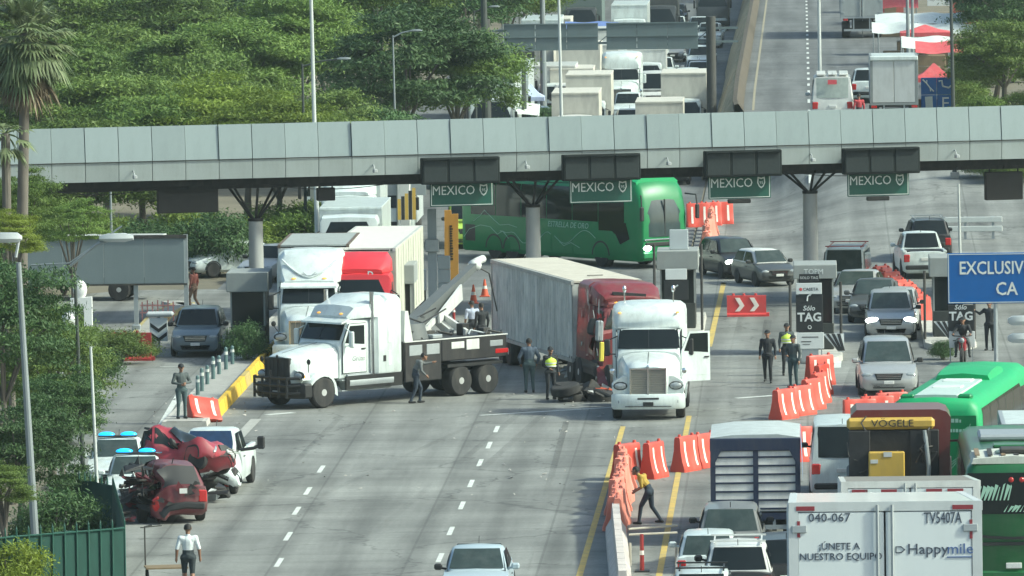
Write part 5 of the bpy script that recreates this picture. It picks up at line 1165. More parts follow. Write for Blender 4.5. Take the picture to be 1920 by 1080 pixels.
FARC = [('white sport utility car by the retaining wall, largest on the far road', 'pickup', 1291, 503, WHITE), ('white pickup under the right half of the overhead sign', 'pickup', 1241, 521, WHITE), ('white car roof showing just above the canopy at left', 'suv', 1006, 452, WHITE), ('white van halfway up the far road beside the lorry', 'van', 1227, 486, WHITE2),
        ('white pickup high on the far road near the wall', 'pickup', 1313, 600, WHITE), ('dark car at the top of the far road near the wall', 'suv', 1332, 640, BLKC), ('silver car close behind the white sport utility car', 'sedan', 1308, 525, SILVER), ('white car low beside the dark sign post', 'hatch', 1305, 455, WHITE), ('white sedan just above the canopy by the box truck', 'sedan', 1262, 405, WHITE),
        ('grey car high between the far lorries', 'sedan', 1262, 560, GREYC), ('white car highest in the middle lane', 'hatch', 1268, 610, WHITE), ('black car behind the silver car by the wall', 'suv', 1318, 556, BLKC), ('white car beside the cream box truck at left', 'sedan', 1010, 438, WHITE2), ('white car glimpsed left of the sign mast base', 'hatch', 1180, 452, SILVER)]
for lab, kd, u, y, m in FARC: C(lab, kd, u, 0, 180, m, y=y, group=FG)
box_truck('long white lorry with pale roof above the overhead sign', X(1180, 560), 180, WHITE, WHITE, L=10, W=2.5, H=3.9, cw=2.4, ch=3.0, group=FG)
t = box_truck('dark lorry with white bumper strip at the top of the far road', X(1190, 615), 180, DGREY, DGREY, L=9, W=2.5, H=4.0, cw=2.45, ch=3.2, group=FG); q = B(); q.box(-1, 1, .05, .08, .8, 1.0); q.build('bumper_strip', WHITE, t)
for lab, u, y, L_, H_ in (('white box truck in the second lane high on the far road', 1150, 525, 6, 3.4), ('white box truck left of the cream ones', 1040, 470, 5.5, 3.2), ('pale van-bodied truck right of the tall white lorry', 1212, 500, 5, 3.0), ('cream truck behind the second cream box truck', 1122, 500, 6, 3.3)): box_truck(lab, X(u, y), 180, WHITE2, WHITE, L=L_, W=2.4, H=H_, group=FG)
box_truck('large grey-green lorry at the top of the far road', X(1090, 600), 180, mat('grey-green tarp sides', (.13, .17, .16), rough=.8, var=.1), DGREY, L=10, W=3.0, H=4.2, cw=2.4, ch=2.6, group=FG)
FARO = {}
for o in list(COL.objects):
    if o.get('group') == FG and o.parent is None and o.name.split('.')[0] in ('car', 'sport_utility_car', 'pickup_truck', 'parked_van'): FARO[o['label']] = o
def copy_tree(o, parent=None):
    c = o.copy(); COL.objects.link(c); c.parent = parent
    for ch in list(o.children): copy_tree(ch, c)
    return c
_occ = [(o.location.x, o.location.y) for o in COL.objects if o.parent is None and o.get('group') == FG]
_trk = [o for o in COL.objects if o.parent is None and o.get('group') == FG and o.name.split('.')[0] == 'box_truck'][:6]; _src = list(FARO.values()); rq = random.Random(12)
_ord = ['first', 'second', 'third', 'fourth', 'fifth', 'sixth', 'seventh', 'eighth', 'ninth', 'tenth'] + ['%dth' % k for k in range(11, 60)]
for lx, lane in ((-17.2, 'leftmost lane'), (-13.7, 'second lane'), (-10.3, 'third lane'), (-6.9, 'lane by the wall')):
    kq = 0
    yy = 398.0 + rq.uniform(0, 4)
    while yy < 640:
        if all(abs(lx - a) > 2.3 or not (-3.2 < yy - b < (12.5 if a < -1 else 6)) for a, b in _occ) and rq.random() < .9 and not (lx < -12 and 545 < yy < 640):
            big = rq.random() < .34 and yy > 425; c = copy_tree(rq.choice(_trk) if big else rq.choice(_src)); yy += 4.5 * big; c.location = (lx + rq.uniform(-.3, .3), yy, .01); c['label'] = f'{_ord[kq]} small {"lorry" if big else "car"} above the canopy, {lane} of the far road'; kq += 1; c['group'] = 'packed far queue'
        yy += rq.uniform(6.2, 8.5)
box_truck('white lorry with dark windscreen behind the pale trailer', X(655, 322), 180, WHITE, WHITE, L=7, W=2.5, H=3.3, cw=2.45, ch=3.1)
box_truck('white lorry farther back left of the yellow banner', X(655, 341), 180, WHITE, WHITE, L=6, W=2.5, H=3.9, cw=2.4, ch=2.9, fairing=.5)
box_truck('white lorry under the canopy right of the grey post', X(725, 352), 180, WHITE, WHITE, L=6, W=2.5, H=3.7, cw=2.4, ch=2.9)
box_truck('white lorry with two panels seen under the canopy beside the tree', X(620, 362), 180, TRUCKG, WHITE, L=6, W=2.5, H=3.7, cw=2.4, ch=2.9)
C('lime green van between the orange pillar and the coach', 'van', 880, 0, 182, LIME, y=352.0)
C('white car parked left of the canopy column', 'sedan', 440, 0, 120, WHITE, y=334.0); C('silver car parked behind the toll booth at left', 'hatch', 512, 0, 160, SILVER, y=330.0)
box_truck('red and white lorry parked behind the grey sign board', X(10, 320), 86, WHITE2, mat('orange-red cab', (.5, .08, .04), rough=.5), L=4.6, W=2.3, H=2.5, ch=2.1)
# far right road
t = C('white van with red sticker seen from behind on the upper road', 'van', 1561, 0, 0, WHITE2, y=399.0, scale=1.12, name='departing_van', glass=mat('rear glass with painted reflection', (.32, .36, .33), rough=.2, var=.3, scale=6))  # pale base colour paints a reflection into the glass
q = B()
for k in range(3): q.cbox(-.7 + .5 * k, -.3 + .5 * k, -2.3, 1.0, 2.28, 2.36, .02)
q.build('roof_luggage', WHITE2, t); q = B(); q.box(-.2, .2, -2.66, -2.64, 1.9, 2.1); q.build('sticker', mat('red sticker', (.6, .08, .1), rough=.5), t)
t = thing('departing_box_truck', 'grey box truck with white roof lip on the upper road', 'lorry', tuple(X(1677, 397.0) + Vector((0, 6, .12))), 0)
box_body(t, 6.0, 2.35, 1.0, 3.35, TRUCKG, WHITE, frame=mat('dark box frame', (.2, .22, .22), rough=.7), rods=False); trailer_gear(t, 6.0, 1.0, axles=1, legs=False)
q = B(); q.cbox(-1.2, 1.2, -6.1, -5.8, 3.2, 3.42, .04); q.build('roof_lip', WHITE, t)
p = X(1616, 497.0); t = thing('departing_trailer', 'grey trailer with dark underside far up the upper road', 'trailer', (p.x, p.y + 12, p.z + .02), 0)
box_body(t, 12, 2.6, 1.25, 4.1, mat('grey far trailer door', (.33, .36, .36), rough=.6, var=.12, dirt=.3), WHITE2); trailer_gear(t, 12, 1.25)
C('white car edge beside the grey box truck on the upper road', 'suv', 1628, 0, 0, WHITE, y=414.0)
# ================================================================ people
import numpy as np
SKIN = mat('brown skin', (.24, .13, .08), rough=.6, var=.1); HAIR = mat('black hair', (.012, .011, .01), rough=.7, var=.3); SHOE = mat('black shoes', (.015, .015, .015), rough=.6)
VEST = mat('hi-vis yellow vest', (.6, .78, .08), rough=.6, var=.1); BAND = mat('reflective band', (.6, .62, .6), rough=.35)
J0 = dict(pelvis=(0, 0, .95), waist=(0, .01, 1.12), chest=(0, .0, 1.33), neck=(0, -.01, 1.49), head=(0, .02, 1.62),
          ls=(-.19, -.01, 1.42), le=(-.25, -.03, 1.15), lw=(-.26, .05, .92), rs=(.19, -.01, 1.42), re=(.25, -.03, 1.15), rw=(.26, .05, .92),
          lh=(-.1, 0, .91), lk=(-.11, .03, .5), la=(-.12, -.02, .09), rh=(.1, 0, .91), rk=(.11, .03, .5), ra=(.12, -.02, .09))
def person(label, pos, h, shirt, pants, pose=None, H=1.72, cap=None, vest=None, sleeves=True, bulk=1.13, skin=None, shorts=False, hairm=HAIR, stand_z=None):
    J = {k: Vector(v) for k, v in J0.items()}
    for k, v in (pose or {}).items(): J[k] = Vector(v)
    k_ = H / 1.72; b = bulk; skin = skin or SKIN
    caps = [('pelvis', 'waist', .135 * b, .13 * b, 1), ('waist', 'chest', .13 * b, .155 * b, 0), ('chest', 'neck', .15 * b, .06, 0), ('neck', 'head', .055, .06, 2)]
    S = []                                   # (p0, p1, r0, r1, tag, flatten)
    for a, c, r0, r1, tg in caps: S.append((J[a], J[c], r0, r1, tg, .72 if tg != 2 else 1))
    for s_ in 'lr':
        S.append((J[s_ + 's'].lerp(J['chest'], .45), J[s_ + 's'], .09 * b, .07 * b, 0, 1)); S.append((J[s_ + 's'], J[s_ + 'e'], .062 * b, .047 * b, 0, 1))
        S.append((J[s_ + 'e'], J[s_ + 'w'], .045 * b, .032, 0 if sleeves else 2, 1))
        S.append((J['pelvis'], J[s_ + 'h'], .12 * b, .1 * b, 1, 1)); S.append((J[s_ + 'h'], J[s_ + 'k'], .093 * b, .066, 1, 1)); S.append((J[s_ + 'k'], J[s_ + 'a'], .064, .048, 2 if shorts else 1, 1))
        a = J[s_ + 'a']; f = Vector((a.x * .12, .15, 0)); S.append((a + Vector((0, -.05, -.045)), a + f + Vector((0, 0, -.05)), .045, .036, 3, 1))
        w = J[s_ + 'w']; d = (w - J[s_ + 'e']).normalized(); sx = -1 if s_ == 'l' else 1
        fw = Vector((0, 1, 0)) - d * d.y; fw = fw.normalized() if fw.length > .2 else Vector((1, 0, 0)); nrm = d.cross(fw)
        pm = w + d * .085; S.append((w, pm, .03, .038, 2, 1))
        for q_, ln in ((-1.5, .055), (-.5, .072), (.5, .078), (1.5, .068)):
            p0 = pm + fw * q_ * .019; p1 = p0 + d * ln * .55; p2 = p1 + (d * .8 - nrm * .6 * sx).normalized() * ln * .5
            S.append((p0, p1, .0105, .0095, 2, 1)); S.append((p1, p2, .0095, .008, 2, 1))
        p0 = w + d * .03 + fw * .03; S.append((p0, p0 + (d * .6 + fw * .8) * .055, .0125, .0105, 2, 1))
    hd = J['head'] + Vector((0, 0, .045)); S.append((hd + Vector((0, -.015, .035)), hd + Vector((0, .02, -.05)), .088, .072, 2, 1))
    S.append((hd + Vector((0, .09, -.0)), hd + Vector((0, .112, -.03)), .014, .019, 2, 1)); S.append((hd + Vector((0, .05, -.1)), hd + Vector((0, .075, -.1)), .04, .03, 2, 1))
    for sx in (-1, 1): S.append((hd + Vector((sx * .088, 0, -.02)), hd + Vector((sx * .092, -.01, .02)), .018, .02, 2, 1))
    q = B()
    for p0, p1, r0, r1, tg, fl in S:
        d = p1 - p0; L = max(d.length, 1e-4); d = d / L; a = Vector((1, 0, 0)); a = (a - d * a.dot(d)); a = a.normalized() if a.length > .2 else Vector((0, 1, 0)); c = d.cross(a); n = 10; rings = []
        prof = [(-.95, .3), (-.7, .71), (-.35, .94)]
        st = [(p0 + d * (t * r0), r0 * k) for t, k in prof] + [(p0, r0), (p1, r1)] + [(p1 - d * (t * r1), r1 * k) for t, k in prof[::-1]]
        for p, r in st: rings.append([p + a * math.cos(2 * math.pi * i / n) * r + c * math.sin(2 * math.pi * i / n) * r * fl for i in range(n)])
        q.loft(rings)
    me = q.mesh('tmp_body', SKIN, 0); o = bpy.data.objects.new('tmp_body', me); COL.objects.link(o)
    md = o.modifiers.new('r', 'REMESH'); md.mode = 'VOXEL'; md.voxel_size = .014; md.use_smooth_shade = True
    sm = o.modifiers.new('s', 'SMOOTH'); sm.factor = .5; sm.iterations = 2
    dg = bpy.context.evaluated_depsgraph_get(); body = bpy.data.meshes.new_from_object(o.evaluated_get(dg)); bpy.data.objects.remove(o); bpy.data.meshes.remove(me)
    n = len(body.polygons); cen = np.empty(n * 3); body.polygons.foreach_get('center', cen); cen = cen.reshape(-1, 3)
    best = np.full(n, 9.0); tg_ = np.zeros(n, dtype=np.int32)
    for p0, p1, r0, r1, tg, fl in S:
        a = np.array(p0); d = np.array(p1 - p0); L2 = max(d @ d, 1e-9); t = np.clip(((cen - a) @ d) / L2, 0, 1)
        ds = np.linalg.norm(cen - a - t[:, None] * d, axis=1) - (r0 + (r1 - r0) * t); m_ = ds < best; best[m_] = ds[m_]; tg_[m_] = tg
    zc = cen[:, 2]
    body.materials.clear()
    for m in (shirt, pants, skin, SHOE): body.materials.append(m)
    body.polygons.foreach_set('material_index', tg_); body.update(); body.name = 'person_body'
    t = thing('person', label, 'person', pos, h); t.scale = (k_,) * 3
    if stand_z is not None: t.location.z = stand_z
    link('body', body, t)
    q = B(); rings = []
    for zz, r in ((-.02, .094), (.03, .1), (.07, .092), (.105, .066), (.124, .02)): rings.append([hd + Vector((math.cos(2 * math.pi * i / 14) * r, math.sin(2 * math.pi * i / 14) * r * 1.06 - .012 - (.02 if zz < 0 else 0), zz + (.03 if zz < 0 and math.sin(2 * math.pi * i / 14) > .3 else 0))) for i in range(14)])
    q.loft(rings); q.build('cap' if cap else 'hair', cap or hairm, t)
    if cap: q = B(); q.loft([[hd + Vector((x, y, z)) for x, y, z in ((-.07, .07, .03), (-.05, .18, .012), (.05, .18, .012), (.07, .07, .03))], [hd + Vector((x, y, z)) for x, y, z in ((-.07, .07, .042), (-.05, .18, .024), (.05, .18, .024), (.07, .07, .042))]]); q.build('cap_peak', cap, t)
    for sx in (-1, 1): q = B(); q.ball(hd + Vector((sx * .034, .088, .005)), (.012, .008, .008), 6, 4); q.build('eye', mat('eye', (.05, .04, .035), rough=.2), t)
    if vest:
        q = B(); rings = []
        for tt, r in ((0.0, .15 * b), (.35, .15 * b), (.8, .172 * b), (1.0, .165 * b)):
            p = J['waist'].lerp(J['chest'], tt) ; rings.append([p + Vector((math.cos(2 * math.pi * i / 16) * r * 1.08, math.sin(2 * math.pi * i / 16) * r * .86, -.02)) for i in range(16)])
        p = J['chest'].lerp(J['neck'], .65); rings.append([p + Vector((math.cos(2 * math.pi * i / 16) * .13, math.sin(2 * math.pi * i / 16) * .1, 0)) for i in range(16)])
        q.loft(rings, cap=False); v = q.build('vest', vest, t, smooth=60)
        for tt in (.15, .6):
            p = J['waist'].lerp(J['chest'], tt); r = .162 * b + .012 * tt; q = B(); q.loft([[p + Vector((math.cos(2 * math.pi * i / 16) * r * 1.09, math.sin(2 * math.pi * i / 16) * r * .875, zz)) for i in range(16)] for zz in (-.04, .0)], cap=False); q.build('reflective_stripe', BAND, v, smooth=60)
    return t
cloth = lambda n, c: mat('cloth ' + n, c, rough=.85, var=.3, scale=9, bump=.3)
UNI = cloth('dark uniform', (.02, .023, .027)); GREYU = cloth('grey uniform', (.07, .085, .085)); NAVYJ = cloth('blue-grey jacket', (.075, .1, .135)); JEANS = cloth('dark jeans', (.03, .042, .06)); GREYS = cloth('grey shirt', (.13, .14, .14)); YSH = cloth('mustard shirt', (.42, .28, .05)); WSH = cloth('white shirt', (.68, .72, .72)); LBL = cloth('pale blue shirt', (.42, .46, .56)); SHORT = cloth('dark shorts', (.03, .04, .045)); TEAL = cloth('teal trousers', (.05, .08, .085)); REDS = cloth('red shirt', (.4, .05, .06))
stride = dict(lk=(-.1, .16, .52), la=(-.11, .1, .09), rk=(.1, .02, .5), ra=(.11, -.24, .12))
person('officer in dark uniform and cap standing on the lane island', G(341, 795), 205, GREYU, TEAL, dict(le=(-.3, .02, 1.18), lw=(-.06, .24, 1.16), re=(.3, .02, 1.18), rw=(.08, .24, 1.12)), cap=UNI, H=1.74, stand_z=.172)
person('man in grey shirt bending at the side of the wrecker', G(780, 756), 285, GREYS, JEANS, dict(chest=(0, .12, 1.3), neck=(0, .22, 1.43), head=(0, .3, 1.52), ls=(-.19, .12, 1.38), rs=(.19, .12, 1.38), le=(-.2, .36, 1.3), lw=(-.16, .6, 1.34), re=(.24, .15, 1.1), rw=(.22, .3, .95), lk=(-.11, .2, .5), la=(-.12, .16, .09), rk=(.11, -.02, .5), ra=(.12, -.2, .1)), H=1.72)
person('heavy man in blue-grey jacket with back turned beside the container', G(993, 736), 10, NAVYJ, TEAL, dict(le=(-.33, .0, 1.16), lw=(-.27, .12, .95), re=(.33, .0, 1.16), rw=(.27, .12, .95)), bulk=1.3, H=1.78)
person('worker in yellow hi-vis vest and dark trousers by the red cab', G(1033, 749), 200, UNI, UNI, dict(rw=(.1, .22, 1.05), lw=(-.26, .06, .92)), cap=UNI, vest=VEST, H=1.72)
person('man in pale blue shirt standing behind the wrecker boom', G(886, 655), 20, LBL, UNI, H=1.72, sleeves=False)
person('man in black standing next to the pale blue shirt by the container', G(904, 662), 30, UNI, UNI, H=1.76)
person('officer in black with cap walking near the open-doored lorry', G(1440, 718), 175, UNI, UNI, stride, cap=UNI, H=1.76)
person('officer in hi-vis vest beside the left TAG board', G(1476, 704), 190, GREYU, UNI, cap=UNI, vest=VEST, H=1.76)
person('officer in grey uniform behind the orange barrier row', G(1488, 727), 150, GREYU, TEAL, dict(re=(.28, -.02, 1.17), rw=(.12, .2, 1.1)), cap=UNI, H=1.74)
person('man in mustard shirt walking bent beside the orange barriers', G(1218, 983), 75, YSH, JEANS, dict(waist=(0, .06, 1.1), chest=(0, .2, 1.27), neck=(0, .31, 1.4), head=(0, .4, 1.48), ls=(-.19, .2, 1.36), rs=(.19, .2, 1.36), le=(-.23, .16, 1.08), lw=(-.2, .34, .96), re=(.23, .2, 1.08), rw=(.18, .4, .98), lk=(-.1, .22, .52), la=(-.11, .28, .09), rk=(.11, -.04, .5), ra=(.12, -.3, .12)), H=1.7, sleeves=False)
person('man in white shirt and dark shorts walking away at the bottom left', G(354, 1112), 4, WSH, SHORT, dict(le=(-.28, -.04, 1.16), lw=(-.3, .0, .93), re=(.28, -.04, 1.16), rw=(.3, .02, .93), **stride), sleeves=False, shorts=True, H=1.74)
person('person in red by the white van on the upper road', X(1611, 396), 10, REDS, UNI, H=1.72)
person('pedestrian in pale red clothes beside the grey sign post', G(364, 582), 60, cloth('dusty red shirt', (.45, .16, .12)), cloth('tan trousers', (.3, .2, .14)), stride, H=1.65)
person('person in black leaning at the right toll booth', X(1856, 287), 165, UNI, UNI, dict(re=(.34, .05, 1.3), rw=(.5, .12, 1.42)), H=1.75)
person('rider in dark jacket on the motorcycle near the right TAG board', X(1806, 281), 175, UNI, GREYU, dict(pelvis=(0, -.1, .85), lh=(-.12, -.08, .85), rh=(.12, -.08, .85), lk=(-.22, .3, .75), la=(-.24, .15, .32), rk=(.22, .3, .75), ra=(.24, .15, .32), waist=(0, -.05, 1.02), chest=(0, .05, 1.22), neck=(0, .08, 1.38), head=(0, .12, 1.5), ls=(-.19, .06, 1.32), rs=(.19, .06, 1.32), le=(-.3, .25, 1.12), lw=(-.3, .5, 1.08), re=(.3, .25, 1.12), rw=(.3, .5, 1.08)), cap=UNI)
for i, (u, y, m) in enumerate(((962, 447, REDS), (1012, 452, cloth('blue clothes', (.06, .1, .2))), (1024, 449, cloth('orange-brown clothes', (.3, .14, .05))), (948, 452, cloth('pink clothes', (.5, .15, .17))))):
    person(['vendor in red beside the far road at left', 'vendor in blue beside the far road', 'vendor in brown standing right of the blue vendor', 'vendor in pink at the far left of the roadside stalls'][i], X(u, y), 170 + 20 * i, m, UNI, H=1.7)
# motorcycle
p = X(1806, 281.0); t = thing('motorcycle', 'red and black motorcycle in front of the right TAG board', 'motorcycle', tuple(p), 175)
for yy in (.68, -.62): tm, qm = wheel_mesh(.3, .12); o = link('wheel', tm, t, (0, yy, .3)); link('rim', qm, o)
q = B(); q.loft([ring_at(y, [(0, .45), (w_, .5), (w_, zt - .08), (0, zt)]) for y, w_, zt in ((-.7, .08, .82), (-.3, .12, .84), (.05, .13, .86), (.35, .13, .98), (.55, .1, .9))]); q.build('body', mat('motorcycle red', (.4, .04, .05), rough=.3, coat=.5), t)
q = B(); q.tube([(-.35, .42, 1.02), (-.1, .52, 1.0), (.1, .52, 1.0), (.35, .42, 1.02)], .018); q.tube([(0, .5, 1.0), (0, .68, .32)], .035); q.build('handlebar', DARK, t)
q = B(); q.ball((0, .64, .86), (.1, .08, .1)); q.build('headlight', LENS, t)

# ================================================================ barriers, cones
ORG = mat('orange-red barrier plastic', (.6, .07, .045), objvar=.18, rough=.45, var=.2, scale=1.5, dirt=.3, dirtcol=(.4, .2, .15)); PINK = mat('sun-faded barrier plastic', (.72, .24, .17), objvar=.2, rough=.55, var=.2, scale=2, dirt=.25, dirtcol=(.5, .35, .3)); REFL = mat('white reflective strip', (.8, .74, .66), rough=.35, var=.12)
_bar = {}
def barrier_meshes(L, H):
    k = (L, H)
    if k in _bar: return _bar[k]
    def prof(s=1.0): return [(-.27, 0), (-.27, .1 * H), (-.2, .3 * H), (-.13, .62 * H), (-.11, .95 * H), (-.08, H), (.08, H), (.11, .95 * H), (.13, .62 * H), (.2, .3 * H), (.27, .1 * H), (.27, 0)]
    q = B(); q.loft([[(x, y * k2, z * (1 if abs(x) < L / 2 - .01 else .985)) for y, z in prof()] for x, k2 in ((-L / 2, .9), (-L / 2 + .04, 1), (-L / 6, 1), (-L / 6 + .05, .93), (L / 6 - .05, .93), (L / 6, 1), (L / 2 - .04, 1), (L / 2, .9))]); bm_ = q.mesh('barrier_body', ORG, 30)
    q = B()
    q.loft([[(dx, -y, z) for y, z in ((.262, .16 * H), (.203, .31 * H), (.138, .62 * H), (.12, .86 * H))] for dx in (-.05, .05)], cap=False, closed=False)
    sm_ = q.mesh('reflective_strip', REFL, 30)
    q = B()
    q.cyl((0, 0, H - .01), (0, 0, H + .07), .06, .045, n=8)
    km = q.mesh('filler_cap', ORG, 30)
    _bar[k] = (bm_, sm_, km); return _bar[k]
def barrier(label, p, h, group, L=1.05, H=1.0, faded=False, tilt=None, strips=True):
    t = thing('traffic_barrier', label, 'barrier', (p[0], p[1], zg(p[0], p[1])), h + math.sin(p[0] * 37 + p[1] * 11) * 4, group, tilt=tilt or (math.sin(p[1] * 7) * .8, 0))
    t.scale = (1, 1 + .06 * math.sin(p[0] * 23), 1 + .035 * math.sin(p[1] * 13 + p[0]))
    for nm, me in zip(('barrier_body', 'reflective_strip', 'filler_cap'), barrier_meshes(L, H)):
        if nm == 'reflective_strip' and not strips: continue
        o = link(nm, me, t)
        if nm == 'reflective_strip':
            o.location.x = -L * .27; link(nm, me, t, (L * .27, 0, 0)); link(nm, me, t, (-L * .27, 0, 0), (0, 0, math.pi)); link(nm, me, t, (L * .27, 0, 0), (0, 0, math.pi))
        if nm == 'filler_cap':
            o.location.x = -L * .36; o2 = link(nm, me, t, (L * .36, 0, 0))
            if faded: o2.material_slots[0].link = 'OBJECT'; o2.material_slots[0].material = PINK
        if faded and nm != 'reflective_strip': o.material_slots[0].link = 'OBJECT'; o.material_slots[0].material = PINK
    return t
gA = 'orange barriers around the man in mustard'
for lab, u, v, h in (('orange barrier at the bend, left of the pair beside the yellow line', 1176, 899, 58), ('orange barrier with pale strips right of the bend barrier', 1226, 896, 62), ('orange barrier standing across the second yellow line', 1286, 883, 62), ('orange barrier partly behind the stake truck', 1322, 876, 60)): barrier(lab, G(u, v), h, gA, H=1.05)
a, b_ = G(1168, 908), G(1150, 1000)
for k in range(14): barrier(f'{ORD[k]} faded barrier from the bend in the tight row leading to the concrete divider', a.lerp(b_, k / 13) + Vector((.12 * (k % 2), 0, 0)), 88 + 6 * math.sin(k * 2.1), 'tight row of faded barriers', faded=True, strips=(k < 4), L=1.1)
gB = 'barrier row by the police officers'
for lab, u, v, h in (('nearest orange barrier of the row by the police officers', 1470, 785, 55), ('second orange barrier of the row by the police officers', 1503, 778, 58), ('third orange barrier of the row by the police officers', 1523, 768, 62), ('fourth orange barrier of the row by the police officers', 1536, 756, 68), ('fifth orange barrier of the row by the police officers', 1541, 741, 75), ('rearmost orange barrier of the row, at the TAG board foot', 1537, 722, 40)): barrier(lab, G(u, v), h, gB)
gC = 'far orange barriers beside the black car'
for k, u in enumerate((1309, 1331, 1353)): p = X(u, 364 + k); barrier(['left', 'middle', 'right'][k] + ' barrier of the three standing abreast behind the canopy', p, 8, gC, H=1.05)
for k in range(9): p = X(1333 - 1.0 * k + 4 * math.sin(k), 361 - 2.7 * k); barrier(f'{ORD[k]} faded barrier from the back in the crooked far row by the black car', p, 90 + 12 * math.sin(k * 1.7), 'crooked far barrier row', faded=True, strips=False)
for k in range(10):
    p = X(1652 + 8.6 * k, 319.5 - 2.05 * k); barrier(f'{ORD[k]} red barrier from the back in the slanting row beside the TAG lane queue', p, 62 + 5 * math.sin(k * 2.3), 'slanting barrier row by the TAG lane', H=1.0, strips=(k % 2 == 0))
for k, u in enumerate((1522, 1612, 1645, 1672)): barrier(['bright striped barrier between the stake truck and the white van', 'barrier top showing above the paver, left', 'barrier top showing above the paver, middle', 'barrier top showing above the paver, right'][k], X(u, 243 + (9 if k else 0) + k), 20, 'barriers behind the queue', H=1.1)
for u, v, lab, m in ((1400, 593, 'red chevron barrier standing alone in the open lane', mat('chevron red', (.52, .05, .05), rough=.5, var=.15, dirt=.2)), (240, 676, 'dark red chevron barrier at the left service lane', mat('dark chevron red', (.3, .03, .03), rough=.5, var=.2, dirt=.25))):
    p = G(u, v); t = thing('chevron_barrier', lab, 'barrier', tuple(p), 0)
    L, H = (1.5, .8) if u > 1000 else (1.7, 1.0)
    q = B(); q.loft([[(x, y, z) for y, z in ((-.25, 0), (-.25, .08), (-.12, .14), (-.1, H), (.1, H), (.12, .14), (.25, .08), (.25, 0))] for x in (-L / 2, L / 2)]); q.build('barrier_body', m, t)
    for x in (-.28, .28): q = B(); q.prism([(x - .16, .2), (x + .02, .2), (x + .2, H * .52), (x + .02, H * .9), (x - .16, H * .9), (x + .02, H * .52)], 'y', -.132, -.105); q.build('chevron', REFL, t)
    q = B()
    for x in (-.5, -.1, .35): q.cyl((x, 0, H), (x, 0, H + .08), .05, n=8)
    q.box(L / 2, L / 2 + .12, -.15, .15, 0, .14); q.build('filler_cap', m, t)
barrier('toppled red barrier leaning on the lane island beside the officer', G(384, 792), 30, None, H=.95, tilt=(-35, 10))
CONE = mat('cone orange', (.6, .1, .04), rough=.5, var=.15)
for lab, u, v, hh in (('orange cone under the wrecker boom, largest', 888, 569, .75), ('orange cone farther right near the container edge', 909, 556, .7), ('slim red channel post on a black foot under the boom', 851, 604, .85), ('red and white channel post at the bottom by the concrete divider', 1204, 1072, 1.0)):
    p = G(u, v); t = thing('traffic_cone', lab, 'traffic cone', tuple(p)); slim = hh > .8
    q = B(); q.cyl((0, 0, .03), (0, 0, hh), .16 if not slim else .06, .03 if not slim else .05, n=12); q.build('cone', CONE if not slim else mat('dark red post', (.3, .03, .03), rough=.5), t)
    q = B(); q.cbox(-.2, .2, -.2, .2, 0, .04, .01); q.build('foot', BLACK if slim else CONE, t)
    q = B(); r_ = .105 if not slim else .062; q.cyl((0, 0, hh * .45), (0, 0, hh * .62), r_, r_ * .82, n=12); q.build('reflective_band', REFL, t)
# concrete divider
a, b_ = G(1155, 1002), G(1168, 1135); CDIV = mat('whitewashed concrete divider', (.55, .5, .46), rough=.85, var=.25, scale=2, dirt=.35, dirtcol=(.35, .2, .17))
dd = thing('concrete_divider', 'whitewashed concrete divider in segments below the orange barrier row', 'barrier')
nseg = 12
for k in range(nseg):
    p0, p1 = a.lerp(b_, k / nseg), a.lerp(b_, (k + .96) / nseg)
    q = B(); q.loft([[(p.x + x, p.y, z) for x, z in ((-.3, 0), (-.28, .2), (-.13, .45), (-.1, .88), (.1, .88), (.13, .45), (.28, .2), (.3, 0))] for p in (p0, p1)]); q.build('divider_block', CDIV, dd, smooth=20)
# low cable barrier on the ground at the bottom right
q = B(); q.tube([tuple(G(1180, 1026) + Vector((0, 0, .5))), tuple(G(1270, 1020) + Vector((0, 0, .5)))], .03); q.tube([tuple(G(1180, 1030) + Vector((0, 0, .4))), tuple(G(1270, 1026) + Vector((0, 0, .4)))], .03)
for u in (1182, 1204, 1268): p = G(u, 1060); q.cyl((p.x, p.y, 0), (p.x, p.y, .6), .035, n=6)
tag(q.build('pole_barrier', mat('weathered pale pole', (.5, .46, .38), rough=.8), None), 'pale horizontal pole barrier right of the concrete divider', 'barrier')
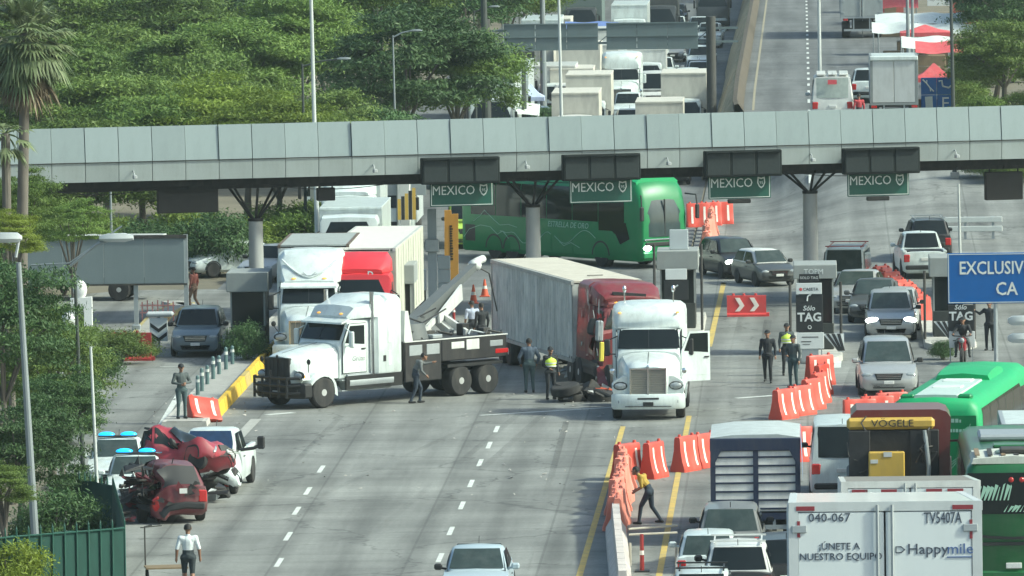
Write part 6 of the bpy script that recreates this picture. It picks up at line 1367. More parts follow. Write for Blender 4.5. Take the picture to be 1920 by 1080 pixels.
# ================================================================ signs and boards
TAGB = mat('black TAG board', (.02, .022, .024), rough=.5, var=.3); BOARDW = mat('white notice board', (.62, .65, .64), rough=.6, var=.1); BLUE = mat('blue road sign sheet', (.008, .10, .34), rough=.35, var=.1)
def tag_board(label, u, v0, v1, y, w=.95, arrow=False, lower=True):
    p = X(u, y); t = thing('tag_board', label, 'sign board', tuple(p)); z0, z1 = at_y(u, v1, y).z, at_y(u, v0, y).z
    z0 -= p.z; z1 -= p.z
    q = B(); q.cbox(-w / 2, w / 2, 0, .08, z0, z1, .01); q.build('board', TAGB, t)
    zc = z0 + .62
    text('TAG', .42, BOARDW, t, (0, -.008, zc - .12), bold=.012); text('Sólo', .24, BOARDW, t, (-.02, -.008, zc + .2), shear=.2, bold=.004)
    q = B(); q.tube([(.06 * math.cos(a), -.006, zc - .46 + .06 * math.sin(a)) for a in [i * math.pi / 5 for i in range(11)]], .014, 4); q.build('emblem', BOARDW, t)
    if arrow: q = B(); q.tube([(-.08, -.006, zc + .46), (-.06, -.006, zc + .62), (.06, -.006, zc + .72)], .028, 5); q.add([(.02, -.012, zc + .62), (.16, -.012, zc + .78), (-.02, -.012, zc + .82), (.02, .0, zc + .62), (.16, .0, zc + .78), (-.02, .0, zc + .82)], [(0, 1, 2), (3, 5, 4), (0, 1, 4, 3), (1, 2, 5, 4), (2, 0, 3, 5)]); q.build('arrow', BOARDW, t)
    if lower:
        q = B(); q.cbox(-w / 2 + .03, w / 2 + .02, -.02, .05, z0 - .6, z0 - .03, .01); lb = q.build('notice', BOARDW, t)
        q = B(); q.box(-.28, .3, -.028, -.018, z0 - .2, z0 - .17); q.box(-.3, .05, -.028, -.018, z0 - .36, z0 - .33); q.box(-.25, .0, -.028, -.018, z0 - .45, z0 - .43); q.build('printed_line', TAGB, lb)
    q = B()
    for x in (-w / 2 + .05, w / 2 - .09): q.box(x, x + .04, .08, .13, .0, z0 + .4)
    q.build('post', STEEL, t); return t, z0, z1
t, z0, z1 = tag_board('black Sólo TAG board with white arrow beside the police officers', 1519, 553, 622, 279.5, arrow=True)
q = B(); q.cbox(-.46, .44, -.03, .05, z1 + .03, z1 + .42, .01); nb = q.build('notice', BOARDW, t); text('CASETA', .15, TAGB, nb, (.05, -.036, z1 + .2)); q = B(); q.ball((-.3, -.03, z1 + .2), (.06, .012, .06), 10, 6); q.build('prohibition_mark', mat('mark red', (.5, .08, .08), rough=.5), nb)
q = B(); q.cbox(-.35, .35, -.03, .05, z1 + .46, z1 + .74, .01); q.build('upper_notice', TAGB, t); text('SOLO TAG', .13, BOARDW, t, (0, -.036, z1 + .6)); 
q = B(); q.box(-.3, .3, .0, .05, .25, .95); q.build('leaning_panel', STEEL, t)
text('TOPM', .26, BOARDW, b4, (-.05, -.21, 3.0))
tag_board('black Sólo TAG board under the blue sign at right', 1803, 572, 620, 281.0, w=.92)
for bt, pts in ((b4, (.25, -1.9)), (b5, (-.6, -1.9))):
    q = B(); x0, y0 = pts; q.poly([(x0, y0, .9), (x0 + .55, y0 - .1, .25), (x0 + .75, y0 - .1, .25), (x0 + .75, y0, .9)], .03); q.build('striped_panel', BOARDW, bt)
    for k in range(3): q = B(); q.poly([(x0 + .1 + .2 * k, y0 - .045, .9), (x0 + .22 + .2 * k, y0 - .045, .9), (x0 + .62 + .08 * k, y0 - .145, .3), (x0 + .52 + .08 * k, y0 - .145, .3)], .01); q.build('black_stripe', BLACK, bt)
    for xx in (-.9, .9): q = B(); q.cyl((xx, -1.2, .2), (xx, -1.2, 2.7), .05, n=8); q.build('pole', DARK, bt)
q = B(); q.cbox(-.45, .35, -.5, -.42, 2.05, 2.45, .01); q.build('notice', BOARDW, b3); q = B(); q.cbox(-.5, .4, -.52, -.44, 1.3, 2.02, .01); q.build('arrow_board', TAGB, b3)
q = B(); q.tube([(-.2, -.53, 1.6), (-.15, -.53, 1.75), (.02, -.53, 1.85)], .03, 5); q.build('arrow', BOARDW, b3); q = B(); q.cbox(-.3, .4, .6, .65, 3.1, 3.85, .02); q.build('roof_panel_sign', mat('pale grey display', (.45, .49, .5), rough=.5), b3)
for xx in (-.85, .9): q = B(); q.cyl((xx, -.9, .2), (xx, -.9, 3.4), .05, n=8); q.build('pole', DARK, b3)
# blue exclusive-lane sign
y = 272.0; a, b_ = at_y(1779, 570, y), at_y(1779, 475, y); p = X(1779, y)
t = thing('blue_sign', 'blue road sign reading EXCLUSIV and CA at the right edge', 'road sign', tuple(p)); W_, z0, z1 = 3.6, a.z, b_.z
q = B(); q.cbox(0, W_, 0, .06, z0, z1, .015); q.build('sign_plate', BLUE, t)
q = B()
for z in (z0 + .03, z1 - .055): q.box(.02, W_ - .02, -.008, .002, z, z + .025)
for x in (.02, W_ - .045): q.box(x, x + .025, -.009, .001, z0 + .03, z1 - .03)
q.build('border', SIGNW, t); text('EXCLUSIVO', .62, SIGNW, t, (.38, -.012, z1 - .53), align='LEFT', sx=.8, bold=.008); text('CA', .62, SIGNW, t, (1.62, -.012, z0 + .48), align='LEFT', sx=.88, bold=.008)
q = B()
for x in (1.62, 3.2): q.cyl((x, .1, 0), (x, .1, z1), .07, n=8)
q.build('post', STEEL, t)
# left billboard back
y = 300.0; p = X(350, y); t = thing('sign_board_back', 'large blank blue-grey sign board on posts at the left service lane', 'sign board', tuple(p)); z0, z1 = at_y(350, 531, y).z, at_y(350, 440, y).z
BLANK = mat('blank blue-grey sheet', (.17, .21, .22), rough=.6, var=.1, scale=1, dirt=.2, dirtcol=(.1, .13, .14))
for k in range(4): q = B(); q.cbox(-6.15 + 1.53 * k, -6.15 + 1.53 * k + 1.52, 0, .06, z0, z1 - .12, .01); q.build('sheet', BLANK, t)
q = B(); q.box(-6.2, .05, -.06, .08, z1 - .12, z1); q.box(-6.2, .05, -.04, .08, z0 - .06, z0); q.build('frame', DARK, t)
for x in (-6.1, -1.9, .0): q = B(); q.box(x - .08, x + .08, .08, .24, 0, z1); q.cbox(x - .16, x + .16, .0, .32, 0, .35, .03); q.build('post', STEEL, t)
# far overhead sign on the lower road
y = 414.0; p = X(1140, y); t = thing('overhead_sign', 'grey overhead sign bridge across the far traffic', 'road sign', tuple(p)); t.location.z = 0
SGREY = mat('grey-blue sign back', (.13, .17, .175), rough=.6, var=.12, scale=2, dirt=.2)
zt, zb = at_y(1140, 44, y).z, at_y(1140, 92, y).z
for u0, u1 in ((948, 1125), (1140, 1312)):
    x0, x1 = X(u0, y).x - p.x, X(u1, y).x - p.x; zm = (zt + zb) / 2
    for za, zc in ((zm + .02, zt), (zb, zm - .02)):
        for k in range(3): xa = x0 + (x1 - x0) * k / 3; q = B(); q.cbox(xa + .01, xa + (x1 - x0) / 3 - .01, 0, .06, za, zc, .01); q.build('sign_panel', SGREY, t)
    q = B()
    for z in (zt, zm, zb): q.box(x0, x1, -.06, .0, z - .035, z + .035)
    q.build('rail', SGREY, t)
x0, x1 = X(914, y).x - p.x, X(1336, y).x - p.x
q = B()
for z in (zm - .35, zm + .35): q.box(x0, x1 + 1.4, .1, .22, z - .06, z + .06)
for k in range(14): q.cyl((x0 + (x1 - x0) * k / 14, .16, zm - .35), (x0 + (x1 - x0) * (k + 1) / 14, .16, zm + .35), .03, n=4)
q.build('truss', SGREY, t)
for x in (x0, x1): q = B(); q.cyl((x, .16, 0), (x, .16, zt + .3), .24 if x < 0 else .26, n=12); q.build('post', mat('dark sign post', (.06, .06, .055), rough=.7, var=.3), t)
# second sign bridge glimpsed under the canopy, left
y = 352.0; p = X(680, y); t = thing('low_sign_bridge', 'pale grey sign beam glimpsed beneath the canopy at left', 'road sign', tuple(p)); zt = at_y(680, 346, y).z
q = B(); q.box(X(600, y).x - p.x, X(800, y).x - p.x, 0, .2, zt - .5, zt); q.build('beam', STEEL, t); q = B(); q.cbox(X(745, y).x - p.x, X(771, y).x - p.x, -.1, .5, 0, zt + .2, .05); q.build('post', WHITE2, t)
q = B(); q.box(X(583, y).x - p.x, X(597, y).x - p.x, 0, .25, 0, zt + .3); q.build('steel_post', STEEL, t)
t = thing('striped_banner', 'yellow and black striped banner beside the white post under the canopy', 'banner', tuple(X(764, 346)))
zb = at_y(764, 412, 346).z
for k in range(5): q = B(); q.box(-.4 + .16 * k, -.25 + .16 * k, 0, .04, zb, zb + .9 + .12 * k); q.build('stripe', [VYEL, BLACK][k % 2], t)
q = B(); q.cyl((-.3, .05, 0), (-.3, .05, zb + .2), .03, n=6); q.build('post', STEEL, t)
# orange pillar banner and pale boards beside it
y = 316.0; p = X(848, y); t = thing('orange_pillar', 'tall orange vertical banner with dark lettering left of the coach', 'banner', tuple(p)); z0, z1 = at_y(848, 520, y).z - p.z, at_y(848, 394, y).z - p.z
ORY = mat('orange-yellow banner', (.75, .38, .07), rough=.6, var=.12, dirt=.2)
q = B(); q.prism([(-.3, .05), (.25, .05), (.28, z1 - .15), (.02, z1 - .16), (-.0, z1), (-.26, z1)], 'y', 0, .12); q.build('panel', ORY, t)
rr = random.Random(6); q = B(); z = z1 - .6
while z > z1 - 1.9: w = rr.uniform(.05, .09); q.box(-.06, .08 - rr.uniform(0, .05), -.01, .0, z - w, z); q.box(-.04, -.01, -.012, -.001, z - w - .02, z); z -= w + .03
q.build('worn_lettering', mat('brown lettering', (.08, .06, .03), rough=.6), t)
y = 312.0
for lab, u0, u1, v0, v1 in (('stacked pale panels of a cabinet left of the orange banner', 822, 845, 480, 556), ('small white notice board hanging behind the wrecker', 785, 800, 505, 545)):
    p = X((u0 + u1) / 2, y); t = thing('cabinet' if u0 > 800 else 'notice_board', lab, 'cabinet' if u0 > 800 else 'notice board', tuple(p)); w = (u1 - u0) / 48; z0, z1 = at_y(u0, v1, y).z, at_y(u0, v0, y).z
    n = 3 if u0 > 800 else 1
    for k in range(n): q = B(); q.cbox(-w / 2, w / 2, 0, .3, z0 + (z1 - z0) * k / n + .01, z0 + (z1 - z0) * (k + 1) / n - .01, .015); q.build('panel', mat('pale blue-grey panel', (.5, .55, .57), rough=.5), t)
    q = B(); q.box(-w / 2 + .03, w / 2 - .03, .05, .25, 0, z0 + .02); q.build('plinth', DARK, t)
y = 309.0; p = X(812, y); t = thing('grey_post', 'grey post with junction box left of the orange banner', 'post', tuple(p)); q = B(); q.box(-.17, .17, 0, .3, 0, at_y(812, 392, y).z); q.build('post_shaft', mat('blue-grey post', (.28, .32, .34), rough=.6, dirt=.2), t); q = B(); q.cbox(-.27, .27, -.2, 0, at_y(812, 472, y).z, at_y(812, 448, y).z, .03); q.build('junction_box', STEEL, t)
# right blue symbol sign on the upper road
y = 402.0; p = X(1757, y); t = thing('symbol_sign', 'blue square sign with white symbols and letter E', 'road sign', tuple(p)); z1 = at_y(1757, 145, y).z - p.z; z0 = z1 - 1.75
for i in (0, 1):
    for j in (0, 1): q = B(); q.cbox(-.79 + .8 * i, -.01 + .8 * i, 0, .05, z0 + .88 * j, z0 + .86 + .88 * j, .01); q.build('sign_square', BLUE, t)
text('E', .85, SIGNW, t, (.42, -.01, z0 + .42)); q = B(); q.prism([(-.6, z0 + .78), (-.22, z0 + .8), (-.2, z0 + .2), (-.3, z0 + .05), (-.55, z0 + .08)], 'y', -.012, 0); q.build('cup_symbol', SIGNW, t)
q = B(); q.tube([(-.7, -.008, z0 + 1.65), (-.5, -.008, z0 + 1.45), (-.35, -.008, z0 + 1.25), (-.15, -.008, z0 + 1.05)], .04, 5); q.tube([(-.5, -.008, z0 + 1.62), (-.5, -.008, z0 + 1.45)], .03, 5); q.tube([(-.3, -.008, z0 + 1.05), (-.35, -.008, z0 + 1.25)], .03, 5); q.build('tool_symbol', SIGNW, t)
q = B(); q.tube([(.1, -.008, z0 + 1.55), (.25, -.008, z0 + 1.58), (.3, -.008, z0 + 1.3), (.6, -.008, z0 + 1.22), (.72, -.008, z0 + 1.32)], .05, 5); q.build('service_symbol', SIGNW, t)
q = B()
for x in (-.5, .5): q.cyl((x, .08, 0), (x, .08, z1), .04, n=6)
q.build('post', STEEL, t)

# ================================================================ poles, lamps, masts
PALEP = mat('pale galvanised pole', (.55, .58, .56), rough=.45, metal=.2, var=.1); GREYP = mat('grey lamp pole', (.25, .28, .29), rough=.55, metal=.2, var=.1, dirt=.2); DARKP = mat('dark lamp pole', (.05, .06, .055), rough=.6, var=.2)
LAMPH = mat('pale lamp housing', (.5, .53, .53), rough=.4, var=.08)
def pole(label, u, y, vt, r, m, lean=0.0, name='mast', arm=None, cat='pole', vb=None):
    p = X(u, y) if vb is None else G(u, vb); hgt = at_y(u, vt, p.y).z - p.z if vt is not None else 14
    t = thing(name, label, cat, tuple(p)); dx = -math.tan(R(lean)) * hgt
    q = B(); q.cyl((0, 0, 0), (dx, 0, hgt), r, r * .6, n=10); q.build('shaft', m, t)
    q = B(); q.cbox(-r * 1.8, r * 1.8, -r * 1.8, r * 1.8, 0, .3, .03); q.build('base', CONC, t)
    if arm:
        q = B(); q.tube([(dx, 0, hgt - .1), (dx + arm * .5, 0, hgt + .12), (dx + arm, 0, hgt + .2)], .04, 6); q.build('arm', m, t)
        s_ = 1 if arm > 0 else -1
        q = B(); q.loft([[(dx + arm + s_ * a, yy, hgt + .2 + z) for yy, z in ((-.13 * k, 0), (-.1 * k, .09 * k), (.1 * k, .09 * k), (.13 * k, 0), (.08 * k, -.05 * k), (-.08 * k, -.05 * k))] for a, k in ((-.1, .4), (.06, .8), (.35, .8), (.5, .4))]); q.build('lamp_head', GREYP, t)
    return t
# near left street lamps
t = pole('thick grey street lamp pole at the far left with lamp head', 70, 211, 492, .115, GREYP, lean=2.4, name='street_lamp', cat='street lamp')
hz = at_y(40, 447, 211).z - t.location.z; x0 = X(26, 211).x - t.location.x
q = B(); q.loft([[(x0 + a, yy, hz + z) for yy, z in ((-.16 * k, 0), (-.12 * k, .15 * k), (.12 * k, .15 * k), (.16 * k, 0), (.1 * k, -.1 * k), (-.1 * k, -.1 * k))] for a, k in ((.38, .4), (.25, 1), (-.25, 1.05), (-.5, .5))]); q.tube([(-.42, 0, hz - .5), (x0 + .3, 0, hz - .02)], .04); q.build('lamp_head', LAMPH, t)
t = pole('dark slim street lamp pole with long arm at left', 158, 233, 500, .075, DARKP, lean=1.4, name='street_lamp', cat='street lamp')
a_ = at_y(130, 500, 233) - t.location; b_ = at_y(215, 447, 233) - t.location; c_ = at_y(58, 497, 233) - t.location
q = B(); q.tube([a_, a_.lerp(b_, .6) + Vector((0, 0, .15)), b_], .045); q.tube([c_, a_ + Vector((0, 0, .1)), at_y(228, 424, 233) - t.location], .025); q.build('arm', GREYP, t)
q = B(); q.loft([[(b_.x + a, yy, b_.z + z) for yy, z in ((-.16 * k, 0), (-.12 * k, .14 * k), (.12 * k, .14 * k), (.16 * k, 0), (.1 * k, -.1 * k), (-.1 * k, -.1 * k))] for a, k in ((-.45, .5), (-.2, 1), (.3, 1.05), (.55, .5))]); q.build('lamp_head', LAMPH, t)
pole('short pale pole beside the green fence', 187, 219, 650, .06, PALEP, lean=1.6, name='pale_pole')
for lab, u, y, vt, r, m, ln in (('white mast rising behind the left half of the canopy', 597, 331, None, .11, PALEP, .6), ('white mast in front of the overhead sign', 1056, 392, None, .1, PALEP, .5), ('white mast on the upper road centre', 1538, 404, None, .11, PALEP, 0.0), ('pale mast beside the blue symbol sign', 1790, 372, None, .11, DARKP, .6), ('thick dark post with white top left of the overhead sign', 914, 408, None, .24, DARKP, .4),
                                ('thin pole left of the overhead sign', 946, 470, None, .08, GREYP, .4), ('pale pole behind the overhead sign', 976, 520, None, .09, PALEP, 0), ('grey post beside the roadside stalls', 1020, 470, None, .22, GREYP, 0), ('dark pole among the stalls at left', 984, 440, 100, .17, DARKP, 0), ('utility pole by the far awnings', 1704, 440, None, .12, GREYP, .5), ('second utility pole by the far awnings', 1712, 446, None, .1, GREYP, 0), ('white thin post under the right part of the canopy', 1801, 326, 345, .07, PALEP, .6)):
    pole(lab, u, y, vt if vt is not None else -60, r, m, ln)
pole('green-grey lamp post with arm in front of the left trees', 575, 345, 120, .08, DARKP, .4, 'street_lamp', arm=1.6, cat='street lamp'); pole('slim lamp post with arm against the dark trees', 745, 380, 66, .06, GREYP, .6, 'street_lamp', arm=.9, cat='street lamp'); pole('grey lamp post left of the thick dark post', 894, 430, 20, .08, DARKP, .3, 'street_lamp', arm=.9, cat='street lamp'); pole('thin lamp post behind the left tree row', 210, 335, 345, .07, GREYP, 0, 'street_lamp', cat='street lamp')
# paired lamp heads at the right edge
t = pole('street lamp with two pale heads at the right edge', 1975, 240, 560, .1, GREYP, 0, 'street_lamp', cat='street lamp')
for v in (602, 635):
    a = at_y(1903, v, 240) - t.location; q = B(); q.loft([[(a.x + d_, yy, a.z + z) for yy, z in ((-.15 * k, 0), (-.11 * k, .15 * k), (.11 * k, .15 * k), (.15 * k, 0), (.1 * k, -.12 * k), (-.1 * k, -.12 * k))] for d_, k in ((-.22, .5), (-.08, 1), (.3, 1.05), (.6, .5))]); q.tube([(a.x + .5, 0, a.z), (0, 0, a.z - .2)], .04); q.build('lamp_head', LAMPH, t)

# ================================================================ fence, left roadside things
FG1 = mat('dark green fence paint', (.012, .07, .05), rough=.5, var=.2, dirt=.15); NET = mat('dark green shade net', (.012, .055, .042), rough=.85, var=.4, scale=4, stretch=(1, 1, .4))
def fence(label, pts, H, step=.34):
    t = thing('green_fence', label, 'fence'); pk = B(); pk.cyl((0, 0, 0), (0, 0, H), .028, n=6); pk.cyl((0, 0, H), (0, 0, H + .09), .028, .004, n=6); pk = pk.mesh('picket', FG1)
    for a, b_ in zip(pts, pts[1:]):
        a, b_ = Vector(a), Vector(b_); n = max(2, int((b_ - a).length / step))
        for i in range(n): p = a.lerp(b_, i / n); link('picket', pk, t, (p.x, p.y, zg(p.x, p.y)))
        d = (b_ - a).normalized(); s_ = Vector((-d.y, d.x, 0)) * .03; up = Vector((0, 0, 1))
        q = B(); rows = []
        for i in range(9): p = a.lerp(b_, i / 8) + s_ + Vector((0, 0, zg(a.x, a.y))); rows.append([p + up * .06, p + up * H * .5 + s_ * .4 * math.sin(i), p + up * (H - .16 - .03 * math.sin(i * 1.3))])
        q.loft(rows, cap=False, closed=False); q.build('shade_net', NET, t)
        q = B()
        for z in (.3, H - .18): q.tube([a + up * (z + zg(a.x, a.y)), b_ + up * (z + zg(b_.x, b_.y))], .025)
        q.build('rail', FG1, t)
c0 = G(235, 1122); 
fence('green picket fence with dark shade net at the bottom left', [(c0.x - 6.0, c0.y - 5.2, 0), (c0.x - 2.6, c0.y - 1.9, 0), (c0.x, c0.y, 0)], 2.0)
c1 = G(140, 1022); cm = G(214, 1036); fence('green netted fence running back beside the police cars', [(c0.x, c0.y + .1, 0), (cm.x, cm.y, 0), (c1.x, c1.y, 0)], 2.0)
t = thing('handcart', 'brown wooden handcart at the bottom edge beside the walking man', 'cart', tuple(G(312, 1100)), 10)
WOODB = mat('weathered brown wood', (.2, .15, .09), rough=.85, var=.3, scale=5)
for k in range(4): q = B(); q.box(-.55, .55, -.4 + .2 * k, -.22 + .2 * k, .5, .54); q.build('plank', WOODB, t)
q = B(); q.tube([(-.5, .45, .5), (-.5, .5, 1.55), (-.3, .5, 1.58)], .02); q.tube([(-.62, .5, 1.52), (-.05, .5, 1.56)], .015); q.build('handle', DARK, t); wheel(t, -.5, 0, .25, .06); wheel(t, .5, 0, .25, .06)
t = thing('wrapped_frame', 'white wrapped arch-shaped frame standing among the left bushes', 'frame', tuple(X(152, 283)))
z0 = at_y(152, 615, 283).z; WRAP = mat('white wrapping', (.75, .76, .73), rough=.6, var=.08)
q = B(); q.prism([(-.35, z0), (-.35, z0 + 1.05), (.42, z0 + 1.1), (.42, z0 + .05), (.14, z0 + .05), (.14, z0 + .75), (-.1, z0 + .75), (-.1, z0)], 'y', 0, .3); q.build('arch', WRAP, t); q = B(); q.ball((.0, .15, z0 + 1.35), (.25, .16, .36)); q.ball((-.4, .1, z0 + .3), (.28, .18, .3)); q.build('bundle', WRAP, t)
q = B(); q.box(-.3, -.2, .1, .2, 0, z0 + .1); q.box(.2, .3, .1, .2, 0, z0 + .1); q.build('leg', STEEL, t)
p = G(298, 655); t = thing('chevron_sign', 'white panel with black chevron beside the left service lane', 'road sign', tuple(p))
q = B(); q.cbox(-.33, .33, 0, .05, .3, 1.15, .01); q.build('panel', BOARDW, t)
for k in range(2): q = B(); z = .5 + .34 * k; q.prism([(-.3, z + .14), (0, z - .08), (.3, z + .14), (.3, z + .0), (0, z - .22), (-.3, z)], 'y', -.012, -.001); q.build('chevron', BLACK, t)
q = B(); q.cbox(-.45, .55, -.1, .35, 1.2, 1.38, .06); q.build('top_lamp', LAMPH, t); q = B(); q.cyl((0, .1, 0), (0, .1, 1.2), .05, n=8); q.build('post', STEEL, t)
t = thing('lattice_barricade', 'low red and white lattice barricade behind the left bushes', 'barricade', tuple(G(295, 602)))
RW = mat('red-white lattice', (.62, .3, .28), rough=.6, var=.35, scale=9)
for k in range(7): q = B(); q.box(-.6 + .2 * k, -.55 + .2 * k, -.02, .02, 0, .75 + .06 * (k % 2)); q.build('bar', RW, t)
q = B(); q.box(-.65, .7, -.03, .03, .3, .36); q.box(-.65, .7, -.03, .03, .58, .63); q.build('rail', RW, t)
island('kerbed island beside the left service lane', [g2(262, 640), g2(300, 596), g2(345, 575)], .9, kerb=mat('dull yellow kerb', (.4, .33, .14), rough=.8, dirt=.4)); island('pale kerb island behind the grey sign board', [g2(320, 572), g2(380, 585)], .8)

# ================================================================ right roadside: awnings, tents, billboard, houses
AWN = mat('white awning sheet', (.62, .66, .63), rough=.6, var=.12, dirt=.25); TENT = mat('red tent cloth', (.55, .08, .09), rough=.7, var=.2, dirt=.25, dirtcol=(.6, .4, .38))
def tent(label, u, y, w, m, H=2.1, peak=.7, flat=False):
    p = X(u, y); t = thing('stall_tent' if not flat else 'stall_awning', label, 'tent' if not flat else 'awning', tuple(p)); a = w / 2
    q = B()
    if flat: q.loft([[(x, yy, H + .35 * (yy / a) + .05 * math.sin(3 * x)) for x in [a * (2 * i / 8 - 1) * 1.5 for i in range(9)]] for yy in (-a * .8, 0, a * .8)], cap=False, closed=False)
    else:
        n = 16; rings = [[(a * k * (max(-1, min(1, 1.4 * math.cos(2 * math.pi * i / n)))), a * k * (max(-1, min(1, 1.4 * math.sin(2 * math.pi * i / n)))), z) for i in range(n)] for k, z in ((1, H - .22), (1, H), (.55, H + peak * .32), (.04, H + peak))]; q.loft(rings, cap=False)
    q.build('cloth', m, t)
    q = B()
    for x in (-1, 1):
        for yy in (-1, 1): q.cyl((x * a * (.95 if not flat else 1.4), yy * a * (.95 if not flat else .75), 0), (x * a * (.95 if not flat else 1.4), yy * a * (.95 if not flat else .75), H + (.35 * yy * .75 if flat else 0)), .03, n=5)
    q.build('leg', STEEL, t)
    q = B(); q.cbox(-a * .8, a * .8, -a * .5, a * .5, 0, .8, .03); q.build('stall_table', WOODB, t); return t
tent('red peaked tent right of the grey box truck', 1752, 404, 2.0, TENT, H=1.9); tent('long white awning at the far right roadside', 1728, 470, 3.6, AWN, flat=True); tent('pale awning left of the long white one', 1680, 455, 1.8, AWN, flat=True); tent('faded red tent under the long white awning', 1735, 448, 2.8, TENT, peak=.4); tent('red tent half hidden by the thick dark post', 930, 470, 2.2, TENT); tent('white awning by the roadside stalls at left', 962, 440, 2.0, AWN, flat=True); tent('pale umbrella-like tent beside the stalls', 996, 456, 1.6, mat('lilac sheet', (.4, .45, .62), rough=.6)); tent('white awning behind the red tent at left', 968, 492, 2.2, AWN, flat=True)
tent('red awning behind the peaked red tent', 1770, 425, 2.0, TENT, flat=True); tent('white awning beyond the utility poles', 1768, 452, 2.6, AWN, flat=True); tent('red awning beside the far trailer', 1668, 500, 2.4, TENT, flat=True); tent('pale stall sheet low beside the grey box truck', 1738, 432, 1.8, AWN, flat=True)
tent('blue-roofed stall behind the overhead sign', 1110, 540, 2.4, mat('blue sheet', (.12, .18, .4), rough=.6), H=3.2, flat=True)
p = X(1768, 560); t = thing('billboard', 'white billboard on legs at the top right', 'billboard', tuple(p)); z0 = at_y(1768, 27, 560).z - p.z
for k in range(2): q = B(); q.cbox(-1.1 + 1.1 * k, -.02 + 1.1 * k, 0, .1, z0, z0 + 2.6, .02); q.build('panel', BOARDW, t)
q = B(); q.box(-.9, -.4, -.012, 0, z0 + .3, z0 + .6); q.box(.2, .8, -.012, 0, z0 + .8, z0 + 1.4); q.box(-.9, -.6, -.012, 0, z0 + 1.0, z0 + 1.3); q.build('faded_picture', mat('faded print', (.3, .32, .34), rough=.6, var=.4, scale=4), t)
q = B(); q.cyl((-.4, .15, 0), (-.4, .15, z0 + .5), .08, n=8); q.cyl((.6, .15, 0), (.6, .15, z0 + .5), .08, n=8); q.build('post', STEEL, t)
WALLW = mat('whitewashed house wall', (.6, .62, .6), rough=.85, var=.1, dirt=.3); WALLR = mat('red house wall', (.4, .09, .07), rough=.85, var=.2, dirt=.3)
def house(label, u, y, w, d, h1, m, base=None, hb=0):
    p = X(u, y); t = thing('house', label, 'house', (p.x, p.y, p.z), 0)
    if base: q = B(); q.box(-w / 2 + .01, w / 2 - .01, .01, d, 0, hb); q.build('lower_wall', base, t)
    q = B(); q.box(-w / 2, w / 2, 0, d, hb, h1); q.build('wall', m, t); q = B(); q.box(-w / 2 - .15, w / 2 + .15, -.15, d + .15, h1, h1 + .15); q.build('roof', CONC, t)
    for k in range(max(1, int(w / 2.2))):
        x = -w / 2 + .9 + 2.2 * k; q = B(); q.box(x - .4, x + .4, -.03, .02, h1 - 1.7, h1 - .7); wn = q.build('window', GLASS, t)
        q = B(); q.box(x - .46, x + .46, -.05, -.0, h1 - 1.78, h1 - 1.71); q.box(x - .02, x + .02, -.045, -.031, h1 - 1.7, h1 - .7); q.build('window_frame', WHITE2, wn)
    q = B(); q.box(w / 2 - 1.3, w / 2 - .5, -.03, .02, 0, 2.0); q.build('door', WOODB, t)
house('white house above a red ground floor at the top right corner', 1895, 520, 7.5, 6, 6.2, WALLW, WALLR, 3.4); house('red-walled hut beside the far awnings', 1664, 545, 2.2, 3, 2.6, WALLR); house('grey-white house behind the far roadside wall', 1690, 640, 6, 5, 4.5, WALLW); house('white house high among the left trees', 590, 640, 6, 5, 4.5, WALLW)
# concrete blocks and guard rail under the right end of the canopy
t = thing('guard_rail', 'pale horizontal guard rail under the right end of the canopy', 'guard rail', tuple(X(1810, 345)))
for z in (.35, .75): q = B(); q.cbox(-1.3, 1.6, 0, .08, z, z + .24, .02); q.build('beam', PALEP, t)
for x in (-1.1, 0, 1.2): q = B(); q.box(x - .06, x + .06, .08, .2, 0, 1.0); q.build('post', STEEL, t)
t = thing('concrete_wall', 'grey concrete retaining wall below the blue sign at right', 'wall', (7.6, 276.0, 0))
for k in range(3): q = B(); q.cbox(-.0, 9, .0, .3, .8 * k, .8 * k + .79, .02); q.build('course', CONC, t)
# ================================================================ vegetation
def leaf_mat(name, c, c2, trans=.25):
    m = bpy.data.materials.new(name); m.use_nodes = True; nt = m.node_tree; L = nt.links; N = nt.nodes.new; b = nt.nodes['Principled BSDF']
    g = N('ShaderNodeNewGeometry'); oi = N('ShaderNodeObjectInfo'); tc = N('ShaderNodeTexCoord'); n = N('ShaderNodeTexNoise'); n.inputs['Scale'].default_value = .7; L.new(tc.outputs['Object'], n.inputs['Vector'])
    mx = N('ShaderNodeMix'); mx.data_type = 'RGBA'; mx.inputs['A'].default_value = (*c, 1); mx.inputs['B'].default_value = (*c2, 1)
    ma = N('ShaderNodeMath'); ma.operation = 'MULTIPLY_ADD'; ma.inputs[1].default_value = .55; L.new(g.outputs['Random Per Island'], ma.inputs[0]); mb = N('ShaderNodeMath'); mb.operation = 'MULTIPLY_ADD'; mb.inputs[1].default_value = .9; mb.inputs[2].default_value = -.2; L.new(n.outputs['Fac'], mb.inputs[0]); L.new(mb.outputs[0], ma.inputs[2]); L.new(ma.outputs[0], mx.inputs['Factor'])
    hs = N('ShaderNodeHueSaturation'); mr = N('ShaderNodeMapRange'); mr.inputs[3].default_value = .8; mr.inputs[4].default_value = 1.2; L.new(oi.outputs['Random'], mr.inputs[0]); L.new(mr.outputs[0], hs.inputs['Value']); L.new(mx.outputs['Result'], hs.inputs['Color'])
    L.new(hs.outputs['Color'], b.inputs['Base Color']); b.inputs['Roughness'].default_value = .55; b.inputs['Specular IOR Level'].default_value = .3
    t = N('ShaderNodeBsdfTranslucent'); L.new(hs.outputs['Color'], t.inputs['Color']); ms = N('ShaderNodeMixShader'); ms.inputs[0].default_value = trans
    L.new(b.outputs[0], ms.inputs[1]); L.new(t.outputs[0], ms.inputs[2]); L.new(ms.outputs[0], nt.nodes['Material Output'].inputs['Surface']); return m
